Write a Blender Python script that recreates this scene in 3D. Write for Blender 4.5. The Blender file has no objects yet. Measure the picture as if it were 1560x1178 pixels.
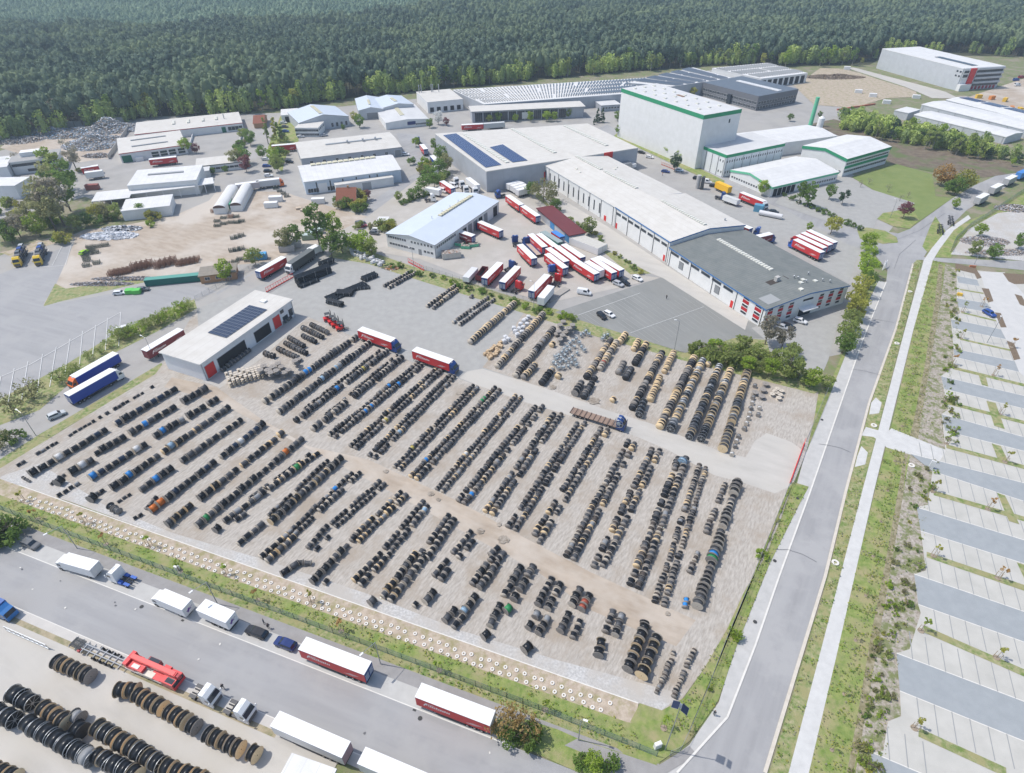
import bpy, math, random
import numpy as np
from mathutils import Vector, Matrix
rng = random.Random(7)
npr = np.random.default_rng(7)
R = math.radians
S = bpy.context.scene
C = S.collection
# ---------------------------------------------------------------- camera
FPX, TH, RO, CH = 926.78, 0.66233657, -0.0056951, 108.648
cam_d = bpy.data.cameras.new('camera'); cam = bpy.data.objects.new('camera', cam_d); C.objects.link(cam); S.camera = cam
cam_d.sensor_fit = 'HORIZONTAL'; cam_d.sensor_width = 36.0; cam_d.lens = FPX / 1560 * 36.0
cam_d.clip_start = 1.0; cam_d.clip_end = 12000
ct, st, cr, sr = math.cos(TH), math.sin(TH), math.cos(RO), math.sin(RO)
Dn = Vector((0, -st, -ct)); Fw = Vector((0, ct, -st)); Xh = Vector((1, 0, 0))
ri = cr * Xh - sr * Dn; dn = sr * Xh + cr * Dn; up = -dn
M = Matrix((ri, up, -Fw)).transposed().to_4x4(); M.translation = (0, 0, CH); cam.matrix_world = M
# ---------------------------------------------------------------- light
SUN_AZ, SUN_EL = R(169.0), R(58)          # direction towards the sun, ccw from +X
W = bpy.data.worlds.new('World'); S.world = W; W.use_nodes = True
nt = W.node_tree; bg = nt.nodes['Background']; sky = nt.nodes.new('ShaderNodeTexSky'); sky.sky_type = 'NISHITA'
sky.sun_disc = False; sky.sun_elevation = SUN_EL; sky.sun_rotation = math.pi / 2 - SUN_AZ
sky.air_density = 1.0; sky.dust_density = 1.5
nt.links.new(sky.outputs[0], bg.inputs[0]); bg.inputs[1].default_value = 0.15
sl = bpy.data.lights.new('sun', 'SUN'); sl.energy = 3.1; sl.angle = R(0.6); sl.color = (1.0, 0.955, 0.89)
so = bpy.data.objects.new('sun', sl); C.objects.link(so)
sv = Vector((math.cos(SUN_AZ) * math.cos(SUN_EL), math.sin(SUN_AZ) * math.cos(SUN_EL), math.sin(SUN_EL)))
so.rotation_euler = sv.to_track_quat('Z', 'Y').to_euler(); so.location = (0, 0, 300)
S.view_settings.view_transform = 'Standard'; S.view_settings.look = 'None'
S.view_settings.exposure = 0.32; S.view_settings.gamma = 1.0
S.cycles.max_bounces = 5; S.cycles.diffuse_bounces = 3; S.cycles.glossy_bounces = 2; S.cycles.transparent_max_bounces = 8
S.cycles.volume_bounces = 0
# ---------------------------------------------------------------- photo pixel -> place
def G(px, py, z=0.0):
    x = px - 780; y = py - 589
    x, y = cr * x + sr * y, -sr * x + cr * y
    d = (x / FPX, ct - (y / FPX) * st, -st - (y / FPX) * ct)
    t = (z - CH) / d[2]
    return Vector((d[0] * t, d[1] * t))
def PX(X, Y, Z):
    Z = Z - CH; d = Y * ct - Z * st; v = Z * ct + Y * st
    x = FPX * X / d; y = -FPX * v / d
    return 780 + cr * x - sr * y, 589 + sr * x + cr * y, FPX / d
def H(base, top):
    g = G(*base); lo, hi = 0.0, 80.0
    for _ in range(40):
        m = (lo + hi) / 2
        if PX(g.x, g.y, m)[1] > top[1]: lo = m
        else: hi = m
    return lo
# ---------------------------------------------------------------- materials
MATS = {}
def mat(name, col, rough=0.8, col2=None, scale=1.0, detail=4, bump=0.0, bscale=None, metal=0.0, spec=0.3, mid=0.5, wid=0.25, rot=0, stretch=(1, 1, 1), rnd=0.0, coord='Object', alpha=1.0, trans=0.0, col3=None, scale3=0.05, w3=(0.45, 0.6)):
    if name in MATS: return MATS[name]
    m = bpy.data.materials.new(name); m.use_nodes = True; n = m.node_tree.nodes; l = m.node_tree.links; b = n['Principled BSDF']
    b.inputs['Roughness'].default_value = rough; b.inputs['Metallic'].default_value = metal
    b.inputs['Specular IOR Level'].default_value = spec; b.inputs['Alpha'].default_value = alpha
    tc = n.new('ShaderNodeTexCoord'); mp = n.new('ShaderNodeMapping'); l.new(tc.outputs[coord], mp.inputs[0])
    mp.vector_type = 'TEXTURE'; mp.inputs['Rotation'].default_value = (0, 0, -rot); mp.inputs['Scale'].default_value = tuple(1 / q for q in stretch)
    out = None
    if col2:
        t = n.new('ShaderNodeTexNoise'); t.inputs['Scale'].default_value = scale; t.inputs['Detail'].default_value = detail
        t.inputs['Roughness'].default_value = 0.6; l.new(mp.outputs[0], t.inputs[0])
        cp = n.new('ShaderNodeValToRGB'); l.new(t.outputs[0], cp.inputs[0])
        cp.color_ramp.elements[0].position = mid - wid; cp.color_ramp.elements[1].position = mid + wid
        cp.color_ramp.elements[0].color = (*col, 1); cp.color_ramp.elements[1].color = (*col2, 1); out = cp.outputs[0]
    else:
        rg = n.new('ShaderNodeRGB'); rg.outputs[0].default_value = (*col, 1); out = rg.outputs[0]
    if col3:
        t = n.new('ShaderNodeTexNoise'); t.inputs['Scale'].default_value = scale3; t.inputs['Detail'].default_value = 5
        t.inputs['Roughness'].default_value = 0.65; l.new(tc.outputs[coord], t.inputs[0])
        mr = n.new('ShaderNodeMapRange'); l.new(t.outputs[0], mr.inputs[0]); mr.inputs[1].default_value = w3[0]; mr.inputs[2].default_value = w3[1]
        mx = n.new('ShaderNodeMix'); mx.data_type = 'RGBA'; l.new(mr.outputs[0], mx.inputs[0]); l.new(out, mx.inputs[6]); mx.inputs[7].default_value = (*col3, 1); out = mx.outputs[2]
    if rnd:
        oi = n.new('ShaderNodeObjectInfo'); mr = n.new('ShaderNodeMapRange'); l.new(oi.outputs['Random'], mr.inputs[0])
        mr.inputs[3].default_value = 1 - rnd; mr.inputs[4].default_value = 1 + rnd
        hs = n.new('ShaderNodeHueSaturation'); l.new(mr.outputs[0], hs.inputs['Value']); l.new(out, hs.inputs['Color']); out = hs.outputs[0]
    l.new(out, b.inputs['Base Color'])
    if bump:
        t = n.new('ShaderNodeTexNoise'); t.inputs['Scale'].default_value = bscale or scale * 3; t.inputs['Detail'].default_value = 3; l.new(mp.outputs[0], t.inputs[0])
        bp = n.new('ShaderNodeBump'); bp.inputs['Strength'].default_value = bump; bp.inputs['Distance'].default_value = 0.1
        l.new(t.outputs[0], bp.inputs['Height']); l.new(bp.outputs[0], b.inputs['Normal'])
    if trans:
        tr = n.new('ShaderNodeBsdfTranslucent'); l.new(out, tr.inputs[0]); ms = n.new('ShaderNodeMixShader'); ms.inputs[0].default_value = trans
        l.new(b.outputs[0], ms.inputs[1]); l.new(tr.outputs[0], ms.inputs[2]); l.new(ms.outputs[0], n['Material Output'].inputs[0])
    MATS[name] = m; return m
def bands(name, c1, c2, period, axis='X', duty=0.06, rough=0.5, bump=0.0, metal=0.0, c3=None, seam=None):
    """flat colour with narrow lines every `period` metres along an object axis"""
    if name in MATS: return MATS[name]
    m = bpy.data.materials.new(name); m.use_nodes = True; n = m.node_tree.nodes; l = m.node_tree.links; b = n['Principled BSDF']
    b.inputs['Roughness'].default_value = rough; b.inputs['Metallic'].default_value = metal; b.inputs['Specular IOR Level'].default_value = 0.3
    tc = n.new('ShaderNodeTexCoord'); sp = n.new('ShaderNodeSeparateXYZ'); l.new(tc.outputs['Object'], sp.inputs[0])
    d = n.new('ShaderNodeMath'); d.operation = 'DIVIDE'; l.new(sp.outputs[axis], d.inputs[0]); d.inputs[1].default_value = period
    f = n.new('ShaderNodeMath'); f.operation = 'FRACT'; l.new(d.outputs[0], f.inputs[0])
    g = n.new('ShaderNodeMath'); g.operation = 'LESS_THAN'; l.new(f.outputs[0], g.inputs[0]); g.inputs[1].default_value = duty
    t = n.new('ShaderNodeTexNoise'); t.inputs['Scale'].default_value = 0.25; t.inputs['Detail'].default_value = 6; t.inputs['Roughness'].default_value = 0.65; l.new(tc.outputs['Object'], t.inputs[0])
    mr = n.new('ShaderNodeMapRange'); l.new(t.outputs[0], mr.inputs[0]); mr.inputs[1].default_value = 0.35; mr.inputs[2].default_value = 0.7
    m0 = n.new('ShaderNodeMix'); m0.data_type = 'RGBA'; l.new(mr.outputs[0], m0.inputs[0]); m0.inputs[6].default_value = (*c1, 1)
    m0.inputs[7].default_value = (*(c3 or [x * 0.86 for x in c1]), 1)
    mx = n.new('ShaderNodeMix'); mx.data_type = 'RGBA'; l.new(g.outputs[0], mx.inputs[0]); l.new(m0.outputs[2], mx.inputs[6]); mx.inputs[7].default_value = (*c2, 1)
    l.new(mx.outputs[2], b.inputs['Base Color']); MATS[name] = m; return m
# ---------------------------------------------------------------- mesh helper
SHEETS = []; SH_ON = [True]
def gz(x, y):
    z = 0.0
    for P, h in SHEETS:
        if h <= z: continue
        c = False; j = len(P) - 1
        for i in range(len(P)):
            if (P[i][1] > y) != (P[j][1] > y) and x < (P[j][0] - P[i][0]) * (y - P[i][1]) / (P[j][1] - P[i][1]) + P[i][0]: c = not c
            j = i
        if c: z = h
    return z
def settle_heights():
    for o in list(S.objects):
        if o.parent is None and o.type in ('MESH', 'EMPTY') and o.get('kind') is None: o.location.z += gz(o.location.x, o.location.y)
class MB:
    def __init__(s): s.v = []; s.f = []; s.m = []; s.mats = []
    def mi(s, m):
        if m not in s.mats: s.mats.append(m)
        return s.mats.index(m)
    def poly(s, pts, m):
        if SH_ON[0] and len(pts) > 2 and all(abs(p[2] - pts[0][2]) < 1e-6 for p in pts) and pts[0][2] < 0.4: SHEETS.append(([(p[0], p[1]) for p in pts], pts[0][2]))
        i = len(s.v); s.v += [tuple(p) for p in pts]; s.f.append(tuple(range(i, i + len(pts)))); s.m.append(s.mi(m))
    def box(s, x0, y0, z0, x1, y1, z1, m, top=None, o=None, ux=None, bottom=True):
        """axis box; o,ux give an oblique frame (origin 2D, unit x 2D)"""
        P = [(x0, y0), (x1, y0), (x1, y1), (x0, y1)]
        if o is not None:
            uy = Vector((-ux.y, ux.x)); P = [tuple(o + ux * a + uy * b) for a, b in P]
        i = len(s.v); s.v += [(a, b, z0) for a, b in P] + [(a, b, z1) for a, b in P]; k = s.mi(m)
        for a in range(4): c = (a + 1) % 4; s.f.append((i + a, i + c, i + 4 + c, i + 4 + a)); s.m.append(k)
        s.f.append((i + 4, i + 5, i + 6, i + 7)); s.m.append(s.mi(top) if top else k)
        if bottom: s.f.append((i + 3, i + 2, i + 1, i)); s.m.append(k)
    def prism(s, pts, z0, z1, m, top=None):
        A = sum(pts[i][0] * pts[(i + 1) % len(pts)][1] - pts[(i + 1) % len(pts)][0] * pts[i][1] for i in range(len(pts)))
        if A < 0: pts = pts[::-1]
        n = len(pts); i = len(s.v); s.v += [(p[0], p[1], z0) for p in pts] + [(p[0], p[1], z1) for p in pts]; k = s.mi(m)
        for a in range(n): c = (a + 1) % n; s.f.append((i + a, i + c, i + n + c, i + n + a)); s.m.append(k)
        s.f.append(tuple(range(i + n, i + 2 * n))); s.m.append(s.mi(top) if top else k)
    def cyl(s, p, q, r, m, n=12, r2=None, cap=True):
        p, q = Vector(p), Vector(q); d = (q - p).normalized(); a = d.orthogonal().normalized(); b = d.cross(a); r2 = r if r2 is None else r2
        i = len(s.v); k = s.mi(m)
        for c, rr in ((p, r), (q, r2)):
            for j in range(n): t = 2 * math.pi * j / n; s.v.append(tuple(c + (a * math.cos(t) + b * math.sin(t)) * rr))
        for j in range(n): c = (j + 1) % n; s.f.append((i + j, i + c, i + n + c, i + n + j)); s.m.append(k)
        if cap: s.f.append(tuple(range(i + n, i + 2 * n))); s.m.append(k); s.f.append(tuple(range(i + n - 1, i - 1, -1))); s.m.append(k)
    def mesh(s, name, smooth=False):
        me = bpy.data.meshes.new(name); me.from_pydata(s.v, [], s.f)
        for m in s.mats: me.materials.append(m)
        me.polygons.foreach_set('material_index', s.m)
        if smooth: me.polygons.foreach_set('use_smooth', [True] * len(s.f))
        me.update(); return me
    def build(s, name, parent=None, loc=None, smooth=False, rz=0):
        o = bpy.data.objects.new(name, s.mesh(name, smooth)); C.objects.link(o)
        if parent: o.parent = parent
        if loc is not None: o.location = loc
        o.rotation_euler.z = rz
        return o
def npmesh(name, verts, faces, mats, midx=None, smooth=False):
    me = bpy.data.meshes.new(name); nv, nf, k = len(verts), len(faces), faces.shape[1]
    me.vertices.add(nv); me.vertices.foreach_set('co', np.ascontiguousarray(verts, dtype=np.float32).ravel())
    me.loops.add(nf * k); me.loops.foreach_set('vertex_index', np.ascontiguousarray(faces, dtype=np.int32).ravel())
    me.polygons.add(nf); me.polygons.foreach_set('loop_start', np.arange(0, nf * k, k, dtype=np.int32))
    if midx is not None: me.polygons.foreach_set('material_index', np.ascontiguousarray(midx, dtype=np.int32))
    for m in mats: me.materials.append(m)
    if smooth: me.polygons.foreach_set('use_smooth', np.ones(nf, dtype=bool))
    me.update(calc_edges=True); return me
def link(name, me, parent=None, loc=None, rz=None, sc=None):
    o = bpy.data.objects.new(name, me); C.objects.link(o)
    if parent: o.parent = parent
    if loc is not None: o.location = loc
    if rz is not None: o.rotation_euler.z = rz
    if sc is not None: o.scale = sc
    return o
def tag(o, label=None, cat=None, group=None, kind=None):
    if label: o['label'] = label
    if cat: o['category'] = cat
    if group: o['group'] = group
    if kind: o['kind'] = kind
    return o
def empty(name, loc, rz=0, label=None, cat=None, group=None, sc=1.0):
    o = bpy.data.objects.new(name, None); C.objects.link(o); o.location = loc; o.rotation_euler.z = rz; o.scale = (sc, sc, sc)
    return tag(o, label, cat, group)
def spawn(parts, name, loc, rz, label=None, cat=None, group=None, sc=1.0):
    """parts: list of (name, mesh, location, [sub-parts]); every copy shares mesh data"""
    if len(parts) == 1 and not parts[0][3]:
        o = link(name, parts[0][1], None, loc, rz, (sc, sc, sc)); return tag(o, label, cat, group)
    r = empty(name, loc, rz, label, cat, group, sc)
    for (n, me, l, sub) in parts:
        o = link(n, me, r, l)
        for (n2, me2, l2, _) in sub: link(n2, me2, o, l2)
    return r
# ---------------------------------------------------------------- labels that name the nearest landmark
LAND = []; PEND = []
ORD = ['', 'second ', 'third ', 'fourth ', 'fifth ', 'sixth ', 'seventh ', 'eighth ', 'ninth ', 'tenth ', 'eleventh ', 'twelfth ', 'thirteenth ', 'fourteenth ', 'fifteenth ', 'sixteenth ', 'seventeenth ', 'eighteenth ', 'nineteenth ', 'twentieth ']
def ordw(i):
    if i < 20: return ORD[i].strip() or 'first'
    if i + 1 < 100 and (i + 1) % 10 == 0: return {30: 'thirtieth', 40: 'fortieth', 50: 'fiftieth', 60: 'sixtieth', 70: 'seventieth', 80: 'eightieth', 90: 'ninetieth'}.get(i + 1, 'hundredth')
    t = {2: 'twenty', 3: 'thirty', 4: 'forty', 5: 'fifty', 6: 'sixty', 7: 'seventy', 8: 'eighty', 9: 'ninety'}[(i + 1) // 10]
    return t + '-' + ordw((i % 10))
def land(name, px, py): LAND.append((name, px, py))
def auto(o, desc, px, py): PEND.append((o, desc, px, py))
def settle_labels():
    g = {}
    for o, d, x, y in PEND:
        dist, lm = min((math.hypot(x - a, (y - b) * 1.4), n) for n, a, b in LAND if len(n.split()) + len(d.split()) < 13)
        g.setdefault((d, lm), []).append((dist, o))
    for (d, lm), L in g.items():
        L.sort(key=lambda t: t[0])
        for i, (_, o) in enumerate(L): o['label'] = f"{d}, nearest {lm}" if i == 0 else f"{d}, {ordw(i)} nearest {lm}"
# ================================================================ ground and paving
gravel = mat('yard gravel', (0.32, 0.29, 0.252), 0.95, (0.475, 0.44, 0.395), 2.0, 9, 0.8, 7, rot=R(-59), stretch=(0.3, 1.2, 1), mid=0.49, wid=0.16, col3=(0.345, 0.295, 0.24), scale3=0.09, w3=(0.48, 0.66))
gravel_g = mat('yard chippings', (0.38, 0.37, 0.355), 0.95, (0.56, 0.55, 0.53), 2.2, 9, 0.8, 9, mid=0.5, wid=0.13, col3=(0.44, 0.41, 0.37), scale3=0.12, w3=(0.4, 0.6))
dirt = mat('worn earth', (0.32, 0.26, 0.20), 0.95, (0.47, 0.40, 0.325), 0.4, 9, 0.6, 4, rot=R(28), stretch=(0.35, 1.2, 1), wid=0.24, col3=(0.50, 0.45, 0.39), scale3=0.03)
asphalt = mat('road asphalt', (0.275, 0.272, 0.272), 0.9, (0.34, 0.337, 0.335), 0.35, 9, 0.2, 12, rot=R(-57), stretch=(0.12, 1.4, 1), wid=0.22, col3=(0.35, 0.345, 0.34), scale3=0.07, w3=(0.48, 0.6))
asphalt2 = mat('side road asphalt', (0.285, 0.282, 0.282), 0.9, (0.345, 0.342, 0.34), 0.35, 9, 0.2, 12, rot=R(20.6), stretch=(0.12, 1.4, 1), wid=0.22, col3=(0.34, 0.335, 0.33), scale3=0.09, w3=(0.48, 0.6))
asph_w = mat('worn asphalt', (0.285, 0.275, 0.26), 0.9, (0.39, 0.375, 0.355), 0.12, 9, 0.2, 10, wid=0.25, col3=(0.36, 0.345, 0.32), scale3=0.035)
asph_d = mat('old dark asphalt', (0.20, 0.205, 0.195), 0.9, (0.275, 0.275, 0.26), 0.2, 9, 0.2, 10, rot=R(60), stretch=(0.3, 1.2, 1), wid=0.25, col3=(0.23, 0.23, 0.215), scale3=0.04)
concrete = mat('pale concrete', (0.40, 0.38, 0.345), 0.9, (0.50, 0.475, 0.435), 0.3, 9, 0.15, 8, rot=R(28), stretch=(0.3, 1.2, 1), wid=0.25, col3=(0.47, 0.445, 0.40), scale3=0.05)
conc_w = mat('white paving', (0.46, 0.455, 0.44), 0.9, (0.585, 0.58, 0.56), 0.6, 9, 0.1, 8, wid=0.3)
pav_g = mat('grey paving', (0.305, 0.30, 0.285), 0.9, (0.375, 0.37, 0.35), 0.4, 8, 0.15, 10, wid=0.25)
lane_m = mat('blue grey lane paving', (0.275, 0.295, 0.305), 0.9, (0.325, 0.345, 0.355), 0.5, 8, 0.15, 10, wid=0.25)
stall_m = mat('stall paving', (0.40, 0.39, 0.355), 0.9, (0.515, 0.50, 0.46), 0.25, 10, 0.12, 10, wid=0.28)
grass = mat('lawn grass', (0.13, 0.20, 0.045), 0.95, (0.27, 0.305, 0.10), 0.7, 9, 0.6, 8, wid=0.17, col3=(0.31, 0.28, 0.145), scale3=0.22, w3=(0.45, 0.64))
grass2 = mat('patchy grass', (0.14, 0.205, 0.055), 0.95, (0.37, 0.335, 0.20), 0.9, 9, 0.7, 6, mid=0.53, wid=0.13, col3=(0.29, 0.27, 0.13), scale3=0.3, w3=(0.45, 0.62))
lawn = mat('mown lawn', (0.15, 0.20, 0.06), 0.95, (0.215, 0.25, 0.09), 0.15, 8, 0.3, 8)
scrub = mat('scrub soil', (0.22, 0.195, 0.125), 0.95, (0.15, 0.20, 0.07), 0.35, 9, 0.7, 4, wid=0.12, col3=(0.26, 0.23, 0.17), scale3=0.08, w3=(0.5, 0.62))
heath = mat('heath ground', (0.13, 0.10, 0.075), 0.95, (0.20, 0.165, 0.12), 0.3, 9, 0.7, 4, wid=0.15, col3=(0.12, 0.15, 0.06), scale3=0.07, w3=(0.5, 0.62))
sandm = mat('sandy soil', (0.36, 0.29, 0.22), 0.95, (0.50, 0.425, 0.34), 1.0, 9, 0.6, 6, wid=0.17, col3=(0.29, 0.26, 0.14), scale3=0.4, w3=(0.47, 0.64))
shrubg = mat('planting gravel', (0.26, 0.225, 0.18), 0.95, (0.44, 0.40, 0.35), 1.6, 9, 0.6, 8, wid=0.15, col3=(0.17, 0.19, 0.08), scale3=0.45, w3=(0.47, 0.58))
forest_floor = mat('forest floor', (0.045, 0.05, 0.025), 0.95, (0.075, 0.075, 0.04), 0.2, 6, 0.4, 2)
paintm = mat('road paint', (0.74, 0.74, 0.72), 0.8, (0.62, 0.62, 0.60), 2.0, 4)
kerbm = mat('kerb stone', (0.58, 0.56, 0.52), 0.9, (0.68, 0.66, 0.61), 1.0, 5)
bark_m = mat('bark mulch', (0.12, 0.085, 0.055), 0.95, (0.22, 0.17, 0.12), 3, 6, 0.5, 9)
ZL = [0.0]
def sheet(name, pts, m, z=None, px=True, z1=None):
    P = [G(*p) for p in pts] if px else [Vector(p) for p in pts]
    b = MB()
    if z is None: ZL[0] += 0.002; z = 0.01 + ZL[0]
    b.poly([(p.x, p.y, z) for p in (P if sum(P[i].x * P[(i + 1) % len(P)].y - P[(i + 1) % len(P)].x * P[i].y for i in range(len(P))) > 0 else P[::-1])], m)
    o = b.build(name); tag(o, kind='structure'); return o
b = MB(); b.poly([(-2500, -500, 0), (2500, -500, 0), (2500, 3000, 0), (-2500, 3000, 0)], scrub); tag(b.build('ground'), kind='structure')
FOREST_EDGE = [(-400, 262), (0, 212), (140, 192), (230, 178), (370, 172), (440, 164), (530, 150), (640, 139), (700, 134), (800, 124), (930, 112), (1000, 107), (1090, 101), (1200, 102), (1325, 99), (1350, 84), (1480, 86), (1560, 93), (1800, 108)]
E_ = [G(*p) for p in FOREST_EDGE]
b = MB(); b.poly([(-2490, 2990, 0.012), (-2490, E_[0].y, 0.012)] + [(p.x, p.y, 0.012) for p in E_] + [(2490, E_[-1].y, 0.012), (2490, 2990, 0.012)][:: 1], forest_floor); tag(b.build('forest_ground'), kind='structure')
# industrial area
sheet('estate_paving', [(-300, 560), (-300, 330), (-60, 300), (0, 230), (180, 180), (430, 172), (640, 150), (700, 150), (900, 130), (1100, 105), (1230, 115), (1300, 150), (1290, 260), (1380, 320), (1330, 385), (1280, 540), (1180, 560), (900, 500), (600, 440), (440, 460), (240, 560), (0, 700), (-300, 800)], asph_w)
sheet('road', [(330, 462), (440, 392), (490, 372), (530, 345), (590, 318), (640, 290), (668, 262), (672, 240), (655, 222), (636, 205), (604, 203), (613, 228), (634, 250), (636, 262), (600, 285), (560, 310), (510, 338), (440, 382), (330, 446)], asphalt)
# wide truck lot on the left
sheet('truck_lot', [(-200, 650), (-200, 412), (0, 418), (113, 370), (86, 432), (68, 465), (90, 462), (232, 437), (300, 430), (330, 445), (296, 456), (120, 560), (0, 620)], asphalt2)
sheet('dirt_yard', [(113, 370), (116, 356), (150, 345), (180, 335), (262, 330), (318, 306), (330, 292), (430, 292), (455, 300), (520, 320), (560, 330), (530, 352), (470, 385), (400, 400), (350, 405), (320, 410), (230, 428), (90, 458), (66, 464), (86, 432)], dirt)
sheet('verge', [(66, 467), (84, 432), (100, 440), (200, 424), (230, 428), (90, 460)], grass2)
sheet('recycling_yard', [(0, 225), (30, 205), (110, 195), (190, 186), (200, 190), (170, 240), (120, 248), (95, 240), (40, 238)], dirt)
sheet('verge', [(430, 170), (452, 168), (455, 215), (437, 235), (430, 262), (420, 255), (408, 225)], grass)
sheet('verge', [(0, 390), (0, 340), (60, 318), (130, 300), (180, 320), (250, 332), (180, 345), (130, 350), (100, 362), (40, 372)], scrub)
sheet('sand_patch', [(0, 385), (20, 380), (60, 366), (110, 355), (116, 362), (80, 372), (20, 392)], sandm)
# west side of yard: verge, road
sheet('road', [(-60, 690), (0, 655), (60, 625), (100, 600), (180, 545), (250, 500), (330, 450), (440, 386), (492, 372), (480, 395), (430, 430), (330, 490), (248, 545), (180, 588), (100, 640), (0, 690), (-60, 725)], asph_w)
sheet('verge', [(-60, 738), (0, 700), (60, 662), (170, 598), (246, 553), (250, 560), (237, 574), (100, 652), (0, 718), (-60, 752)], grass2)
sheet('verge', [(-60, 700), (-60, 640), (0, 608), (100, 556), (180, 505), (260, 470), (296, 456), (300, 470), (240, 505), (180, 535), (100, 590), (60, 625), (0, 648)], grass2)
# the reel yard
YARD = [(-18, 727), (0, 714), (237, 570), (247, 556), (300, 470), (425, 425), (500, 392), (560, 398), (640, 424), (720, 455), (800, 474), (860, 490), (905, 508), (1000, 538), (1050, 550), (1150, 572), (1190, 585), (1247, 597), (1240, 640), (1228, 690), (1208, 735), (1190, 790), (1165, 850), (1132, 905), (1107, 960), (1072, 1020), (1037, 1068), (1008, 1083), (800, 1016), (400, 872), (108, 765), (0, 735)]
sheet('gravel_yard', YARD, gravel)
sheet('gravel_yard', [(0, 727), (60, 706), (160, 770), (262, 812), (400, 852), (560, 905), (700, 960), (850, 1006), (1040, 1058), (1008, 1082), (800, 1015), (400, 871), (108, 764), (0, 734)], gravel_g)
sheet('dirt_track', [(262, 575), (330, 590), (400, 640), (470, 680), (560, 700), (700, 765), (800, 820), (900, 872), (1060, 945), (1030, 985), (900, 930), (820, 872), (720, 818), (600, 752), (500, 700), (400, 648), (330, 612), (250, 590)], dirt)
sheet('paved_yard', [(310, 582), (300, 470), (425, 425), (500, 392), (560, 398), (640, 424), (720, 455), (800, 474), (775, 510), (735, 560), (800, 582), (872, 606), (930, 627), (990, 645), (1092, 686), (1136, 697), (1150, 672), (1168, 660), (1206, 674), (1228, 690), (1207, 740), (1180, 752), (1133, 736), (1087, 724), (1018, 686), (964, 663), (880, 637), (800, 613), (730, 588), (640, 557), (545, 516), (500, 497), (470, 483), (400, 545), (336, 591)], pav_g)
sheet('concrete_road', [(735, 562), (800, 582), (872, 606), (930, 627), (990, 645), (1092, 686), (1136, 697), (1150, 672), (1168, 660), (1206, 674), (1228, 690), (1207, 740), (1180, 752), (1133, 736), (1087, 724), (1018, 686), (964, 663), (880, 637), (800, 613), (730, 588), (700, 576), (712, 566)], concrete)
sheet('concrete_apron', [(312, 582), (443, 482), (470, 483), (400, 545), (336, 591)], concrete)
# hedge strip and eastern lots
sheet('verge', [(500, 392), (520, 372), (560, 382), (640, 410), (700, 425), (760, 446), (835, 468), (870, 478), (950, 508), (1040, 538), (1120, 515), (1195, 520), (1250, 560), (1262, 592), (1240, 600), (1190, 587), (1050, 552), (905, 512), (800, 478), (640, 428), (560, 402)], grass2)
sheet('verge', [(838, 312), (850, 330), (905, 372), (992, 417), (960, 418), (930, 400), (880, 352), (815, 300), (820, 290)], grass2)
sheet('truck_yard', [(560, 382), (640, 395), (700, 418), (760, 440), (835, 462), (1010, 424), (960, 418), (880, 352), (815, 300), (742, 292), (690, 270), (640, 270), (560, 330), (500, 362)], mat('truck yard paving', (0.36, 0.335, 0.30), 0.9, (0.48, 0.45, 0.41), 0.15, 9, 0.2, 8, wid=0.25, col3=(0.40, 0.37, 0.325), scale3=0.04))
sheet('car_park', [(845, 476), (1010, 422), (1195, 517), (1120, 515), (1044, 538), (960, 512)], asph_d)
sheet('concrete_path', [(820, 292), (850, 300), (925, 345), (1020, 408), (1140, 487), (1135, 503), (1010, 424), (992, 417), (905, 370), (850, 330)], concrete)
sheet('forecourt', [(1145, 500), (1168, 520), (1180, 560), (1255, 565), (1262, 548), (1290, 440), (1310, 380), (1270, 345), (1130, 300), (1040, 290), (1130, 345), (1290, 430), (1280, 462), (1200, 480)], pav_g)
# roads on the right
sheet('road', [(1031, 1178), (1108, 1093), (1150, 985), (1187, 878), (1234, 750), (1314, 519), (1350, 430), (1352, 412), (1330, 385), (1290, 372), (1200, 322), (1050, 262), (960, 222), (910, 196), (925, 190), (975, 215), (1060, 252), (1200, 308), (1270, 330), (1330, 350), (1368, 356), (1386, 349), (1450, 303), (1486, 282), (1560, 249), (1640, 215), (1640, 240), (1560, 269), (1473, 320), (1420, 372), (1407, 392), (1470, 395), (1560, 398), (1640, 402), (1640, 424), (1560, 412), (1400, 396), (1391, 402), (1365, 500), (1324, 614), (1288, 750), (1257, 878), (1165, 1178), (1150, 1250), (980, 1250)], asphalt)
sheet('pavement', [(1234, 750), (1314, 519), (1350, 430), (1335, 428), (1298, 512), (1268, 590), (1230, 678), (1212, 745), (1170, 860), (1120, 985), (1095, 1070), (1050, 1135), (1000, 1172), (960, 1200), (1031, 1178), (1108, 1093), (1150, 985), (1187, 878)], mat('pavement slabs', (0.40, 0.395, 0.38), 0.9, (0.50, 0.49, 0.47), 0.5, 8, 0.15, 10))
sheet('verge', [(1365, 500), (1391, 402), (1397, 396), (1404, 398), (1380, 490), (1313, 750), (1248, 1000), (1201, 1178), (1190, 1250), (1150, 1250), (1172, 1178), (1262, 878), (1290, 752), (1327, 614)], grass2)
sheet('verge_bank', [(1232, 1178), (1301, 878), (1345, 700), (1350, 681), (1386, 692), (1385, 700), (1355, 878), (1303, 1178), (1290, 1250), (1215, 1250)], grass)
sheet('verge_bank', [(1357, 655), (1404, 450), (1421, 397), (1440, 402), (1434, 450), (1398, 670)], grass)
sheet('ditch', [(1290, 1178), (1299, 1178), (1318, 1100), (1345, 960), (1356, 878), (1372, 790), (1381, 700), (1385, 692), (1378, 690), (1366, 760), (1350, 850), (1328, 960), (1308, 1080)], mat('trodden ditch', (0.16, 0.145, 0.07), 0.95, (0.34, 0.30, 0.21), 0.9, 9, 0.7, 7, wid=0.14))
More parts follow.
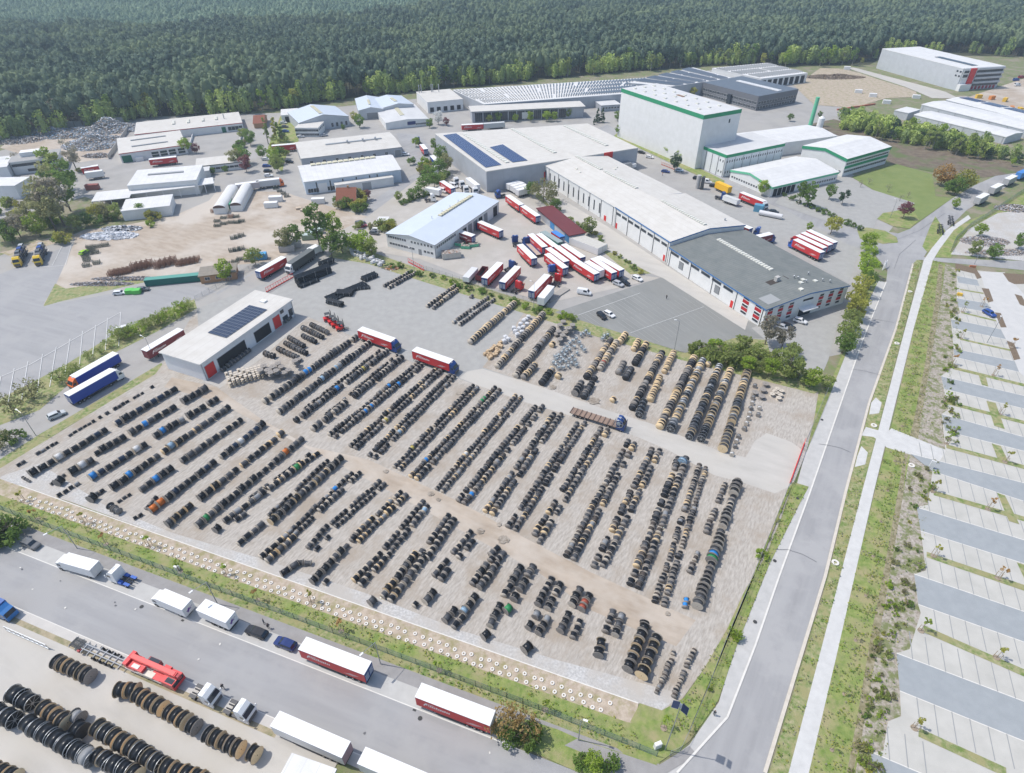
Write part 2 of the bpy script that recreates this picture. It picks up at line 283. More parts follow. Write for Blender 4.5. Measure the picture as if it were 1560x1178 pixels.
sheet('ditch', [(1386, 664), (1398, 668), (1420, 560), (1434, 452), (1436, 404), (1430, 402), (1424, 460), (1408, 560), (1392, 640)], MATS['trodden ditch'])
sheet('planting_bed', [(1303, 1178), (1355, 878), (1386, 692), (1425, 719), (1425, 800), (1420, 880), (1395, 1000), (1375, 1178), (1360, 1250), (1290, 1250)], shrubg)
sheet('planting_bed', [(1398, 670), (1434, 450), (1440, 402), (1462, 412), (1466, 460), (1458, 520), (1450, 600), (1440, 690), (1432, 684)], shrubg)
sheet('verge', [(1417, 345), (1425, 330), (1440, 352), (1428, 372), (1413, 385), (1405, 376)], grass)
sheet('verge', [(1432, 377), (1457, 346), (1485, 333), (1510, 322), (1560, 288), (1640, 245), (1640, 300), (1560, 330), (1500, 350), (1460, 375), (1448, 393), (1425, 392)], grass)
sheet('builders_yard', [(1448, 388), (1475, 350), (1520, 325), (1560, 320), (1640, 310), (1640, 400), (1560, 398), (1500, 392)], gravel_g)
def offs(P, d):
    Q = [G(*p) for p in P]; out = []
    for i in range(len(Q)):
        a = Q[max(i - 1, 0)]; c = Q[min(i + 1, len(Q) - 1)]; t = (c - a).normalized(); out.append(Q[i] + Vector((-t.y, t.x)) * d)
    return out
def strip(name, P, d0, d1, m, z=None, h=None):
    A = offs(P, d0); B = offs(P, d1); b = MB()
    if z is None: ZL[0] += 0.002; z = 0.01 + ZL[0]
    for i in range(len(A) - 1):
        q = [A[i], A[i + 1], B[i + 1], B[i]]
        if (q[1] - q[0]).cross(q[2] - q[1]) < 0: q = q[::-1]
        if h: b.prism([tuple(x) for x in q], 0, h, m)
        else: b.poly([(p.x, p.y, z) for p in q], m)
    o = b.build(name); tag(o, kind='structure'); return o
SW = [(1190, 1220), (1201, 1178), (1248, 1000), (1313, 750), (1379, 500), (1407, 397), (1419, 379), (1442, 351), (1475, 328)]
def quadstrip(name, L, Rr, m, z=None, h=None):
    b = MB()
    if z is None: ZL[0] += 0.002; z = 0.01 + ZL[0]
    for i in range(len(L) - 1):
        q = [G(*L[i]), G(*Rr[i]), G(*Rr[i + 1]), G(*L[i + 1])]
        if h: b.prism([tuple(x) for x in q], 0, h, m)
        else:
            if (q[1] - q[0]).cross(q[2] - q[1]) < 0: q = q[::-1]
            b.poly([(p.x, p.y, z) for p in q], m)
    tag(b.build(name), kind='structure')
quadstrip('sidewalk', SW, [(1222, 1220), (1232, 1178), (1274, 1000), (1331, 750), (1392, 500), (1421, 397), (1432, 379), (1453, 351), (1479, 333)], conc_w)
sheet('sidewalk', [(1319, 651), (1334, 655), (1350, 660), (1358, 653), (1432, 683), (1560, 720), (1640, 745), (1640, 770), (1560, 742), (1420, 706), (1386, 693), (1350, 682), (1345, 676), (1330, 666), (1312, 664)], conc_w)
sheet('pavement', [(1334, 606), (1343, 614), (1339, 630), (1324, 632), (1327, 614)], conc_w)
sheet('pavement', [(1312, 680), (1322, 690), (1318, 708), (1302, 712), (1306, 695)], conc_w)
# lower road and its bands, as distances from the kerb line
K = [(-150, 773), (8, 833), (400, 989), (800, 1145), (900, 1184)]
k0 = G(8, 833); k1 = G(800, 1145); kd = (k1 - k0).normalized(); kn = Vector((-kd.y, kd.x))
def KB(s, d): return k0 + kd * s + kn * d       # s metres along, d metres towards the yard
def kband(name, s0, s1, d0, d1, m, h=None):
    b = MB(); ZL[0] += 0.002; z = 0.01 + ZL[0]; q = [KB(s0, d0), KB(s1, d0), KB(s1, d1), KB(s0, d1)]
    if h: b.prism([tuple(x) for x in q], 0, h, m)
    else: b.poly([(p.x, p.y, z) for p in q], m)
    return tag(b.build(name), kind='structure')
kband('road', -60, 140, -9.7, 0, asphalt2)
kband('pavement', -60, 118, 0, 3.2, mat('lay-by paving', (0.40, 0.39, 0.37), 0.9, (0.48, 0.47, 0.445), 0.4, 8, 0.15, 10))
kband('footpath', -60, 141, 3.2, 5.6, mat('dark footpath', (0.25, 0.24, 0.235), 0.9, (0.32, 0.31, 0.30), 0.5, 8, 0.15, 10))
kband('verge', -60, 141, 5.6, 7.0, grass2)
kband('verge', -60, 139, 7.0, 10.2, grass)
kband('sand_strip', -60, 136, 10.2, 13.9, sandm)
kband('kerb', -14, 136, 13.9, 14.1, kerbm, 0.12)
kband('kerb', -60, 118, -0.12, 0.06, kerbm, 0.10)
kband('kerb', -60, 130, -9.85, -9.7, kerbm, 0.10)
kband('yard_concrete', -60, 92, -60, -11.6, concrete)
kband('sidewalk', -60, 100, -11.6, -9.85, mat('dusty pavement', (0.46, 0.44, 0.41), 0.9, (0.54, 0.51, 0.47), 0.5, 8, 0.15, 10))
kband('verge', 12, 80, -12.4, -11.4, mat('dry grass', (0.32, 0.27, 0.175), 0.95, (0.42, 0.36, 0.25), 1.2, 8, 0.7, 9, wid=0.2, col3=(0.2, 0.2, 0.1), scale3=0.4, w3=(0.5, 0.7)))
kband('drain_gully', 99.6, 100.2, -0.55, -0.2, mat('iron grate', (0.05, 0.05, 0.05), 0.7))
kband('drain_gully', 49.3, 49.9, -0.9, -0.5, mat('iron grate', (0.05, 0.05, 0.05), 0.7))
sheet('verge', [(800, 1096), (850, 1112), (879, 1125), (1002, 1166), (980, 1178), (960, 1190), (900, 1185), (860, 1168), (800, 1140), (745, 1115), (760, 1095)], grass)
sheet('verge', [(960, 1100), (975, 1072), (1008, 1083), (1045, 1062), (1060, 1090), (1000, 1150)], grass)
sheet('verge', [(1036, 1146), (1077, 1052), (1105, 978), (1146, 880), (1200, 745), (1208, 735), (1232, 742), (1222, 760), (1172, 860), (1122, 985), (1094, 1068), (1050, 1130), (1000, 1165), (960, 1158), (940, 1140), (950, 1100), (1006, 1108), (1020, 1082), (1040, 1067), (1072, 1020), (1107, 960), (1132, 905), (1165, 850), (1190, 790), (1208, 737)], grass)
sheet('verge', [(1228, 690), (1240, 640), (1247, 597), (1262, 590), (1300, 500), (1318, 450), (1338, 428), (1298, 515), (1268, 592), (1232, 680)], grass)
sheet('footpath', [(879, 1126), (1002, 1167), (1050, 1137), (1062, 1150), (1000, 1188), (930, 1200), (930, 1165), (860, 1136)], mat('dark footpath', (0.25, 0.24, 0.235)))
# fields and other surfaces at the back right
sheet('heath', [(1230, 190), (1270, 182), (1300, 190), (1380, 215), (1460, 235), (1560, 250), (1560, 262), (1470, 275), (1420, 262), (1360, 250), (1300, 215)], heath)
sheet('lawn', [(1297, 270), (1365, 250), (1420, 266), (1425, 300), (1450, 303), (1390, 345), (1378, 348), (1336, 334), (1394, 310), (1330, 290)], lawn)
sheet('parking', [(1215, 290), (1290, 270), (1330, 290), (1394, 310), (1336, 334), (1330, 350), (1260, 338), (1180, 310), (1195, 296)], pav_g)
sheet('verge', [(1336, 334), (1345, 325), (1390, 318), (1400, 335), (1386, 349), (1360, 345)], grass)
sheet('verge', [(1306, 352), (1320, 347), (1348, 352), (1366, 362), (1368, 370), (1345, 372), (1310, 364)], grass)
sheet('building_site', [(1230, 118), (1200, 122), (1240, 160), (1300, 165), (1350, 150), (1400, 148), (1395, 140), (1340, 118), (1280, 105), (1250, 104)], sandm)
sheet('verge', [(940, 203), (1042, 244), (1056, 252), (1104, 276), (1100, 284), (1050, 262), (935, 208)], grass)
sheet('verge', [(1290, 105), (1345, 110), (1480, 145), (1460, 152), (1400, 140), (1340, 122)], scrub)
sheet('concrete_path', [(1290, 104), (1300, 103), (1440, 140), (1460, 150), (1420, 150), (1380, 133)], concrete)
sheet('verge', [(1325, 100), (1350, 84), (1640, 88), (1640, 108), (1560, 110), (1545, 118), (1500, 100)], scrub)
sheet('depot_ground', [(1470, 150), (1560, 120), (1700, 130), (1700, 200), (1560, 178), (1480, 152)], dirt)
# painted lines
def line(pts, w=0.15, m=paintm, z=None, name='road_marking'):
    b = MB(); ZL[0] += 0.0; zz = 0.01 + ZL[0] + 0.006
    for i in range(len(pts) - 1):
        a, c = G(*pts[i]), G(*pts[i + 1]); t = (c - a).normalized(); nn = Vector((-t.y, t.x)) * w / 2
        b.poly([(*(a - nn), zz), (*(c - nn), zz), (*(c + nn), zz), (*(a + nn), zz)], m)
    return tag(b.build(name), kind='structure')
line([(1031, 1178), (1108, 1093), (1150, 985), (1187, 878), (1234, 750), (1314, 519), (1350, 430)], 0.35, kerbm, name='kerb')
line([(1165, 1178), (1257, 878), (1288, 750), (1324, 614)], 0.6, MATS['dust'] if 'dust' in MATS else mat('dust', (0.50, 0.45, 0.375), .9, (0.60, 0.555, 0.48), 1, 6), name='sand_edge'); line([(1324, 614), (1365, 500), (1391, 402)], 0.6, MATS['dust'], name='sand_edge')
line([(0, 575), (46, 556), (184, 476)], 0.18)
for a, c in [((184, 476), (181, 528)), ((164, 485), (161, 534)), ((146, 496), (141, 545)), ((126, 505), (121, 560)), ((107, 517), (99, 572)), ((86, 529), (76, 590)), ((65, 540), (57, 598)), ((43, 551), (33, 610)), ((22, 562), (12, 618)), ((2, 574), (-10, 630))]: line([a, c], 0.16)
for a, c in [((80, 405), (95, 375)), ((62, 407), (75, 380)), ((100, 404), (109, 373)), ((38, 408), (50, 385)), ((60, 408), (98, 405))]: line([a, c], 0.14)
line([(880, 481), (975, 447)], 0.15); line([(960, 508), (1072, 468)], 0.15)
faint = mat('faded paint', (0.36, 0.36, 0.345), 0.9)
for k in range(16):
    t = k / 15.0; a = (885 + 90 * t, 481 - 33 * t); line([a, (a[0] + 24, a[1] + 17)], 0.12, faint)
for k in range(17):
    t = k / 16.0; a = (965 + 107 * t, 508 - 40 * t); line([a, (a[0] + 26, a[1] + 19)], 0.12, faint); line([a, (a[0] - 24, a[1] - 17)], 0.12, faint)
for k in range(14):
    t = k / 13.0; a = (1228 + 70 * t, 283 + 25 * t); line([a, (a[0] + 14, a[1] - 5)], 0.12, faint)
seam = mat('tar seam', (0.14, 0.14, 0.145), 0.8); 
for P in ([(1247, 677), (1262, 679), (1280, 683), (1296, 690)], [(1180, 838), (1200, 838), (1222, 845), (1244, 857)], [(1298, 563), (1318, 566), (1345, 573)], [(1322, 485), (1350, 490), (1362, 492)], [(1350, 372), (1400, 352), (1440, 325)], [(1395, 366), (1370, 388), (1362, 410)]): line(P, 0.09, seam, name='tar_seam')
for x_, y_ in ((1252, 640), (1215, 760), (1180, 855), (1150, 948), (216, 925), (640, 1095), (1325, 455), (1290, 540)): p = G(x_, y_); sheet('manhole_cover', [(p.x + .4 * math.cos(a * .785), p.y + .4 * math.sin(a * .785)) for a in range(8)], mat('iron grate', (0.05, 0.05, 0.05), 0.7), px=False)
for k in range(14):
    x_ = rng.uniform(20, 1000); t = rng.random(); q = k0 + kd * (x_ * .13 - 10) + kn * (-1 - 8 * t); sheet('road_patch', [(q.x + rng.uniform(.1, .3) * math.cos(a * 1.05), q.y + rng.uniform(.1, .3) * math.sin(a * 1.05)) for a in range(6)], kerbm if k % 3 else seam, px=False)
for x_, y_, rx in ((767, 823, 1.5), (732, 810, 1.1), (588, 719, .8), (656, 753, 1.0), (1017, 936, .7), (668, 762, .7), (760, 800, .8), (842, 591, 1.3), (905, 612, 2.2), (825, 745, .9), (700, 600, 1.2)):
    p = G(x_, y_); sheet('damp_stain', [(p.x + rx * rng.uniform(.6, 1) * math.cos(a * .35), p.y + rx * rng.uniform(.5, .9) * math.sin(a * .35)) for a in range(18)], MATS['damp earth'] if 'damp earth' in MATS else mat('damp earth', (0.20, 0.165, 0.13), .95, (0.36, 0.32, 0.27), 1.6, 8, .5, 6, wid=.12), px=False)
# ---- parking field on the right
sheet('parking_field', [(1457, 410), (1500, 414), (1640, 428), (1640, 1250), (1318, 1250), (1327, 1147), (1345, 1145), (1352, 1100), (1372, 1092), (1370, 1054), (1365, 996), (1385, 990), (1402, 935), (1398, 922), (1392, 876), (1410, 870), (1402, 810), (1396, 774), (1413, 770), (1420, 719), (1440, 690), (1434, 632), (1444, 625), (1433, 574), (1452, 560), (1452, 532), (1448, 487), (1462, 478), (1457, 455)], stall_m)
LANES = [((1457, 421), (1488, 427), (1492, 437), (1460, 432)), ((1457, 455), (1504, 463), (1511, 478), (1460, 469)), ((1448, 487), (1524, 502.5), (1532, 518), (1451, 501)), ((1452, 532), (1545, 551), (1552, 568), (1453.6, 545)), ((1433, 574), (1560, 604), (1560, 624), (1438, 593.6)), ((1434, 632), (1560, 667), (1560, 688.5), (1439.5, 657.7)), ((1385.6, 692), (1560, 737), (1560, 765), (1420, 719)), ((1396, 774), (1560, 824), (1560, 860), (1402, 810)), ((1392, 875.6), (1560, 933), (1560, 979.5), (1398.5, 922)), ((1365, 996), (1560, 1070), (1560, 1130.6), (1370, 1053.6)), ((1327, 1147), (1440, 1195), (1420, 1250), (1322, 1230))]
def ext(a, c, x=1625):
    s = (c[1] - a[1]) / (c[0] - a[0]); return (x, a[1] + s * (x - a[0]))
STR = [((1462, 442), (1498, 448)), ((1464, 477), (1518, 490)), ((1462, 517.5), (1540, 535)), ((1452, 561.5), (1560, 588)), ((1441, 614), (1560, 645)), ((1441, 681), (1560, 713)), ((1421.5, 752), (1560, 792)), ((1411, 846), (1560, 897)), ((1406, 959), (1560, 1026.7)), ((1398.5, 1116.5), (1532, 1178))]
jt = mat('joint sand', (0.33, 0.34, 0.35), 0.95)
dcol = mat('dark joint', (0.27, 0.28, 0.285), 0.95)
sd = Vector((math.cos(R(68)), math.sin(R(68))))
for i, q in enumerate(LANES):
    a, bq, c, d = q
    if bq[0] >= 1559: bq = ext(a, bq); c = ext(d, c)
    sheet('parking_lane', [a, bq, c, d], lane_m)
    if i > 10: continue
    A, B_, Cc, D = G(*a), G(*bq), G(*c), G(*d)
    for (P, Q, sg, s) in ((A, B_, 1, STR[i - 1] if i else None), (D, Cc, -1, STR[i] if i < 10 else None)):
        L = (Q - P).length; t = (Q - P).normalized()
        if s is None: depth = 4.6
        else:
            S0, S1 = G(*s[0]), G(*s[1]); n = Vector((-t.y, t.x)); depth = abs(((S0 + S1) / 2 - P).dot(n)) - 0.9
        b = MB(); zz = 0.01 + ZL[0] + 0.004
        k = 2.65
        while k < L:
            p = P + t * k; e = p + sd * sg * depth; w = Vector((-sd.y, sd.x)) * 0.07
            b.poly([(*(p - w), zz), (*(p + w), zz), (*(e + w), zz), (*(e - w), zz)][::sg], dcol); k += 2.65
        # pale kerb row at lane edge
        nn = Vector((-t.y, t.x)) * 0.09
        b.poly([(*(P - nn), zz), (*(Q - nn), zz), (*(Q + nn), zz), (*(P + nn), zz)], kerbm)
        tag(b.build('parking_lines'), kind='structure')
for i, (a, c) in enumerate(STR):
    if c[0] >= 1559: c = ext(a, c)
    A, B_ = G(*a), G(*c); t = (B_ - A).normalized(); n = Vector((-t.y, t.x)) * (0.55 if i < 3 else 0.8)
    sheet('grass_strip', [tuple(A - n), tuple(B_ - n), tuple(B_ + n), tuple(A + n)], grass2, px=False)
sheet('aisle', [(1492, 415), (1530, 416), (1560, 450), (1600, 500), (1640, 560), (1640, 640), (1575, 590), (1552, 568), (1532, 518), (1511, 478), (1500, 440)], mat('aisle paving', (0.47, 0.465, 0.45), 0.9, (0.54, 0.53, 0.51), 0.4, 8, 0.12, 9))
for P in [[(1495, 440), (1506, 441), (1513, 460), (1505, 462)], [(1515, 477), (1524, 478), (1533, 500), (1524, 500)], [(1533, 520), (1544, 524), (1554, 548), (1544, 550)], [(1545, 449), (1556, 452), (1566, 470), (1553, 465)], [(1527, 417), (1560, 419), (1600, 424), (1600, 432), (1545, 434), (1536, 430)], [(1455, 402), (1486, 410), (1495, 424), (1488, 426), (1484, 418), (1455, 411)]]: sheet('planting_bed', P, bark_m)
for P in [[(1490, 572), (1501, 575), (1505, 590), (1495, 587)], [(1502, 612), (1516, 615), (1530, 655), (1514, 650)], [(1510, 677), (1524, 681), (1536, 706), (1520, 702)], [(1518, 752), (1530, 756), (1552, 800), (1536, 795)], [(1548, 858), (1560, 862), (1600, 920), (1570, 905)]]: sheet('grass_strip', P, grass2)
# ================================================================ buildings
SH_ON[0] = False
white_w = bands('white cladding', (0.74, 0.75, 0.76), (0.60, 0.61, 0.63), 2.2, 'X', 0.03, 0.6, c3=(0.68, 0.69, 0.70))
white_p = mat('white plaster', (0.76, 0.76, 0.75), 0.8, (0.64, 0.64, 0.62), 0.3, 8, wid=0.3)
grey_w = bands('grey cladding', (0.40, 0.42, 0.45), (0.33, 0.345, 0.37), 3.0, 'X', 0.03, 0.55)
lgrey_w = bands('light grey cladding', (0.52, 0.54, 0.565), (0.42, 0.44, 0.465), 1.5, 'X', 0.05, 0.5)
dgrey_w = bands('dark grey cladding', (0.16, 0.165, 0.18), (0.11, 0.115, 0.125), 1.6, 'X', 0.05, 0.5)
blue_w = bands('pale blue cladding', (0.52, 0.60, 0.68), (0.44, 0.52, 0.60), 1.2, 'X', 0.08, 0.5)
brick_w = mat('brick wall', (0.36, 0.19, 0.10), 0.9, (0.45, 0.28, 0.16), 3, 6)
roof_c = bands('cream membrane roof', (0.59, 0.57, 0.53), (0.48, 0.46, 0.425), 3.0, 'Y', 0.05, 0.8, c3=(0.52, 0.495, 0.45))
roof_w = bands('white sheet roof', (0.68, 0.675, 0.66), (0.56, 0.555, 0.54), 2.4, 'X', 0.06, 0.6, c3=(0.58, 0.575, 0.56))
roof_b = bands('pale blue metal roof', (0.56, 0.61, 0.67), (0.50, 0.55, 0.61), 1.0, 'X', 0.06, 0.45, c3=(0.52, 0.57, 0.63))
roof_g = bands('grey felt roof', (0.15, 0.165, 0.16), (0.115, 0.128, 0.125), 1.1, 'X', 0.09, 0.9, c3=(0.20, 0.21, 0.20))
roof_lg = mat('light grey roof', (0.50, 0.50, 0.50), 0.9, (0.60, 0.60, 0.59), 0.15, 9, wid=0.25)
roof_r = bands('dark red metal roof', (0.16, 0.035, 0.035), (0.12, 0.025, 0.028), 1.0, 'X', 0.08, 0.5)
tile_r = mat('red tiled roof', (0.26, 0.10, 0.06), 0.85, (0.19, 0.07, 0.045), 2, 6, 0.4, 6)
gravel_r = mat('gravel roof', (0.30, 0.295, 0.285), 0.95, (0.38, 0.375, 0.36), 1.5, 8)
green_t = mat('green trim', (0.03, 0.27, 0.13), 0.6); green_l = mat('light green trim', (0.14, 0.50, 0.30), 0.6)
blue_t = mat('blue trim', (0.05, 0.17, 0.40), 0.5); red_p = mat('red paint', (0.42, 0.018, 0.025), 0.5, rnd=0.06)
red_s = mat('bright red', (0.60, 0.035, 0.03), 0.5); dred = mat('dark red panel', (0.33, 0.02, 0.035), 0.6)
trimg = mat('grey trim', (0.34, 0.35, 0.36), 0.6); trimw = mat('white trim', (0.72, 0.72, 0.71), 0.6); trimd = mat('dark trim', (0.06, 0.065, 0.07), 0.6)
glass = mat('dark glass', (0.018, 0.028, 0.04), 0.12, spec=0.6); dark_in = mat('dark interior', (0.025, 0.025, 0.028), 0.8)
sky_m = mat('rooflight plastic', (0.70, 0.69, 0.62), 0.4, (0.60, 0.59, 0.52), 0.8, 4); sky_y = mat('yellowed rooflight', (0.66, 0.62, 0.45), 0.4, (0.56, 0.51, 0.34), 1.0, 4)
pv_m = mat('solar cells', (0.032, 0.062, 0.17), 0.22, spec=0.5); pv_b = mat('solar cells dark', (0.015, 0.022, 0.05), 0.25, spec=0.5)
steel = mat('galvanised steel', (0.42, 0.44, 0.46), 0.45, (0.34, 0.36, 0.38), 3, 4, metal=0.6)
conc_m = mat('grey concrete', (0.38, 0.37, 0.35), 0.9, (0.48, 0.47, 0.45), 1.0, 6)
doorg = mat('green door', (0.02, 0.14, 0.08), 0.6); doorb = mat('blue door', (0.05, 0.20, 0.42), 0.6); doorgrey = bands('grey door', (0.26, 0.27, 0.28), (0.18, 0.19, 0.20), 0.6, 'Z', 0.1, 0.6)
WM = {}
class Bld:
    def __init__(s, name, label, pts, Hh, wall, roof, shape='flat', rise=0, trim=None, th=0.35, over=0.15, cat='building', group=None, z0=0.0, lm=None, rect=True, ridge=0.5):
        if rect:
            A, B, Cc = [G(*p, Hh) for p in pts[:3]]
            s.ux = (B - A).normalized(); s.uy = Vector((-s.ux.y, s.ux.x)); s.L = (B - A).length; s.W = (Cc - B).dot(s.uy)
            P = [A, B, B + s.uy * s.W, A + s.uy * s.W]
        else:
            P = [G(*p, Hh) for p in pts]; s.ux = (P[1] - P[0]).normalized(); s.uy = Vector((-s.ux.y, s.ux.x)); s.L = (P[1] - P[0]).length; s.W = max((p - P[0]).dot(s.uy) for p in P)
        s.P = P; s.H = Hh; s.n = len(P); s.shape = shape; s.rise = rise; s.A = P[0]; s.ridge = ridge
        c = sum(P, Vector((0, 0))) / s.n; s.ang = math.atan2(s.ux.y, s.ux.x)
        s.o = P[0]; s.root = empty(name, (s.o.x, s.o.y, 0), s.ang, label, cat, group)
        q = [s.loc2(p) for p in P]; s.q = q
        bw = MB()
        for i in range(s.n):
            a, b_ = q[i], q[(i + 1) % s.n]; bw.poly([(*a, z0), (*b_, z0), (*b_, Hh), (*a, Hh)], wall)
        trim = trim or wall
        br = MB()
        if shape == 'flat':
            cx = sum(p[0] for p in q) / s.n; cy = sum(p[1] for p in q) / s.n
            e = [(p[0] + math.copysign(over, p[0] - cx), p[1] + math.copysign(over, p[1] - cy)) for p in q]
            br.prism(e, Hh - th, Hh + 0.05, trim, roof); bw_top = None
            br.v, br.f = br.v, br.f
        elif shape == 'x':     # ridge parallel to the front edge
            L, Wd = s.L, s.W; m = Wd * ridge; z = Hh + rise; ov = over
            k = rise / m if m else 0; k2 = rise / (Wd - m) if Wd > m else 0
            bw.poly([(0, Wd, Hh), (0, 0, Hh), (0, m, z)], wall) if 0 < m < Wd else None; bw.poly([(L, 0, Hh), (L, Wd, Hh), (L, m, z)], wall) if 0 < m < Wd else None
            s.slab(br, [(-ov, -ov, Hh - k * ov), (L + ov, -ov, Hh - k * ov), (L + ov, m, z), (-ov, m, z)], roof, trim, th)
            if m < Wd: s.slab(br, [(-ov, m, z), (L + ov, m, z), (L + ov, Wd + ov, Hh - k2 * ov), (-ov, Wd + ov, Hh - k2 * ov)], roof, trim, th)
            else: bw.poly([(L, Wd, Hh), (0, Wd, Hh), (0, Wd, z), (L, Wd, z)], wall); bw.poly([(0, Wd, Hh), (0, 0, Hh), (0, Wd, z)], wall); bw.poly([(L, 0, Hh), (L, Wd, Hh), (L, Wd, z)], wall)
        elif shape == 'y':     # ridge runs away from the front edge
            L, Wd = s.L, s.W; m = L * ridge; z = Hh + rise; ov = over; k = rise / m; k2 = rise / (L - m)
            bw.poly([(0, 0, Hh), (L, 0, Hh), (m, 0, z)], wall); bw.poly([(L, Wd, Hh), (0, Wd, Hh), (m, Wd, z)], wall)
            s.slab(br, [(-ov, -ov, Hh - k * ov), (m, -ov, z), (m, Wd + ov, z), (-ov, Wd + ov, Hh - k * ov)], roof, trim, th)
            s.slab(br, [(m, -ov, z), (L + ov, -ov, Hh - k2 * ov), (L + ov, Wd + ov, Hh - k2 * ov), (m, Wd + ov, z)], roof, trim, th)
        elif shape == 'arch':
            L, Wd = s.L, s.W; n = 10
            for i in range(n):
                a0, a1 = math.pi * i / n, math.pi * (i + 1) / n
                p0 = (L / 2 - L / 2 * math.cos(a0), Hh + rise * math.sin(a0)); p1 = (L / 2 - L / 2 * math.cos(a1), Hh + rise * math.sin(a1))
                br.poly([(p0[0], 0, p0[1]), (p1[0], 0, p1[1]), (p1[0], Wd, p1[1]), (p0[0], Wd, p0[1])], roof)
                bw.poly([(L / 2, 0, Hh), (p0[0], 0, p0[1]), (p1[0], 0, p1[1])], trim); bw.poly([(L / 2, Wd, Hh), (p1[0], Wd, p1[1]), (p0[0], Wd, p0[1])], trim)
        elif shape == 'archx':
            L, Wd = s.L, s.W; n = 12
            for i in range(n):
                a0, a1 = math.pi * i / n, math.pi * (i + 1) / n
                p0 = (Wd / 2 - Wd / 2 * math.cos(a0), Hh + rise * math.sin(a0)); p1 = (Wd / 2 - Wd / 2 * math.cos(a1), Hh + rise * math.sin(a1))
                br.poly([(0, p0[0], p0[1]), (L, p0[0], p0[1]), (L, p1[0], p1[1]), (0, p1[0], p1[1])], roof)
                bw.poly([(0, Wd / 2, Hh), (0, p1[0], p1[1]), (0, p0[0], p0[1])], wall); bw.poly([(L, Wd / 2, Hh), (L, p0[0], p0[1]), (L, p1[0], p1[1])], wall)
        bw.build('wall', s.root); s.roof = br.build('roof', s.root)
        if lm: cpx = PX(c.x, c.y, Hh * 0.5); land(lm, cpx[0], cpx[1])
    def loc2(s, p): d = p - s.o; return (d.dot(s.ux), d.dot(s.uy))
    def slab(s, b, q, roof, trim, th):
        b.poly(q, roof); lo = [(x, y, z - th) for x, y, z in q]; b.poly(lo[::-1], trim)
        for i in range(4): j = (i + 1) % 4; b.poly([lo[i], lo[j], q[j], q[i]], trim)
    def zr(s, u, v):
        if s.shape == 'x': m = s.W * s.ridge; return s.H + s.rise * (v / m if v <= m else (s.W - v) / (s.W - m))
        if s.shape == 'y': m = s.L * s.ridge; return s.H + s.rise * (u / m if u <= m else (s.L - u) / (s.L - m))
        if s.shape == 'archx': return s.H + s.rise * math.sqrt(max(0, 1 - (2 * v / s.W - 1) ** 2))
        return s.H + 0.05
    def edge(s, i):
        a, b_ = Vector(s.q[i]), Vector(s.q[(i + 1) % s.n]); t = (b_ - a); return a, t.normalized(), t.length
    def feat(s, i, u0, u1, z0, z1, m, name='door', d=0.08, frac=True, frame=None, label=None):
        a, t, L = s.edge(i)
        if frac: u0, u1 = u0 * L, u1 * L
        b = MB(); w = abs(u1 - u0)
        if frame: b.box(0, -d, 0, w, 0.02, z1 - z0, frame); b.box(0.12, -d - 0.03, 0.12, w - 0.12, -d + 0.01, z1 - z0 - 0.12, m)
        else: b.box(0, -d, 0, w, 0.02, z1 - z0, m)
        p = a + t * min(u0, u1); o = b.build(name, s.root, (p.x, p.y, z0), rz=math.atan2(t.y, t.x))
        if label: o['label'] = label
        return o
    def wins(s, i, n, w, h, z, u0=0.05, u1=0.95, fr=None, m=None, mull=1, name='window'):
        a, t, L = s.edge(i); fr = fr or trimw; m = m or glass; key = (round(w, 2), round(h, 2), fr.name, m.name, mull)
        if key not in WM:
            b = MB(); f = 0.07
            b.box(0, -0.05, 0, w, 0.02, f, fr); b.box(0, -0.05, h - f, w, 0.02, h, fr); b.box(0, -0.05, f, f, 0.02, h - f, fr); b.box(w - f, -0.05, f, w, 0.02, h - f, fr)
            for k in range(1, mull + 1): b.box(w * k / (mull + 1) - 0.03, -0.045, f, w * k / (mull + 1) + 0.03, 0.02, h - f, fr)
            b.poly([(f, -0.02, f), (w - f, -0.02, f), (w - f, -0.02, h - f), (f, -0.02, h - f)], m); WM[key] = b.mesh('window')
        for k in range(n):
            c = (u0 + (u1 - u0) * ((k + 0.5) / n)) * L; p = a + t * (c - w / 2); link(name, WM[key], s.root, (p.x, p.y, z), math.atan2(t.y, t.x))
    def rbox(s, u0, u1, v0, v1, h, m, name='skylight', frac=True, curb=None, lift=0.0):
        if frac: u0, u1, v0, v1 = u0 * s.L, u1 * s.L, v0 * s.W, v1 * s.W
        cu, cv = (u0 + u1) / 2, (v0 + v1) / 2; b = MB(); zs = [s.zr(u, v) for u, v in ((u0, v0), (u1, v0), (u1, v1), (u0, v1))]; zm = s.zr(cu, cv)
        P = [(u0 - cu, v0 - cv), (u1 - cu, v0 - cv), (u1 - cu, v1 - cv), (u0 - cu, v1 - cv)]
        top = [(P[k][0], P[k][1], zs[k] - zm + h) for k in range(4)]; bot = [(P[k][0], P[k][1], zs[k] - zm - 0.25) for k in range(4)]
        b.poly(top, m)
        for k in range(4): j = (k + 1) % 4; b.poly([bot[k], bot[j], top[j], top[k]], curb or m)
        return b.build(name, s.roof, (cu, cv, zm + lift))
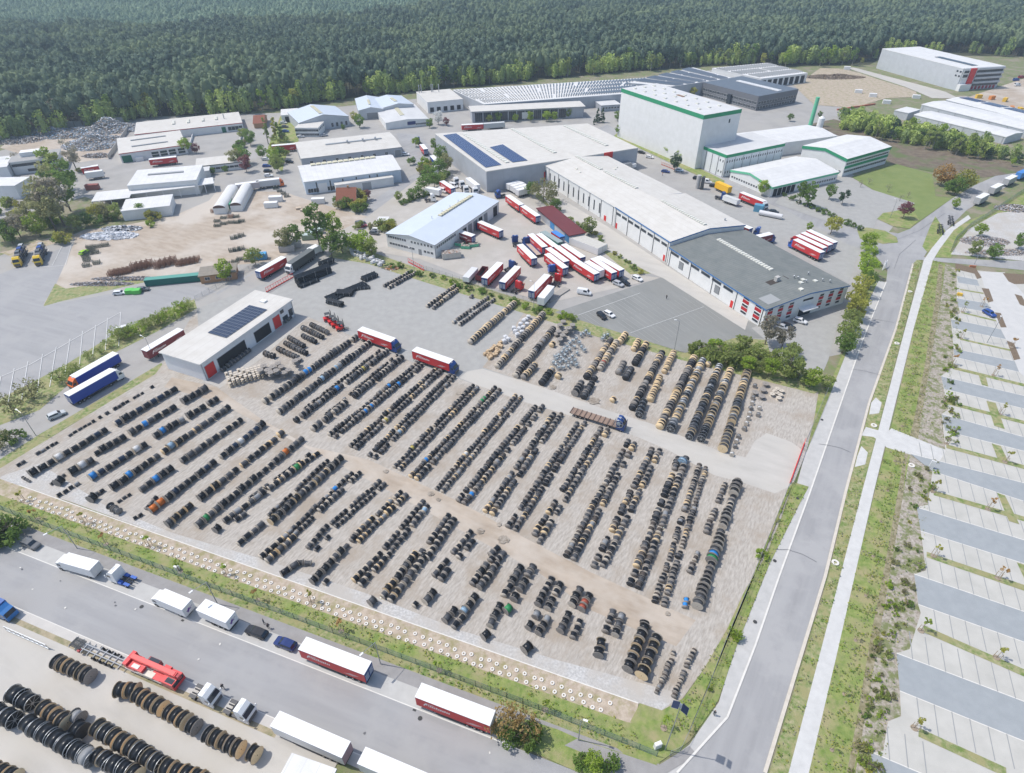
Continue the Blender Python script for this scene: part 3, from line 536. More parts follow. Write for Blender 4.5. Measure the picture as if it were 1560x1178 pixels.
    def strip(s, u0, u1, v0, v1, n, h=0.45, m=None, gap=0.12, along='x', name='skylight'):
        """a run of domed rooflight panels along the ridge"""
        m = m or sky_m; u0, u1, v0, v1 = u0 * s.L, u1 * s.L, v0 * s.W, v1 * s.W; b = MB()
        cu, cv = (u0 + u1) / 2, (v0 + v1) / 2; zm = min(s.zr(u0, cv), s.zr(u1, cv), s.zr(cu, v0), s.zr(cu, v1), s.zr(cu, cv)); zt = max(s.zr(u0, cv), s.zr(cu, v0), s.zr(cu, cv))
        for k in range(n):
            if along == 'x': a, c = u0 + (u1 - u0) * k / n, u0 + (u1 - u0) * (k + 1 - gap) / n; x0, x1, y0, y1 = a, c, v0, v1
            else: a, c = v0 + (v1 - v0) * k / n, v0 + (v1 - v0) * (k + 1 - gap) / n; x0, x1, y0, y1 = u0, u1, a, c
            b.box(x0 - cu, y0 - cv, -0.1, x1 - cu, y1 - cv, zt - zm + h * 0.4, trimg, m)
            i = 0.14; b.box(x0 - cu + i, y0 - cv + i, zt - zm + h * 0.4, x1 - cu - i, y1 - cv - i, zt - zm + h, m)
        return b.build(name, s.roof, (cu, cv, zm))
    def solar(s, u0, u1, v0, v1, nu, nv, m=None, name='solar_array', gu=0.05, gv=0.05, blk=0, skip=None):
        m = m or pv_m; u0, u1, v0, v1 = u0 * s.L, u1 * s.L, v0 * s.W, v1 * s.W; b = MB(); fr = steel
        for i in range(nu):
            for j in range(nv):
                if skip and skip(i, j): continue
                a, c = u0 + (u1 - u0) * i / nu, u0 + (u1 - u0) * (i + 1 - gu) / nu; d, e = v0 + (v1 - v0) * j / nv, v0 + (v1 - v0) * (j + 1 - gv) / nv
                if blk and (j % blk) == blk - 1: e -= (v1 - v0) / nv * 0.18
                q = [(a, d), (c, d), (c, e), (a, e)]; b.poly([(x, y, s.zr(x, y) + 0.22) for x, y in q], m)
                f = 0.05; b.poly([(a - f, d - f, s.zr(a, d) + 0.19), (c + f, d - f, s.zr(c, d) + 0.19), (c + f, e + f, s.zr(c, e) + 0.19), (a - f, e + f, s.zr(a, e) + 0.19)], fr)
        return b.build(name, s.roof)
    def vent(s, u, v, r=0.35, h=1.2, m=None, name='vent'):
        u, v = u * s.L, v * s.W; b = MB(); m = m or steel; b.cyl((0, 0, -0.2), (0, 0, h), r, m, 10); b.cyl((0, 0, h), (0, 0, h + 0.15), r * 1.5, m, 10, r * 0.6)
        return b.build(name, s.roof, (u, v, s.zr(u, v)))
    def pipes(s, i, n, m=None, u0=0.02, u1=0.98, top=None):
        a, t, L = s.edge(i); m = m or trimg
        for k in range(n):
            b = MB(); p = a + t * (u0 + (u1 - u0) * k / max(1, n - 1)) * L + Vector((t.y, -t.x)) * 0.12; b.box(p.x - 0.07, p.y - 0.07, 0, p.x + 0.07, p.y + 0.07, (top or s.H - 0.3), m); b.build('downpipe', s.root)
# --- depot in the reel yard
d = Bld('depot_building', 'white depot with solar panels and red gates beside the reel yard', [(304.2, 554.1), (443.1, 456.8), (390.9, 442.4)], 6.4, white_w, roof_c, 'flat', trim=trimw, over=0.5, lm='the white depot')
d.solar(0.33, 0.79, 0.17, 0.66, 12, 8, mat('framed solar cells', (0.03, 0.045, 0.085), 0.25, spec=.6), gu=.12, gv=.1)
d.feat(0, 0.02, 0.11, 0.2, 4.6, red_s, 'roller_door', frame=trimg); d.feat(0, 0.75, 0.835, 0.2, 4.6, red_s, 'roller_door', frame=trimg)
for u0, u1 in ((0.14, 0.43), (0.53, 0.71)): d.feat(0, u0, u1, 0.3, 4.3, dark_in, 'open_bay', frame=trimg)
d.feat(0, 0.86, 0.92, 1.0, 2.6, glass, 'window', frame=trimd); d.feat(0, 0.94, 0.985, 1.0, 3.6, glass, 'window', frame=trimd); d.feat(0, 0.85, 0.89, 4.0, 5.2, glass, 'window', frame=trimd)
d.rbox(0.86, 0.9, 0.42, 0.55, 0.5, trimw, 'roof_hatch'); d.pipes(0, 2, u0=0.005, u1=0.995)
# --- workshop
w = Bld('workshop_hall', 'pale blue gabled workshop with yellowed skylight strip and truck bays', [(588, 355.6), (661.7, 373.3), (751.4, 305)], 5.9, white_p, roof_b, 'y', rise=1.6, trim=trimg, th=0.25, over=0.3, lm='the pale blue workshop')
w.strip(0.46, 0.54, 0.42, 0.93, 14, 0.5, sky_y, along='y')
w.wins(0, 8, 1.0, 1.1, 4.2, 0.03, 0.42); w.wins(0, 7, 1.0, 1.1, 4.2, 0.5, 0.97); w.wins(0, 9, 1.3, 1.1, 1.4, 0.05, 0.58); w.wins(0, 3, 1.3, 1.1, 1.4, 0.76, 0.97)
w.feat(0, 0.66, 0.72, 0, 2.4, doorgrey, 'door'); w.wins(1, 10, 1.2, 1.2, 3.6, 0.02, 0.30)
for k in range(5): w.feat(1, 0.40 + 0.085 * k, 0.46 + 0.085 * k, 0, 4.4, dark_in if k in (0, 3) else doorgrey, 'roller_door', frame=trimg)
w.feat(1, 0.90, 0.97, 0, 4.6, dark_in, 'open_gate', frame=trimg); w.pipes(1, 3, u0=0.005, u1=0.99)
for v in (0.35, 0.5, 0.62, 0.75): w.vent(0.44, v, 0.12, 1.0)
# --- long hall, three sections
t1 = Bld('grey_roofed_hall', 'long hall end with grey felt roof, white walls and red window panels', [(1020.8, 376.7), (1167.6, 470.9), (1283.7, 429.1)], 7.2, white_p, roof_g, 'x', rise=1.6, trim=blue_t, th=0.45, over=0.35, lm='the grey roofed hall')
t1.strip(0.1, 0.66, 0.475, 0.525, 22, 0.4, sky_m)
t1.rbox(0.75, 0.80, 0.30, 0.52, 0.06, mat('bitumen patch', (0.06, 0.05, 0.045), 0.9), 'roof_patch'); t1.rbox(0.765, 0.79, 0.38, 0.42, 1.6, conc_m, 'chimney')
t1.rbox(0.88, 0.97, 0.06, 0.2, 0.05, mat('pale patch', (0.30, 0.31, 0.31), 0.9), 'roof_patch')
for u, v in ((0.86, 0.55), (0.93, 0.45), (0.83, 0.62), (0.87, 0.72)): t1.rbox(u, u + 0.025, v, v + 0.035, 0.35, sky_m)
for u, v in ((0.80, 0.58), (0.82, 0.6), (0.88, 0.62), (0.90, 0.8), (0.79, 0.78), (0.93, 0.85)): t1.vent(u, v, 0.22, 1.0)
for k in range(6): t1.feat(0, 0.02 + k * 0.117, 0.115 + k * 0.117, 5.1, 6.2, glass, 'window', frame=trimg)
t1.feat(0, 0.13, 0.18, 1.5, 4.4, doorgrey, 'loading_door', frame=trimd); t1.feat(0, 0.53, 0.58, 1.5, 4.4, doorgrey, 'loading_door', frame=trimd); t1.feat(0, 0.70, 0.725, 0, 2.6, red_s, 'door')
for u in (0.80, 0.91):
    for z, m_ in ((6.0, glass), (4.6, red_p), (3.3, glass), (1.9, red_p), (0.7, glass)): t1.feat(0, u, u + 0.055, z, z + (1.0 if m_ is glass else 1.15), m_, 'window' if m_ is glass else 'red_panel', frame=trimw if m_ is glass else None)
for k in range(8):
    if k in (3, 4): continue
    u = 0.03 + k * 0.122
    for z, m_ in ((5.9, glass), (4.7, red_p), (3.5, glass), (2.3, red_p), (1.0, glass)):
        t1.feat(1, u, u + 0.055, z, z + (1.0 if m_ is glass else 1.05), m_, 'window' if m_ is glass else 'red_panel', frame=trimw if m_ is glass else None)
t1.feat(1, 0.42, 0.58, 0, 3.2, glass, 'entrance_glazing', frame=trimw); t1.feat(1, 0.41, 0.59, 3.3, 3.6, trimw, 'canopy', d=2.4); t1.feat(1, 0.44, 0.56, 5.9, 6.6, dark_in, 'recess'); t1.pipes(0, 5, trimd)
t2 = Bld('middle_hall', 'middle section of the long white hall with blue eaves and pale roof', [(938.5, 315.4), (1021.1, 367.8), (1129.5, 339.7)], 9.0, white_p, roof_c, 'x', rise=2.0, trim=blue_t, th=0.5, over=0.3, lm='the middle hall with blue eaves')
t2.strip(0.18, 0.93, 0.485, 0.53, 20, 0.5, sky_m)
for k in range(8): t2.feat(0, 0.015 + k * 0.122, 0.11 + k * 0.122, 6.0, 7.2, glass, 'window', frame=trimg)
t2.feat(0, 0.03, 0.06, 0, 2.4, red_s, 'door'); t2.feat(0, 0.93, 0.96, 0, 2.4, red_s, 'door'); t2.pipes(0, 5, trimd); t2.vent(0.85, 0.85, 0.3, 0.8)
t3 = Bld('tall_window_hall', 'long white hall with tall narrow windows and cream roof', [(821, 246), (938, 315.2), (1036, 293)], 8.8, white_p, roof_c, 'x', rise=1.8, trim=trimw, th=0.3, over=0.3, lm='the hall with tall narrow windows')
t3.strip(0.10, 0.44, 0.48, 0.53, 13, 0.5, sky_m); t3.strip(0.48, 0.86, 0.48, 0.53, 15, 0.5, sky_m)
t3.wins(0, 13, 1.0, 4.6, 1.8, 0.01, 0.86, mull=0, fr=trimg)
for u, v in ((0.3, 0.25), (0.37, 0.22), (0.44, 0.7), (0.40, 0.78)): t3.rbox(u, u + 0.02, v, v + 0.02, 0.4, sky_m)
t3.pipes(0, 8, trimd); t3.feat(0, 0.885, 0.91, 0, 2.3, red_s, 'door')
# --- pv hall
pv = Bld('solar_hall', 'huge grey clad hall with two blue solar arrays on a cream roof', [(741, 261.5), (972, 225.6), (895, 188.5), (663, 204)], 10.2, grey_w, roof_c, 'flat', trim=mat('pale parapet', (0.60, 0.58, 0.54), 0.8), over=0.1, lm='the solar roofed hall', rect=False)
pv.root['label'] = 'huge grey clad hall with two blue solar arrays on a cream roof'
def pvq(P4, nu, nv, b):
    Q = [Vector(pv.loc2(G(*p, 10.3))) for p in P4]
    for i in range(nu):
        for j in range(nv):
            def f(u, v): return Q[0].lerp(Q[1], u).lerp(Q[3].lerp(Q[2], u), v)
            a, c, e, g = f(i / nu, j / nv), f((i + .9) / nu, j / nv), f((i + .9) / nu, (j + .93) / nv), f(i / nu, (j + .93) / nv)
            b.poly([(*a, 10.5), (*c, 10.5), (*e, 10.5), (*g, 10.5)], pv_m)
    b.poly([(*Q[0], 10.42), (*Q[1], 10.42), (*Q[2], 10.42), (*Q[3], 10.42)], steel)
b = MB(); pvq([(740, 256), (764, 251.5), (695, 203.8), (675, 206.6)], 8, 34, b); b.build('solar_array', pv.root)
b = MB(); pvq([(781, 248), (804, 245), (766, 220.5), (746, 225)], 9, 18, b); b.build('solar_array', pv.root)
def rstrip(B, P, w, n, z, h, m, name='skylight'):
    a, c = Vector(B.loc2(G(*P[0], z))), Vector(B.loc2(G(*P[1], z))); t = (c - a); L = t.length; t.normalize(); bb = MB()
    for k in range(n): bb.box(L * k / n, -w / 2, 0, L * (k + .88) / n, w / 2, h, trimg, m); bb.box(L * k / n + .15, -w / 2 + .15, h, L * (k + .88) / n - .15, w / 2 - .15, h + 0.25, m)
    bb.build(name, B.root, (a.x, a.y, z), rz=math.atan2(t.y, t.x))
rstrip(pv, [(707, 205), (774, 249)], 2.2, 20, 10.2, 0.3, sky_m); rstrip(pv, [(780, 197), (846, 234)], 2.2, 20, 10.2, 0.3, sky_m); rstrip(pv, [(860, 192), (925, 223)], 2.2, 18, 10.2, 0.3, sky_m)
pv.feat(0, 0.36, 0.41, 0.2, 5.5, red_s, 'door', label='red door on the grey wall'); pv.feat(0, 0.76, 0.82, 7.2, 10.4, red_s, 'sign', d=0.3)
b = MB(); b.box(0, -4, 2, 6, -0.5, 4.2, steel); b.box(6.5, -3.5, 1.5, 9, -0.5, 3.2, trimw)
for x in (0.3, 5.7): b.cyl((x, -3.7, 0), (x, -3.7, 2), 0.12, steel, 6); b.cyl((x, -0.8, 0), (x, -0.8, 2), 0.12, steel, 6)
a_, t_, L_ = pv.edge(0); b.build('cooling_unit', pv.root, (a_.x + t_.x * L_ * 0.87, a_.y + t_.y * L_ * 0.87, 0), rz=math.atan2(t_.y, t_.x))
# --- white high warehouse
wh = Bld('high_bay_warehouse', 'tall windowless white warehouse with a green roof band', [(947.2, 135.1), (1072.5, 176.3), (1132.4, 167.1)], 27.0, white_p, roof_lg, 'flat', trim=green_t, th=2.0, over=0.12, lm='the tall white green-banded warehouse')
for i in range(7):
    for j in range(3): wh.rbox(0.06 + i * 0.13, 0.085 + i * 0.13, 0.2 + j * 0.27, 0.25 + j * 0.27, 0.5, sky_m)
wh.rbox(0.42, 0.5, 0.62, 0.68, 0.3, mat('rust stain plate', (0.25, 0.16, 0.11), 0.9), 'roof_hatch'); wh.feat(1, 0.7, 0.74, 21, 23, glass, 'window', frame=trimg)
wl = Bld('green_band_annexe', 'lower white annexe with green roof band beside the tall warehouse', [(1059, 218.3), (1107.4, 236.9), (1201, 220.5)], 11.2, white_w, roof_lg, 'flat', trim=green_t, th=1.5, over=0.12, lm='the lower green banded annexe')
for k in range(2): wl.wins(1, 24, 0.8, 1.3, 1.6 + k * 5.4, 0.01, 0.98, mull=0); wl.wins(0, 2, 0.8, 1.3, 1.6 + k * 5.4, 0.8, 0.97, mull=0)
wl.pipes(0, 6, trimd, top=9.5); wl.pipes(1, 8, trimg, top=9.5)
wf = Bld('front_green_building', 'low white building with sloping green gable facing the road', [(1114, 259), (1177, 285), (1277, 261.5)], 5.0, white_p, roof_w, 'y', rise=2.2, trim=green_l, th=1.0, over=0.3, ridge=0.45, lm='the low green gabled building')
wf.wins(0, 12, 1.2, 1.1, 1.4, 0.03, 0.75); wf.wins(1, 16, 1.3, 1.2, 1.2, 0.38, 0.98)
for k in range(5): wf.feat(1, 0.03 + k * 0.065, 0.085 + k * 0.065, 0, 3.6, dark_in, 'open_bay')
w2 = Bld('two_storey_green_building', 'two storey white building with two green bands beside a lawn', [(1224, 222), (1291, 242), (1366.4, 225.6)], 9.2, white_p, roof_w, 'y', rise=2.0, trim=green_t, th=1.5, over=0.3, ridge=0.5, lm='the two storey green banded building')
w2.feat(1, 0.0, 1.0, 3.9, 5.2, green_t, 'green_band', d=0.12); w2.wins(1, 22, 1.6, 1.1, 5.7, 0.02, 0.98); w2.wins(1, 22, 1.6, 1.2, 1.7, 0.02, 0.98); w2.wins(0, 3, 1.2, 1.1, 1.7, 0.7, 0.97)
wr = Bld('pitched_white_hall', 'low pitched white hall behind the green banded buildings', [(1160, 222), (1275, 207), (1232, 190)], 7.0, white_p, roof_w, 'x', rise=1.2, lm='the low pitched white hall')
b = MB(); c0 = G(1234, 192); b.cyl((0, 0, 0), (0, 0, 17), 1.3, green_l, 14, 1.15); o = b.build('chimney', None, (c0.x, c0.y, 0)); tag(o, 'tall green cylindrical chimney behind the low pitched hall', 'chimney'); land('the green chimney', 1238, 175)
b = MB(); c0 = G(1247, 198); b.cyl((0, 0, 0), (0, 0, 7), 1.9, trimw, 14); b.cyl((0, 0, 7), (0, 0, 8), 1.9, trimw, 14, 0.6); tag(b.build('silo', None, (c0.x, c0.y, 0)), 'small white silo beside the green chimney', 'silo')
# --- tall grey hall, top right
tg = Bld('tall_grey_hall', 'tall pale grey hall with red entrance tower at the forest', [(1344.3, 74.2), (1468.5, 104.6), (1545.4, 103.8)], 15.2, lgrey_w, roof_w, 'flat', trim=trimw, over=0.1, lm='the tall pale grey hall')
tg.solar(0.50, 0.93, 0.35, 0.5, 26, 6, pv_b)
for k in range(4): tg.feat(1, 0.36, 0.98, 2.6 + k * 3.1, 4.2 + k * 3.1, glass, 'window_band', d=0.15); tg.feat(1, 0.34, 1.0, 4.3 + k * 3.1, 5.6 + k * 3.1, lgrey_w, 'balcony', d=0.9)
for k in range(7): tg.feat(1, 0.36 + k * 0.088, 0.42 + k * 0.088, 0.1, 2.5, dred, 'door', frame=trimg)
tg.feat(1, 0.18, 0.30, 4.5, 15.0, red_s, 'entrance_tower', d=1.2); tg.feat(1, 0.02, 0.17, 0, 15.0, trimw, 'white_tower', d=0.5); tg.feat(1, 0.0, 0.26, 0, 4.5, trimw, 'porch', d=3.0)
tg.feat(1, 0.04, 0.15, 9, 11, glass, 'window', d=0.6); tg.feat(1, 0.04, 0.15, 12, 13.6, glass, 'window', d=0.6); tg.wins(0, 2, 2, 1.4, 12, 0.93, 1.0, mull=0); tg.wins(0, 2, 2, 1.4, 9, 0.93, 1.0, mull=0)
# --- white warehouses, right edge
for nm, pts, hh, lb, l_ in (('warehouse', [(1393, 174.6), (1533, 208.5), (1547, 199)], 4.2, 'low white warehouse nearest the birch thicket, plain white roof', 'the white warehouse by the birches'), ('warehouse', [(1404.6, 159), (1600, 207), (1620, 196)], 4.8, 'middle one of three joined white warehouses', 'the middle white warehouse'), ('warehouse', [(1441.5, 152), (1610, 193), (1625, 183)], 5.2, 'rear white warehouse with blue solar panels along its roof', 'the white warehouse with solar roof')):
    x = Bld(nm, lb, pts, hh, lgrey_w, roof_w, 'x', rise=0.8, trim=trimw, over=0.2, group='white warehouses joined side by side', lm=l_)
    if hh > 5: x.solar(0.03, 0.95, 0.45, 0.92, 30, 6, pv_m, blk=0, skip=lambda i, j: i % 7 == 6)
    else: x.pipes(0, 8, trimg)
x = Bld('small_white_hall', 'small white gabled hall left of the joined white warehouses', [(1384, 172.5), (1402, 167), (1394, 159)], 4.6, lgrey_w, roof_w, 'flat', lm='the small white gabled hall')
# --- big sawtooth complexes
def saw(name, label, P, Hh, wall, nrow, ncol, lm, rect=False):
    s = Bld(name, label, P, Hh, wall, roof_w, 'flat', trim=trimw, over=0.1, lm=lm, rect=rect); Q = [Vector(p) for p in s.q[:4]]; b = MB()
    def f(u, v): return Q[0].lerp(Q[1], u).lerp(Q[3].lerp(Q[2], u), v)
    for j in range(nrow):
        for i in range(ncol):
            if (i * 7 + j * 3) % 29 == 0: continue
            u0, v0 = (i + 0.15) / ncol, 0.05 + 0.92 * (j + 0.12) / nrow; v1 = v0 + 0.92 * 0.72 / nrow; u1 = u0 + 0.42 / ncol
            a, c, e, g = f(u0, v0), f(u1, v0), f(u1, v1), f(u0, v1)
            b.poly([(*a, Hh + 0.9), (*c, Hh + 0.15), (*e, Hh + 0.15), (*g, Hh + 0.9)], steel); b.poly([(*g, Hh + 0.05), (*a, Hh + 0.05), (*a, Hh + 0.9), (*g, Hh + 0.9)][::-1], trimg)
            b.poly([(*c, Hh + .06), (*a, Hh + .06), (*a, Hh + .9), (*c, Hh + .15)], trimg)
    b.build('sawtooth_rooflights', s.root); return s
s1 = saw('sawtooth_factory', 'wide white factory whose roof is covered with sawtooth rooflights', [(738, 159), (950, 143), (993, 118), (690, 137)], 7.5, grey_w, 4, 60, 'the sawtooth roofed factory')
s2 = saw('sawtooth_hall', 'second sawtooth roofed hall behind the tall white warehouse', [(958, 126), (1023, 132), (1115, 119), (1056, 103)], 9.0, grey_w, 5, 26, 'the rear sawtooth hall')
gf = Bld('glass_front_building', 'long low office with dark glass front and angled roof', [(719, 170), (890, 162), (893, 154)], 7.0, grey_w, roof_c, 'flat', trim=trimg, over=0.8, lm='the glass fronted office')
gf.wins(0, 11, 5.0, 5.6, 0.4, 0.02, 0.84, fr=trimg, mull=3); gf.feat(0, 0.44, 0.5, 1, 5, white_p, 'panel', d=0.12)
x = Bld('low_grey_annexe', 'low flat grey annexe beside the tall white warehouse', [(916, 161), (946, 159), (944, 151)], 4.0, grey_w, roof_lg, 'flat', trim=trimg, lm='the low grey annexe'); x.wins(0, 6, 1.6, 1.2, 1.6)
x = Bld('dock_building', 'white block with rooftop chimneys and five loading docks', [(651, 156), (705, 151), (682, 136)], 7.1, white_p, roof_c, 'flat', trim=trimw, lm='the white dock building')
for k in range(5): x.feat(0, 0.06 + k * 0.19, 0.17 + k * 0.19, 0.6, 3.6, dark_in, 'dock_door', frame=trimg)
for u, v in ((0.12, 0.9), (0.4, 0.85), (0.44, 0.85), (0.6, 0.8), (0.05, 0.88)): x.vent(u, v, 0.3, 5.0)
do = Bld('dark_office', 'dark grey office hall with banded windows and solar roof', [(1072, 125.6), (1156, 147), (1228, 138.5)], 9.2, dgrey_w, bands('dark solar roof', (0.13, 0.15, 0.18), (0.08, 0.10, 0.13), 1.4, 'Y', 0.3, 0.4), 'flat', trim=dgrey_w, th=3.2, over=0.1, lm='the dark grey office hall')
for k in range(2): do.wins(0, 22, 2.4, 1.8, 0.8 + 3.0 * k, 0.01, 0.99, fr=trimw, mull=1); do.wins(1, 14, 2.4, 1.8, 0.8 + 3.0 * k, 0.02, 0.98, fr=trimw, mull=1)
do.strip(0.2, 0.95, 0.55, 0.66, 20, 0.4, trimw); do.feat(0, 0.50, 0.56, 0, 6.2, glass, 'glass_stair', d=1.5)
wc = saw('open_frame_hall', 'white hall with open framed front near the building site', [(1160, 120), (1230.5, 111.5), (1168, 96), (1085, 104)], 7.0, white_p, 3, 22, 'the open framed white hall')
for k in range(8): wc.feat(0, 0.03 + k * 0.12, 0.11 + k * 0.12, 0.3, 5.6, dark_in, 'open_bay')
# --- western buildings
x = Bld('flat_office', 'white two storey flat roofed office beside the scrap yard', [(18, 235), (92, 226), (91, 239 - 14)], 7.0, white_p, gravel_r, 'flat', trim=trimw, over=0.6, lm='the white flat office') if False else Bld('flat_office', 'white two storey flat roofed office beside the scrap yard', [(14, 247.5), (86, 239), (92, 227)], 6.6, white_p, gravel_r, 'flat', trim=trimw, over=0.6, lm='the white flat office')
x.wins(0, 12, 2.0, 1.4, 3.9, 0.02, 0.98, fr=trimd); x.wins(0, 8, 2.0, 1.4, 0.9, 0.3, 0.98, fr=trimd); x.rbox(0.2, 0.62, 0.45, 0.8, 2.2, trimw, 'roof_plant_room')
x = Bld('red_stripe_hall', 'long white hall with thin red stripe below the forest', [(181, 234.6), (283, 220.5), (284.6, 197.4)], 5.0, white_p, roof_c, 'flat', trim=red_p, th=0.35, lm='the red striped white hall')
x.feat(0, 0.02, 0.16, 0, 3.6, doorg, 'gate'); x.feat(0, 0.2, 0.32, 0, 2.0, trimw, 'porch', d=1.5)
for u in (0.47, 0.6, 0.73, 0.87): x.wins(0, 2, 2.2, 1.2, 0.8, u, u + 0.08, fr=doorg); x.wins(0, 2, 2.2, 1.2, 2.3, u, u + 0.08, fr=doorg)
for v in (0.3, 0.7): x.rbox(0.2, 0.75, v, v + 0.03, 0.5, trimg, 'roof_duct')
x = Bld('red_stripe_wing', 'rear wing of the red striped white hall', [(205, 205), (369, 187), (365, 170.5)], 4.6, white_p, roof_c, 'flat', trim=red_p, th=0.35, lm='the rear wing of the red striped hall')
x.feat(0, 0.79, 0.83, 0, 3.2, doorg, 'gate'); x.wins(0, 4, 2, 2.2, 0.8, 0.85, 0.99, fr=doorg)
for u in (0.34, 0.48, 0.62, 0.75): x.rbox(u, u + 0.025, 0.45, 0.75, 0.6, sky_m)
x.vent(0.84, 0.5, 0.3, 3)
def simple(name, label, pts, h, wall, roof, lm, shape='flat', rise=0, **k): return Bld(name, label, pts, h, wall, roof, shape, rise, lm=lm, **k)
x = simple('service_hall', 'white service hall with open canopy bays in front', [(193.6, 283), (298.7, 274), (293.6, 252.6)], 7.0, white_p, roof_w, 'the white service hall', trim=trimw); x.rbox(0.22, 0.75, 0.55, 0.62, 0.5, trimg, 'roof_duct')
def canopy(label, pts, h, m=roof_w, post=trimw, lm=None):
    A, B, Cc = [G(*p, h) for p in pts]; ux = (B - A).normalized(); uy = Vector((-ux.y, ux.x)); L = (B - A).length; Wd = (Cc - B).dot(uy)
    r = empty('canopy', (A.x, A.y, 0), math.atan2(ux.y, ux.x), label, 'canopy'); b = MB(); b.box(-0.3, -0.3, h - 0.3, L + 0.3, Wd, h, post, m); b.build('roof', r)
    n = max(2, int(L / 7))
    for k in range(n + 1): b = MB(); b.box(-0.15, -0.15, 0, 0.15, 0.15, h - 0.3, post); b.build('post', r, (L * k / n, 0.2, 0))
    b = MB(); b.box(0, Wd - 0.3, 0, L, Wd - 0.1, h - 0.3, trimg); b.build('wall', r)
    if lm: land(lm, *pts[0])
canopy('long white canopy along the front of the service hall', [(196, 296), (296, 284), (296, 272)], 4.5)
canopy('white canopy left of the service hall above a dark bay', [(140, 307), (196, 301), (194, 288)], 4.5)
canopy('short white canopy right of the service hall', [(297, 283), (325, 279), (325, 270)], 4.2)
x = simple('parts_hall', 'white flat hall in front of the service hall', [(184, 322), (258, 313.5), (256, 297)], 4.6, white_p, roof_w, 'the white parts hall'); x.feat(0, 0.55, 0.7, 0, 1.6, doorg, 'container')
for i, (pts, lb) in enumerate((([(324, 318), (343, 317), (342, 286)], 'left one of the two arched white tents'), ([(350, 314), (367.5, 313), (363, 284)], 'right one of the two arched white tents'))):
    x = Bld('storage_tent', lb, pts, 2.8, white_p, roof_w, 'arch', rise=1.4, trim=mat('brown gable', (0.14, 0.09, 0.075), 0.8), cat='tent', group='arched white storage tents', lm='the ' + lb.split(' one')[0] + ' arched tent')
x = Bld('green_shed', 'narrow shed with mint green roof between two arched tents', [(343.5, 312), (349.5, 311.5), (349, 288)], 2.4, doorg, green_l, 'flat', cat='shed')
x = simple('low_office', 'low cream roofed office north of the arched tents', [(298, 254), (370.5, 246), (368, 234.6)], 4.0, white_p, roof_c, 'the low cream roofed office', trim=trimd); x.wins(0, 9, 2.2, 1.2, 1.4, 0.1, 0.98)
b_ = Bld('office_porch', 'small white porch building at the left of the low office', [(298, 262), (318, 260), (317, 254)], 3.6, white_p, roof_lg, 'flat')
x = simple('white_block', 'white block at the left edge of the estate', [(-40, 284), (22, 283), (30, 270)], 6.5, white_w, roof_w, 'the white block at the left edge')
x = simple('white_block', 'large white hall cut by the left photo edge near trees', [(-60, 262), (10, 254), (-8, 240)], 6.0, white_w, roof_w, 'the far left white hall')
x = Bld('gabled_hall', 'pale blue gabled hall with glazed showroom in front', [(455, 187.4), (531, 177), (520, 160.5)], 6.0, lgrey_w, roof_b, 'y', rise=3.0, trim=trimg, th=0.3, lm='the gabled blue grey hall')
x.strip(0.45, 0.52, 0.1, 0.85, 10, 0.4, sky_y, along='y'); x.wins(0, 4, 1.5, 2.6, 0.8, 0.6, 0.98)
x = simple('showroom', 'small glazed showroom in front of the gabled hall', [(449, 195), (484, 195), (499.6, 185.5)], 5.2, white_p, roof_c, 'the glazed showroom', trim=trimw); x.wins(0, 10, 1.9, 1.4, 0.6, 0.01, 0.99); x.wins(0, 10, 1.9, 1.4, 3.0, 0.01, 0.99); x.wins(1, 4, 1.9, 1.4, 3.0)
x = simple('open_shed', 'open white shed attached left of the gabled hall', [(428, 176), (454, 174), (454, 165)], 4.5, white_p, roof_w, 'the open white shed'); x.feat(0, 0.2, 0.9, 0, 3.5, dark_in, 'open_bay')
x = Bld('twin_gable_hall', 'left gabled half of the pale twin hall below the forest', [(546, 168.5), (584, 165.8), (574.6, 148)], 6.0, lgrey_w, roof_b, 'y', rise=1.6, th=0.25, trim=trimw, lm='the left twin gabled hall'); x.feat(0, 0.3, 0.75, 0, 4.2, doorgrey, 'gate', frame=trimw); x.strip(0.45, 0.55, 0.2, 0.6, 4, 0.4, sky_y, along='y')
x = Bld('twin_gable_hall', 'right gabled half of the pale twin hall below the forest', [(584, 164), (630, 158.5), (618, 145)], 6.4, lgrey_w, roof_b, 'y', rise=1.6, th=0.25, trim=trimw, lm='the right twin gabled hall'); x.strip(0.45, 0.55, 0.2, 0.6, 4, 0.4, sky_y, along='y')
x = Bld('blue_sign_hall', 'grey roofed white hall with dark blue sign on front', [(587.4, 187.4), (652.6, 181), (629.5, 158.5)], 4.2, white_p, roof_lg, 'y', rise=1.0, th=0.25, trim=trimw, lm='the hall with the blue sign'); x.feat(0, 0.5, 0.69, 1.6, 3.6, mat('navy sign', (0.03, 0.04, 0.14), 0.5), 'sign', d=0.2); x.strip(0.42, 0.52, 0.25, 0.85, 8, 0.4, sky_y, along='y'); x.wins(0, 8, 1.4, 1.0, 1.2, 0.7, 0.99)
x = Bld('cream_roof_hall', 'grey hall with flat cream roof and central roof duct', [(458.6, 241.9), (611.8, 224), (592.6, 201.5)], 5.0, grey_w, roof_c, 'x', rise=0.8, trim=trimg, lm='the cream roofed grey hall'); x.rbox(0.28, 0.86, 0.52, 0.57, 0.5, steel, 'roof_duct'); x.wins(0, 7, 1.6, 1.6, 1.6, 0.03, 0.9); x.feat(0, 0.92, 0.99, 0.2, 3.8, doorgrey, 'gate', frame=trimw)
for u in (0.5, 0.66, 0.79): x.vent(u, 0.5, 0.5, 1.6)
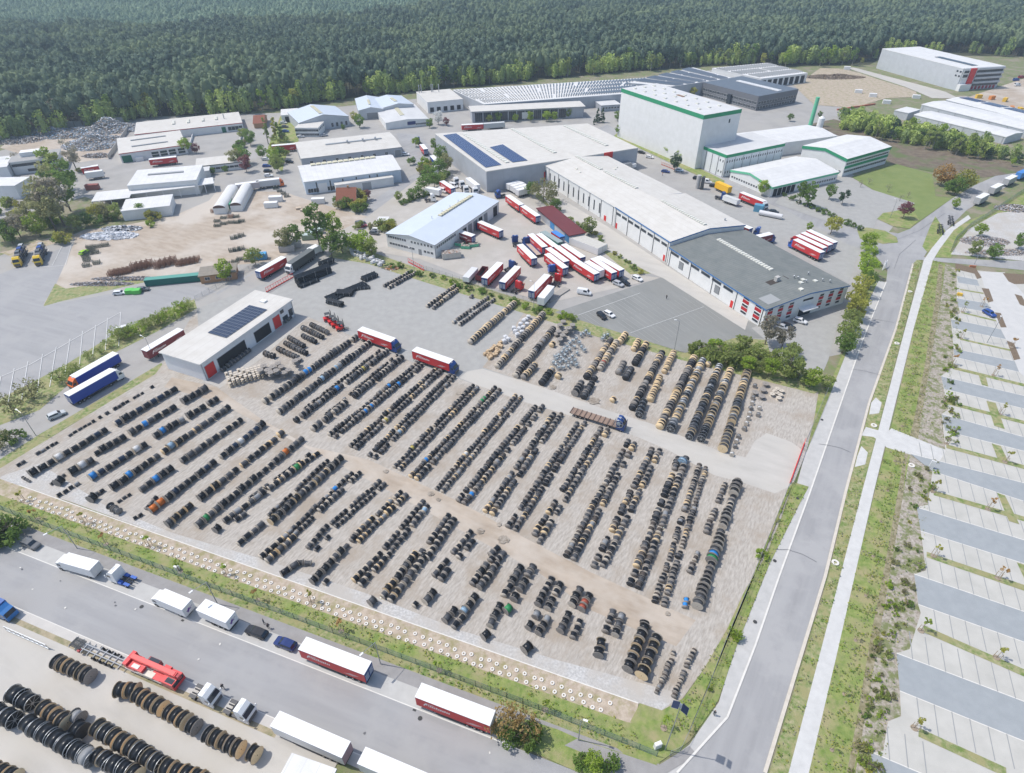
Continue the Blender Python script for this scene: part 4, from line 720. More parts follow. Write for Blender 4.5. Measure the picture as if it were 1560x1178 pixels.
x = Bld('round_eaved_hall', 'pale blue hall with bright white curved roof', [(463, 277), (610, 258), (592.6, 236)], 6.4, blue_w, roof_w, 'x', rise=1.8, trim=trimw, th=0.25, over=0.4, ridge=0.72, lm='the white roofed pale blue hall'); x.strip(0.12, 0.82, 0.66, 0.78, 12, 0.4, sky_y)
for u in (0.11, 0.25, 0.38, 0.52, 0.66, 0.74): x.feat(0, u, u + 0.012, 0.4, 5.4, glass, 'window')
x.feat(0, 0.13, 0.22, 0, 4.6, trimw, 'panel'); x.wins(0, 5, 2.6, 2.0, 0.6, 0.02, 0.3)
x = Bld('white_annexe', 'long low white annexe in front of the pale blue hall', [(511, 282.5), (599, 270), (596, 263)], 4.2, white_p, roof_c, 'flat', trim=trimw, lm='the long white annexe'); x.feat(0, 0.45, 0.6, 0, 3.4, trimg, 'gate')
x = Bld('brown_house', 'small house with steep brown tiled roof and bushes', [(513, 306), (541, 305), (545, 291)], 3.4, mat('cream plaster', (0.55, 0.47, 0.33), 0.85), tile_r, 'x', rise=4.0, th=0.25, over=0.5, cat='house', lm='the brown roofed house'); x.wins(0, 3, 1.1, 1.2, 1.2); x.wins(1, 2, 1.1, 1.2, 1.2)
b = MB(); b.box(-0.4, -0.4, 0, 0.4, 0.4, 1.2, brick_w); b.build('chimney', x.root, (x.L * 0.6, x.W * 0.5, 7.0))
x = Bld('dark_red_shed', 'long narrow shed with dark red metal roof', [(868, 360), (893, 355), (841, 316.7)], 3.9, grey_w, roof_r, 'flat', trim=mat('dark red trim', (0.14, 0.03, 0.03), 0.6), over=0.5, cat='shed', lm='the dark red roofed shed') if False else Bld('dark_red_shed', 'long narrow shed with dark red metal roof', [(819, 317.5), (868, 358.5), (891, 354)], 3.9, grey_w, roof_r, 'flat', trim=mat('dark red trim', (0.14, 0.03, 0.03), 0.6), over=0.5, cat='shed', lm='the dark red roofed shed')
x.feat(0, 0.42, 0.55, 0, 3.0, doorb, 'door'); x.feat(0, 0.86, 0.99, 0, 3.0, doorb, 'door')
x = Bld('brick_hut', 'small brick hut with flat roof by the road', [(303, 421), (358, 414), (352, 402)], 3.2, brick_w, mat('old felt', (0.20, 0.18, 0.15), 0.9, (0.28, 0.25, 0.21), 1, 5), 'flat', trim=mat('wood fascia', (0.25, 0.17, 0.10), 0.8), over=0.4, cat='hut', lm='the brick hut'); x.wins(0, 3, 1.8, 1.2, 1.2)
x = Bld('gate_hut', 'small white gatehouse in the workshop forecourt', [(574, 337), (590, 337), (593, 330.5)], 3.0, white_p, roof_w, 'flat', cat='hut', lm='the white gatehouse'); x.wins(0, 2, 1.5, 1.2, 1.0)
x = Bld('clubhouse', 'tiny red brown house at the forest edge', [(386, 188), (402, 187), (402, 176)], 3.2, brick_w, tile_r, 'x', rise=2.6, over=0.4, cat='house', lm='the tiny red brown house')
x = Bld('corner_roof_building', 'white flat roofed building at the bottom photo edge', [(412, 1215), (478, 1240), (520, 1178)], 4.5, white_p, roof_w, 'flat', trim=trimg, over=0.3, lm='the white roof at the bottom edge')
# yard walls, containers, cabins
def wallp(label, pts, h, m, name='wall', cat='wall', t=0.25):
    b = MB(); o0 = G(*pts[0])
    for i in range(len(pts) - 1):
        a, c = G(*pts[i]) - o0, G(*pts[i + 1]) - o0; u = (c - a).normalized(); b.box(0, -t / 2, 0, (c - a).length, t / 2, h + i * 0.003, m, o=a, ux=u)
    return tag(b.build(name, None, (o0.x, o0.y, 0)), label, cat)
wallp('grey boundary wall behind the scrap heaps', [(36, 205), (90, 196), (150, 190), (190, 187)], 3.5, conc_m)
wallp('grey concrete wall between scrap yard and white hall', [(166, 243), (198, 196)], 2.5, conc_m)
wallp('white yard wall around the empty court by the forest', [(289, 226), (295, 206), (369, 199), (366, 222)], 1.6, trimw)
# ================================================================ cable reels
wood_n = bands('new flange wood', (0.78, 0.60, 0.37), (0.60, 0.45, 0.26), 0.14, 'Y', 0.07, 0.8)
wood_o = bands('old flange wood', (0.42, 0.36, 0.29), (0.25, 0.205, 0.16), 0.14, 'Y', 0.08, 0.85)
wood_g = bands('grey flange wood', (0.29, 0.265, 0.24), (0.19, 0.175, 0.16), 0.14, 'Y', 0.08, 0.9)
wood_p = bands('pale flange wood', (0.56, 0.50, 0.42), (0.42, 0.365, 0.29), 0.14, 'Y', 0.08, 0.85)
wood_b = mat('black steel flange', (0.035, 0.038, 0.045), 0.45, metal=0.3)
cab = {k: bands('cable ' + k, c, tuple(x * 0.45 for x in c), 0.07, 'X', 0.25, r) for k, c, r in (
    ('black', (0.016, 0.018, 0.022), 0.30), ('charcoal', (0.08, 0.083, 0.09), 0.5), ('brownblack', (0.085, 0.07, 0.06), 0.6), ('navy', (0.016, 0.03, 0.06), 0.35),
    ('blue', (0.03, 0.24, 0.62), 0.45), ('orange', (0.62, 0.17, 0.03), 0.5), ('green', (0.035, 0.26, 0.09), 0.45), ('white', (0.66, 0.66, 0.65), 0.5), ('grey', (0.28, 0.29, 0.30), 0.5), ('paleblue', (0.30, 0.44, 0.56), 0.5), ('red', (0.42, 0.10, 0.06), 0.5), ('purple', (0.10, 0.05, 0.14), 0.5), ('yellow', (0.55, 0.45, 0.12), 0.5), ('tan', (0.42, 0.33, 0.22), 0.7))}
hubm = mat('hub hole', (0.02, 0.018, 0.016), 0.9)
RM = {}
rimm = mat('flange rim', (0.20, 0.18, 0.16), 0.85, (0.31, 0.28, 0.245), 3, 4); rimn = mat('new flange rim', (0.30, 0.235, 0.165), 0.85, (0.13, 0.11, 0.09), 1.2, 3, wid=.1)
def disc(n, m, t=0.08, steel_=False):
    key = (n, m.name, t, steel_)
    if key in RM: return RM[key]
    b = MB()
    if not steel_:
        b.cyl((-t / 2, 0, 0), (t / 2, 0, 0), 0.5, m, n); q_ = b.mi(m if m is wood_b else rimn if m is wood_n else rimm); b.m[:n] = [q_] * n
        if n > 14:
            b.cyl((-t / 2 - 0.004, 0, 0), (t / 2 + 0.004, 0, 0), 0.035, hubm, 8)
            for k in range(6):
                a = math.pi * k / 3; b.cyl((-t / 2 - 0.012, 0.2 * math.cos(a), 0.2 * math.sin(a)), (t / 2 + 0.012, 0.2 * math.cos(a), 0.2 * math.sin(a)), 0.012, hubm, 5)
    else:
        for k in range(n):
            a, c = 2 * math.pi * k / n, 2 * math.pi * (k + 1) / n; r0, r1 = 0.46, 0.5; h = t / 2
            P = [(r0 * math.cos(a), r0 * math.sin(a)), (r1 * math.cos(a), r1 * math.sin(a)), (r1 * math.cos(c), r1 * math.sin(c)), (r0 * math.cos(c), r0 * math.sin(c))]
            i = len(b.v); b.v += [(-h, y, z) for y, z in P] + [(h, y, z) for y, z in P]; q = b.mi(m)
            for f in ((0, 1, 2, 3), (7, 6, 5, 4), (1, 5, 6, 2), (4, 0, 3, 7)): b.f.append(tuple(i + z for z in f)); b.m.append(q)
        for k in range(8):
            a = math.pi * k / 4; y, z = math.cos(a), math.sin(a); b.cyl((0, 0.06 * y, 0.06 * z), (0, 0.47 * y, 0.47 * z), 0.016, m, 5)
        b.cyl((-t / 2, 0, 0), (t / 2, 0, 0), 0.09, m, 10)
    RM[key] = b.mesh('flange'); return RM[key]
def drum(n, m, fill=0.84):
    key = ('drum', n, m.name, fill)
    if key in RM: return RM[key]
    b = MB(); b.cyl((-0.5, 0, 0), (0.5, 0, 0), fill / 2, m, n); me = b.mesh('cable_winding', True)
    for p in me.polygons:
        if len(p.vertices) > 4: p.use_smooth = False
    RM[key] = me; return me
REELS = []      # (world x, y, z, heading, diameter, width, colour, flange, desc, ordinal in row, row phrase, standing)
def rowline(phrase, pts, D0, D1, pitch, cols='kkc', fl='oogggg', gap=0.0, seed=0, jit=0.12, w=0.9, spec=(), ps=1.0, ds=0.89):
    """reels along a line of photo points, near end first"""
    r = random.Random(seed * 77 + len(REELS)); P = [G(px, py, 0.45 * (D0 + D1) / 2) for px, py in pts]
    L = (P[-1] - P[0]).length; t = (P[-1] - P[0]).normalized(); n = Vector((-t.y, t.x)); a0 = math.atan2(t.y, t.x)
    D0 *= ds; D1 *= ds; pitch *= ps; s = 0.0; k = 0; D = r.uniform(D0, D1); pick = {'k': 'black', 'c': 'charcoal', 'b': 'brownblack', 'n': 'navy'}
    sp = [(Vector(G(x, y, 0.8)), c) for x, y, c in spec]
    while s < L + 0.2:
        if r.random() < 0.35: D = r.uniform(D0, D1)
        wd = pitch * r.uniform(0.8, 1.15)
        if r.random() < gap: s += pitch * r.uniform(.5, 1.5); continue
        c = P[0] + t * (s + wd / 2) + n * r.uniform(-jit, jit); co = r.choice([pick[q] for q in cols]); q = r.random()
        if q > 0.978: co = 'grey'
        ff = r.choice(fl); DD = D * r.uniform(0.94, 1.05)
        for v, cc in sp:
            if (v - c).length < wd * 0.62: co = cc; DD = max(DD, D1 * 0.98)
        REELS.append([c.x, c.y, 0.0, a0 + r.gauss(0, 0.05), DD, wd * w, co, ff, k, phrase]); k += 1; s += wd + (r.uniform(0.03, 0.24) if pitch < 2.2 and D1 < 2.3 else r.uniform(.02, .12)) + (r.random() < .05) * .8
def dbl(phrase, pts, D0, D1, pitch, off=1.5, lines=2, **kw):
    P = [G(*p, 0.8) for p in (pts[0], pts[-1])]; t = (P[1] - P[0]).normalized(); n = Vector((-t.y, t.x)); sd_ = kw.pop('seed', 0)
    for i in range(lines):
        o = n * off * (0.5 - i); q = []
        for p in P: a = PX(p.x + o.x, p.y + o.y, 0.8); q.append((a[0], a[1]))
        rowline(('left line, ' if i == 0 else 'right line, ') + phrase, q, D0, D1, pitch, seed=sd_ + i * 13 + 1, **kw)
OW = ['zeroth', 'first', 'second', 'third', 'fourth', 'fifth', 'sixth', 'seventh', 'eighth', 'ninth', 'tenth', 'eleventh', 'twelfth', 'thirteenth', 'fourteenth', 'fifteenth', 'sixteenth', 'seventeenth', 'eighteenth', 'nineteenth', 'twentieth', 'twenty-first', 'twenty-second', 'twenty-third', 'twenty-fourth']
fr = lambda i: OW[i] + ' front row from left'
bk = lambda i: OW[i] + ' middle row from left'
# front block (between the roadside strip and the earth track)
rowline('small row along the west verge', [(0, 724), (236, 587)], 0.75, 1.05, 1.05, gap=0.25, seed=1, fl='g')
rowline(fr(1), [(44, 723), (258, 597)], 2.0, 2.4, 1.9, seed=2, gap=0.04, spec=((90, 698, 'white'), (163, 652, 'green')), cols='kkn'); rowline('small reels by ' + fr(1), [(34, 727), (44, 732)], 0.8, 1.1, 0.9, seed=3)
rowline(fr(2), [(85, 737), (90, 732)], 2.5, 2.6, 1.8, seed=4); rowline('inner part, ' + fr(2), [(104, 720), (141, 700)], 2.1, 2.5, 1.9, seed=5, spec=((126, 706, 'white'),)); rowline('small ones, ' + fr(2), [(76, 738), (95, 725)], 0.8, 1.2, 1.0, seed=6, gap=.2)
rowline('far part, ' + fr(2), [(143, 692), (185, 669)], 0.9, 2.2, 1.5, seed=7, gap=0.1); rowline('end part, ' + fr(2), [(196, 660), (306, 595)], 2.0, 2.4, 1.9, seed=8, spec=((218, 647, 'blue'),), gap=.04)
rowline('near part, ' + fr(3), [(86, 756), (115, 738)], 1.0, 1.4, 1.3, seed=9); rowline(fr(3), [(136, 729), (222, 676)], 1.9, 2.3, 1.8, seed=10, spec=((137, 728, 'blue'), (205, 683, 'white')), cols='kkn'); rowline('end part, ' + fr(3), [(234, 665), (326, 610)], 1.9, 2.3, 1.8, seed=11, spec=((245, 658, 'blue'), (282, 634, 'white')))
rowline('start of ' + fr(4), [(136, 762), (137, 761)], 2.5, 2.6, 1.8, seed=12); rowline('near part, ' + fr(4), [(144, 755), (152, 750)], 1.0, 1.4, 1.2, seed=13); rowline('mid part, ' + fr(4), [(168, 744), (185, 733)], 2.0, 2.2, 1.8, seed=14); rowline(fr(4), [(192, 727), (348, 620)], 1.9, 2.4, 1.8, seed=15, gap=0.04, spec=((194, 725, 'blue'), (258, 681, 'paleblue')), fl='oogn')
rowline('start of ' + fr(5), [(168, 770), (178, 777)], 2.0, 2.4, 1.7, seed=16); rowline('small ones, ' + fr(5), [(178, 765), (198, 752)], 0.8, 1.1, 1.0, seed=17); rowline(fr(5), [(213, 747), (371, 636)], 1.9, 2.3, 1.8, seed=18, gap=0.08, spec=((241, 729, 'blue'),))
rowline('lone pair by ' + fr(6), [(203, 791), (209, 787)], 0.9, 1.1, 1.1, seed=19); rowline(fr(6), [(228, 779), (399, 647)], 1.9, 2.3, 1.8, seed=20, gap=0.03, spec=((238, 770, 'orange'), (283, 731, 'white'), (364, 677, 'white')), cols='kkn')
rowline('small ones by ' + fr(6), [(222, 776), (240, 756)], 0.9, 1.4, 1.2, seed=21, gap=.3)
rowline(fr(7), [(253, 800), (426, 662)], 1.8, 2.3, 1.8, seed=22, gap=0.05, fl='oogn'); rowline('lone reel below ' + fr(8), [(326, 809), (327, 808)], 1.9, 2.0, 1.6, seed=23)
rowline(fr(8), [(299, 802), (453, 674)], 1.6, 2.2, 1.6, seed=24, gap=0.04, spec=((311, 793, 'green'), (436, 688, 'orange')))
rowline(fr(9), [(340, 794), (483, 690)], 1.5, 2.2, 1.5, seed=25, gap=0.03, spec=((446, 712, 'green'), (458, 700, 'blue')), fl='oogn'); rowline('side line, ' + fr(9), [(358, 793), (366, 787)], 1.4, 1.6, 1.4, seed=26); rowline('side line by ' + fr(9), [(380, 760), (470, 692)], 1.2, 1.6, 1.3, seed=27, gap=.2)
rowline('near part, ' + fr(10), [(362, 829), (399, 798)], 1.6, 2.0, 1.6, seed=28); rowline(fr(10), [(411, 796), (514, 703)], 1.8, 2.3, 1.6, seed=29, fl='oogn'); rowline('side line, ' + fr(10), [(408, 785), (500, 700)], 1.1, 1.5, 1.2, seed=30, gap=.12)
dbl(fr(11), [(401, 852), (440, 818)], 1.7, 2.0, 1.5, 1.9, seed=31, fl='oon'); dbl(fr(11) + ', far part', [(442, 814), (540, 722)], 1.2, 1.7, 1.25, 1.6, seed=32, gap=.05, spec=((509, 746, 'blue'),))
rowline('start of ' + fr(12), [(427, 875), (440, 866)], 1.7, 1.9, 1.8, seed=33); rowline('lone ones, ' + fr(12), [(452, 858), (463, 858)], 1.4, 1.6, 1.4, seed=34); rowline('near part, ' + fr(12), [(469, 835), (494, 805)], 1.4, 1.7, 1.2, seed=35); rowline('lone side reels, ' + fr(12), [(476, 842), (500, 818)], 1.2, 1.4, 1.3, seed=36, gap=.5); dbl(fr(12), [(507, 800), (580, 737)], 1.1, 1.6, 1.2, 1.6, seed=37, spec=((557, 742, 'blue'),))
rowline('near part, ' + fr(13), [(474, 887), (498, 862)], 1.9, 2.2, 1.6, seed=38); rowline('beside start of ' + fr(13), [(492, 889), (493, 888)], 1.4, 1.5, 1.3, seed=39); rowline('mid part, ' + fr(13), [(503, 857), (535, 822)], 1.4, 2.2, 1.5, seed=40, gap=.1); dbl(fr(13), [(541, 822), (613, 753)], 1.3, 1.8, 1.25, 1.7, seed=41, fl='ogn')
dbl(fr(14), [(543, 888), (585, 845)], 1.4, 1.7, 1.4, 1.8, seed=42, fl='oon'); dbl(fr(14) + ', far part', [(590, 838), (646, 770)], 1.2, 1.7, 1.25, 1.7, seed=43, gap=.08, spec=((646, 775, 'paleblue'),))
rowline('lone reel below ' + fr(15), [(562, 920), (563, 919)], 1.9, 2, 1.7, seed=44); dbl(fr(15), [(588, 912), (636, 850)], 1.7, 2.1, 1.5, 2.0, seed=45, gap=.12, fl='oon'); dbl(fr(15) + ', far part', [(645, 848), (684, 792)], 1.4, 1.9, 1.4, 1.8, seed=46, gap=.05, spec=((653, 829, 'blue'), (668, 817, 'blue'), (649, 839, 'white')))
rowline('lone reel below ' + fr(16), [(629, 923), (630, 922)], 1.5, 1.6, 1.4, seed=47); rowline('start of ' + fr(16), [(646, 918), (656, 906)], 1.9, 2.1, 1.6, seed=48); dbl(fr(16), [(665, 880), (718, 818)], 1.5, 1.9, 1.4, 1.8, seed=49, gap=.15)
dbl('start of ' + fr(17), [(684, 952), (700, 932)], 1.7, 1.9, 1.6, 2.2, seed=50, spec=()); rowline('mid part, ' + fr(17), [(704, 935), (718, 917)], 2.0, 2.2, 1.6, seed=51, spec=((708, 929, 'paleblue'),)); dbl(fr(17), [(724, 893), (752, 856)], 1.6, 2.1, 1.4, 1.8, seed=52, spec=((739, 857, 'blue'),)); dbl('end of ' + fr(17), [(752, 850), (762, 840)], 1.6, 1.9, 1.4, 1.9, seed=53)
rowline('lone reel below ' + fr(18), [(735, 972), (736, 971)], 2.0, 2.1, 1.7, seed=54, jit=0); rowline('near part, ' + fr(18), [(745, 954), (760, 926)], 1.8, 2.1, 1.6, seed=55); rowline('beside near part, ' + fr(18), [(769, 932), (770, 931)], 2.0, 2.1, 1.6, seed=56, spec=((770, 929, 'green'),)); dbl(fr(18), [(774, 911), (801, 866)], 1.6, 2.2, 1.4, 2.2, seed=57)
rowline('lone reel below ' + fr(19), [(798, 993), (799, 992)], 2.2, 2.3, 1.8, seed=58); dbl('near part, ' + fr(19), [(812, 962), (822, 944)], 1.7, 2.1, 1.5, 2.2, seed=59); dbl(fr(19), [(826, 925), (844, 890)], 1.7, 2.0, 1.4, 2.0, seed=60)
dbl('near part, ' + fr(20), [(862, 967), (874, 942)], 1.6, 2.0, 1.4, 2.6, seed=61); dbl(fr(20), [(878, 926), (890, 903)], 1.7, 2.1, 1.4, 2.2, seed=62, spec=((888, 922, 'red'),))
rowline('near part, ' + fr(21), [(911, 1000), (916, 972)], 2.1, 2.3, 1.7, seed=63, fl='nog'); dbl(fr(21), [(930, 966), (938, 942)], 1.7, 1.9, 1.4, 1.9, seed=64)
dbl(fr(22), [(966, 1026), (990, 966)], 2.35, 2.75, 1.8, 2.7, seed=65, jit=0.05, fl='gonn', cols='kkk'); rowline('behind ' + fr(22), [(979, 960), (981, 952)], 2.2, 2.3, 1.7, seed=66)
rowline('small row near the road corner', [(1000, 1056), (1026, 996)], 1.0, 1.3, 0.75, seed=67, cols='kcb', gap=.08); rowline('small row beside the corner hedge', [(1026, 1062), (1056, 992)], 1.0, 1.35, 0.7, seed=68, cols='kcb', gap=.05)
# middle block (between the earth track and the concrete road)
MIDS = [((402, 612), (541, 514), 2.1, 2.5, 1.45, 0, ((452, 582, 'blue'), (467, 566, 'blue'))), ((424, 628), (561, 523), 2.0, 2.4, 1.4, 0, ((491, 578, 'paleblue'), (508, 562, 'paleblue'))), ((449, 641), (590, 534), 1.7, 2.2, 1.3, 1, ((514, 590, 'blue'), (553, 561, 'yellow'))), ((476, 654), (612, 544), 2.0, 2.3, 1.35, 1, ()), ((505, 664), (640, 554), 1.4, 1.9, 1.25, 2, ((563, 619, 'blue'), (555, 629, 'blue'), (589, 588, 'blue'), (604, 585, 'blue'))), ((537, 681), (667, 564), 1.4, 1.9, 1.2, 2, ((630, 595, 'blue'), (587, 638, 'yellow'))), ((566, 696), (686, 575), 1.3, 1.7, 1.15, 2, ((610, 660, 'paleblue'),)), ((604, 713), (724, 589), 1.3, 1.7, 1.15, 2, ((625, 681, 'yellow'),)), ((630, 728), (757, 593), 1.3, 1.8, 1.2, 2, ((736, 606, 'green'), (731, 611, 'green'), (649, 700, 'blue'))), ((669, 747), (789, 605), 1.2, 1.6, 1.1, 2, ((713, 690, 'white'),)), ((702, 765), (821, 619), 1.4, 1.8, 1.2, 2, ((765, 673, 'blue'), (718, 750, 'blue'))), ((744, 781), (848, 632), 1.4, 1.9, 1.3, 2, ()), ((779, 805), (884, 646), 1.3, 1.8, 1.2, 2, ()), ((815, 824), (918, 658), 1.4, 1.9, 1.3, 2, ((816, 822, 'tan'),)), ((868, 850), (960, 676), 1.4, 1.9, 1.3, 2, ()), ((910, 866), (998, 687), 1.4, 1.9, 1.3, 2, ((932, 817, 'tan'),)), ((966, 893), (1038, 702), 1.6, 2.1, 1.35, 2, ()), ((1004, 920), (1070, 712), 1.2, 1.7, 0.95, 2, ()), ((1062, 925), (1124, 732), 1.9, 2.9, 1.3, 3, ((1085, 852, 'green'), (1088, 846, 'blue')))]
for i, (a, c, D0, D1, p, md, sp) in enumerate(MIDS):
    ph = bk(i + 1); gp = 0.02 if i < 10 else 0.13; F_ = 'oggb' if i < 5 else 'gggggbbon'
    if md == 0: rowline(ph, [a, c], D0, D1, p, seed=100 + i, gap=.02, fl=F_, spec=sp, jit=.06)
    elif md == 1: rowline(ph, [a, c], D0, D1, p, seed=100 + i, gap=.02, fl=F_, spec=sp); rowline('side line, ' + ph, [(a[0] + 14, a[1] - 18), (c[0] - 10, c[1] - 2)], 0.8, 1.3, 1.1, seed=200 + i, gap=.3)
    elif md == 2: dbl(ph, [a, c], D0, D1, p, 1.75, seed=120 + i * 3, gap=gp, fl=F_, spec=sp, cols='kkccb')
    else: rowline('right line, ' + ph, [a, c], D0, D1, p, seed=300, gap=.05, fl='gog', spec=sp); rowline('left line, ' + ph, [(1048, 880), (1108, 728)], 1.2, 1.7, 1.2, seed=301, gap=.22, cols='kcb')
rowline('pair beside the nineteenth middle row', [(1044, 926), (1045, 916)], 1.3, 1.4, 1.1, seed=302, spec=((1045, 920, 'blue'), (1045, 926, 'blue'), (1044, 916, 'blue')))
rowline('lone big reel by the concrete road', [(1038, 706), (1039, 705)], 2.9, 3.0, 1.3, seed=303, spec=((1038, 705, 'paleblue'),), fl='s')
# rows behind the concrete road
BR = lambda s: s + ' back row'
dbl('short row below the hedge', [(588, 437), (630, 414)], 1.4, 1.7, 1.3, 2.4, seed=400); dbl('first row on the paved yard', [(655, 468), (695, 438)], 1.5, 1.9, 1.3, 2.4, seed=401, fl='ogn', spec=((681, 453, 'tan'),)); dbl('second row on the paved yard', [(695, 493), (747, 455)], 1.3, 1.6, 1.2, 2.6, seed=402)
rowline('long single row on the paved yard', [(716, 521), (781, 464)], 2.3, 2.6, 1.2, seed=403, fl='nog', jit=.04); rowline('by the first paved row', [(717, 453), (718, 452)], 1.5, 1.6, 1.4, seed=404)
rowline(BR('first'), [(757, 558), (826, 480)], 2.3, 2.6, 1.15, seed=405, fl='nggob', jit=.05, cols='kkb'); rowline(BR('second'), [(785, 572), (843, 500)], 2.3, 2.6, 1.15, seed=406, fl='nggob', jit=.05, cols='kkb'); rowline('right line, ' + BR('second'), [(797, 575), (817, 554)], 2.3, 2.5, 1.2, seed=407, fl='ng')
rowline(BR('third'), [(825, 584), (840, 564)], 2.4, 2.5, 1.4, seed=408, fl='nb', jit=.03, cols='k'); rowline('lone reel by ' + BR('third'), [(849, 574), (850, 573)], 2.2, 2.3, 1.2, seed=409, fl='n'); rowline('lone reel among grey reels', [(840, 526), (841, 525)], 2.2, 2.3, 1.2, seed=410, fl='n')
rowline('front pair, ' + BR('fourth'), [(875, 600), (884, 585)], 2.4, 2.5, 1.4, seed=411, fl='bg', cols='kc'); rowline('front right, ' + BR('fourth'), [(888, 605), (900, 587)], 2.2, 2.4, 1.4, seed=412, fl='bg', cols='kc')
rowline('left line, ' + BR('fourth'), [(893, 575), (930, 519)], 2.2, 2.5, 1.2, seed=413, fl='nbg', cols='kcb'); rowline('right line, ' + BR('fourth'), [(914, 562), (938, 523)], 2.2, 2.5, 1.15, seed=414, fl='gno', cols='kb', spec=((919, 553, 'red'),)); rowline('far end, ' + BR('fourth'), [(944, 521), (952, 511)], 2.3, 2.5, 1.3, seed=415, fl='n'); rowline('lone reel by ' + BR('fourth'), [(904, 578), (905, 577)], 2.1, 2.2, 1.3, seed=416, fl='b', cols='c')
rowline('left, short ' + BR('fifth'), [(942, 568), (949, 555)], 2.2, 2.4, 1.3, seed=417, fl='g', cols='c'); rowline('right, short ' + BR('fifth'), [(952, 576), (960, 565)], 2.3, 2.5, 1.3, seed=418, fl='b', cols='c'); rowline('lone reel on bare ground', [(932, 610), (933, 609)], 1.9, 2.0, 1.1, seed=419, fl='n', cols='b')
rowline('left line, ' + BR('sixth'), [(965, 532), (972, 521)], 2.2, 2.4, 1.2, seed=420, fl='n', cols='b'); rowline('right line, ' + BR('sixth'), [(967, 554), (982, 527)], 2.4, 2.5, 1.4, seed=421, fl='nb', cols='k')
rowline('left line, ' + BR('seventh'), [(963, 622), (1008, 538)], 2.3, 2.6, 1.2, seed=422, fl='nbgg', jit=.05); rowline('right line, ' + BR('seventh'), [(973, 633), (981, 612)], 2.5, 2.6, 1.5, seed=423, fl='s', cols='k'); rowline('mid right line, ' + BR('seventh'), [(991, 609), (1006, 573)], 2.2, 2.5, 1.15, seed=424, fl='n', cols='b'); rowline('far right line, ' + BR('seventh'), [(1012, 566), (1025, 539)], 2.2, 2.5, 1.15, seed=425, fl='n', cols='b')
rowline('left line, ' + BR('eighth'), [(1005, 650), (1056, 548)], 2.4, 2.7, 1.2, seed=426, fl='nbgg', jit=.05); rowline('right line, ' + BR('eighth'), [(1021, 655), (1070, 550)], 2.5, 2.7, 1.35, seed=427, fl='ns', spec=((1023, 650, 'grey'), (1026, 642, 'grey'), (1029, 634, 'grey')), jit=.05)
rowline('left line, ' + BR('ninth'), [(1050, 666), (1095, 560)], 2.5, 2.8, 1.4, seed=428, fl='ssn', jit=.05); rowline('right line, ' + BR('ninth'), [(1068, 670), (1112, 566)], 2.5, 2.7, 1.35, seed=429, fl='nns', jit=.05); rowline('lone reel behind ' + BR('eighth'), [(1077, 556), (1078, 555)], 2.0, 2.1, 1.1, seed=430, fl='n', cols='b')
rowline(BR('tenth'), [(1101, 685), (1138, 568)], 2.5, 2.8, 1.45, seed=431, fl='snn', jit=.05)
# yard across the road, bottom left
C2 = dict(cols='k', jit=0.04, ps=1.28, ds=.95)
rowline('short row by the sliding gate', [(86, 1008), (136, 1030)], 2.9, 3.0, 1.15, seed=500, fl='nng', **C2)
rowline('long row beside the crane', [(178, 1052), (200, 1052)], 2.9, 3.0, 1.5, seed=501, fl='nsn', **C2); rowline('main part, long row beside the crane', [(208, 1058), (282, 1098)], 2.9, 3.1, 1.25, seed=502, fl='nn', **C2); rowline('lone reel in long crane row', [(290, 1104), (297, 1107)], 2.9, 3.0, 1.4, seed=503, fl='g', **C2)
rowline('row ending by the white tractors', [(316, 1118), (366, 1142)], 2.9, 3.0, 1.2, seed=504, fl='nng', **C2); rowline('last reel by the white tractors', [(382, 1146), (392, 1151)], 2.9, 3.0, 1.4, seed=505, fl='n', **C2)
rowline('left cluster by the photo edge', [(20, 1056), (42, 1068)], 3.2, 3.4, 1.9, seed=506, fl='ssn', **C2); rowline('cluster cut by the left edge', [(-20, 1080), (20, 1096)], 3.2, 3.3, 1.8, seed=507, fl='s', **C2)
rowline('upper short row, lower yard', [(65, 1078), (94, 1096)], 2.8, 3.0, 1.25, seed=508, fl='nn', **C2); rowline('lone reel, lower yard', [(112, 1090), (120, 1094)], 2.8, 2.9, 1.3, seed=509, fl='g', **C2)
rowline('long steel reel row, lower yard', [(40, 1100), (132, 1152)], 3.1, 3.3, 1.7, seed=510, fl='ssn', **C2); rowline('pair with blue flange, lower yard', [(116, 1109), (130, 1118)], 2.9, 3.0, 1.4, seed=511, fl='nb', **C2)
rowline('right long row, lower yard', [(148, 1108), (240, 1162)], 3.0, 3.2, 1.5, seed=512, fl='snn', **C2); rowline('bottom row, lower yard', [(145, 1150), (210, 1182)], 2.9, 3.1, 1.4, seed=513, fl='ns', **C2); rowline('row cut by the bottom edge', [(250, 1168), (310, 1190)], 2.9, 3.0, 1.3, seed=514, fl='nn', **C2); rowline('corner pair at the bottom left', [(-10, 1172), (14, 1182)], 2.9, 3.0, 1.3, seed=515, fl='n', **C2)
FL = {'n': wood_n, 'o': wood_p, 'g': wood_g, 'b': wood_b, 's': steel}
FN = {'n': 'new yellow wood', 'o': 'pale wood', 'g': 'grey wood', 'b': 'black', 's': 'spoked steel'}
CN = {'charcoal': 'dark grey', 'brownblack': 'dark brown', 'navy': 'dark navy', 'paleblue': 'pale blue', 'tan': 'empty tan'}
for i_, (a_, c_) in enumerate([((474, 494), (496, 505)), ((461, 499), (488, 512)), ((461, 511), (480, 520)), ((440, 514), (463, 527)), ((434, 522), (462, 536)), ((423, 531), (450, 543)), ((403, 538), (413, 541))]): rowline(OW[i_ + 1] + ' short row beside the depot', [a_, c_], 1.9, 2.1, 1.2, seed=600 + i_, fl='ggb', cols='kcb', jit=.05)
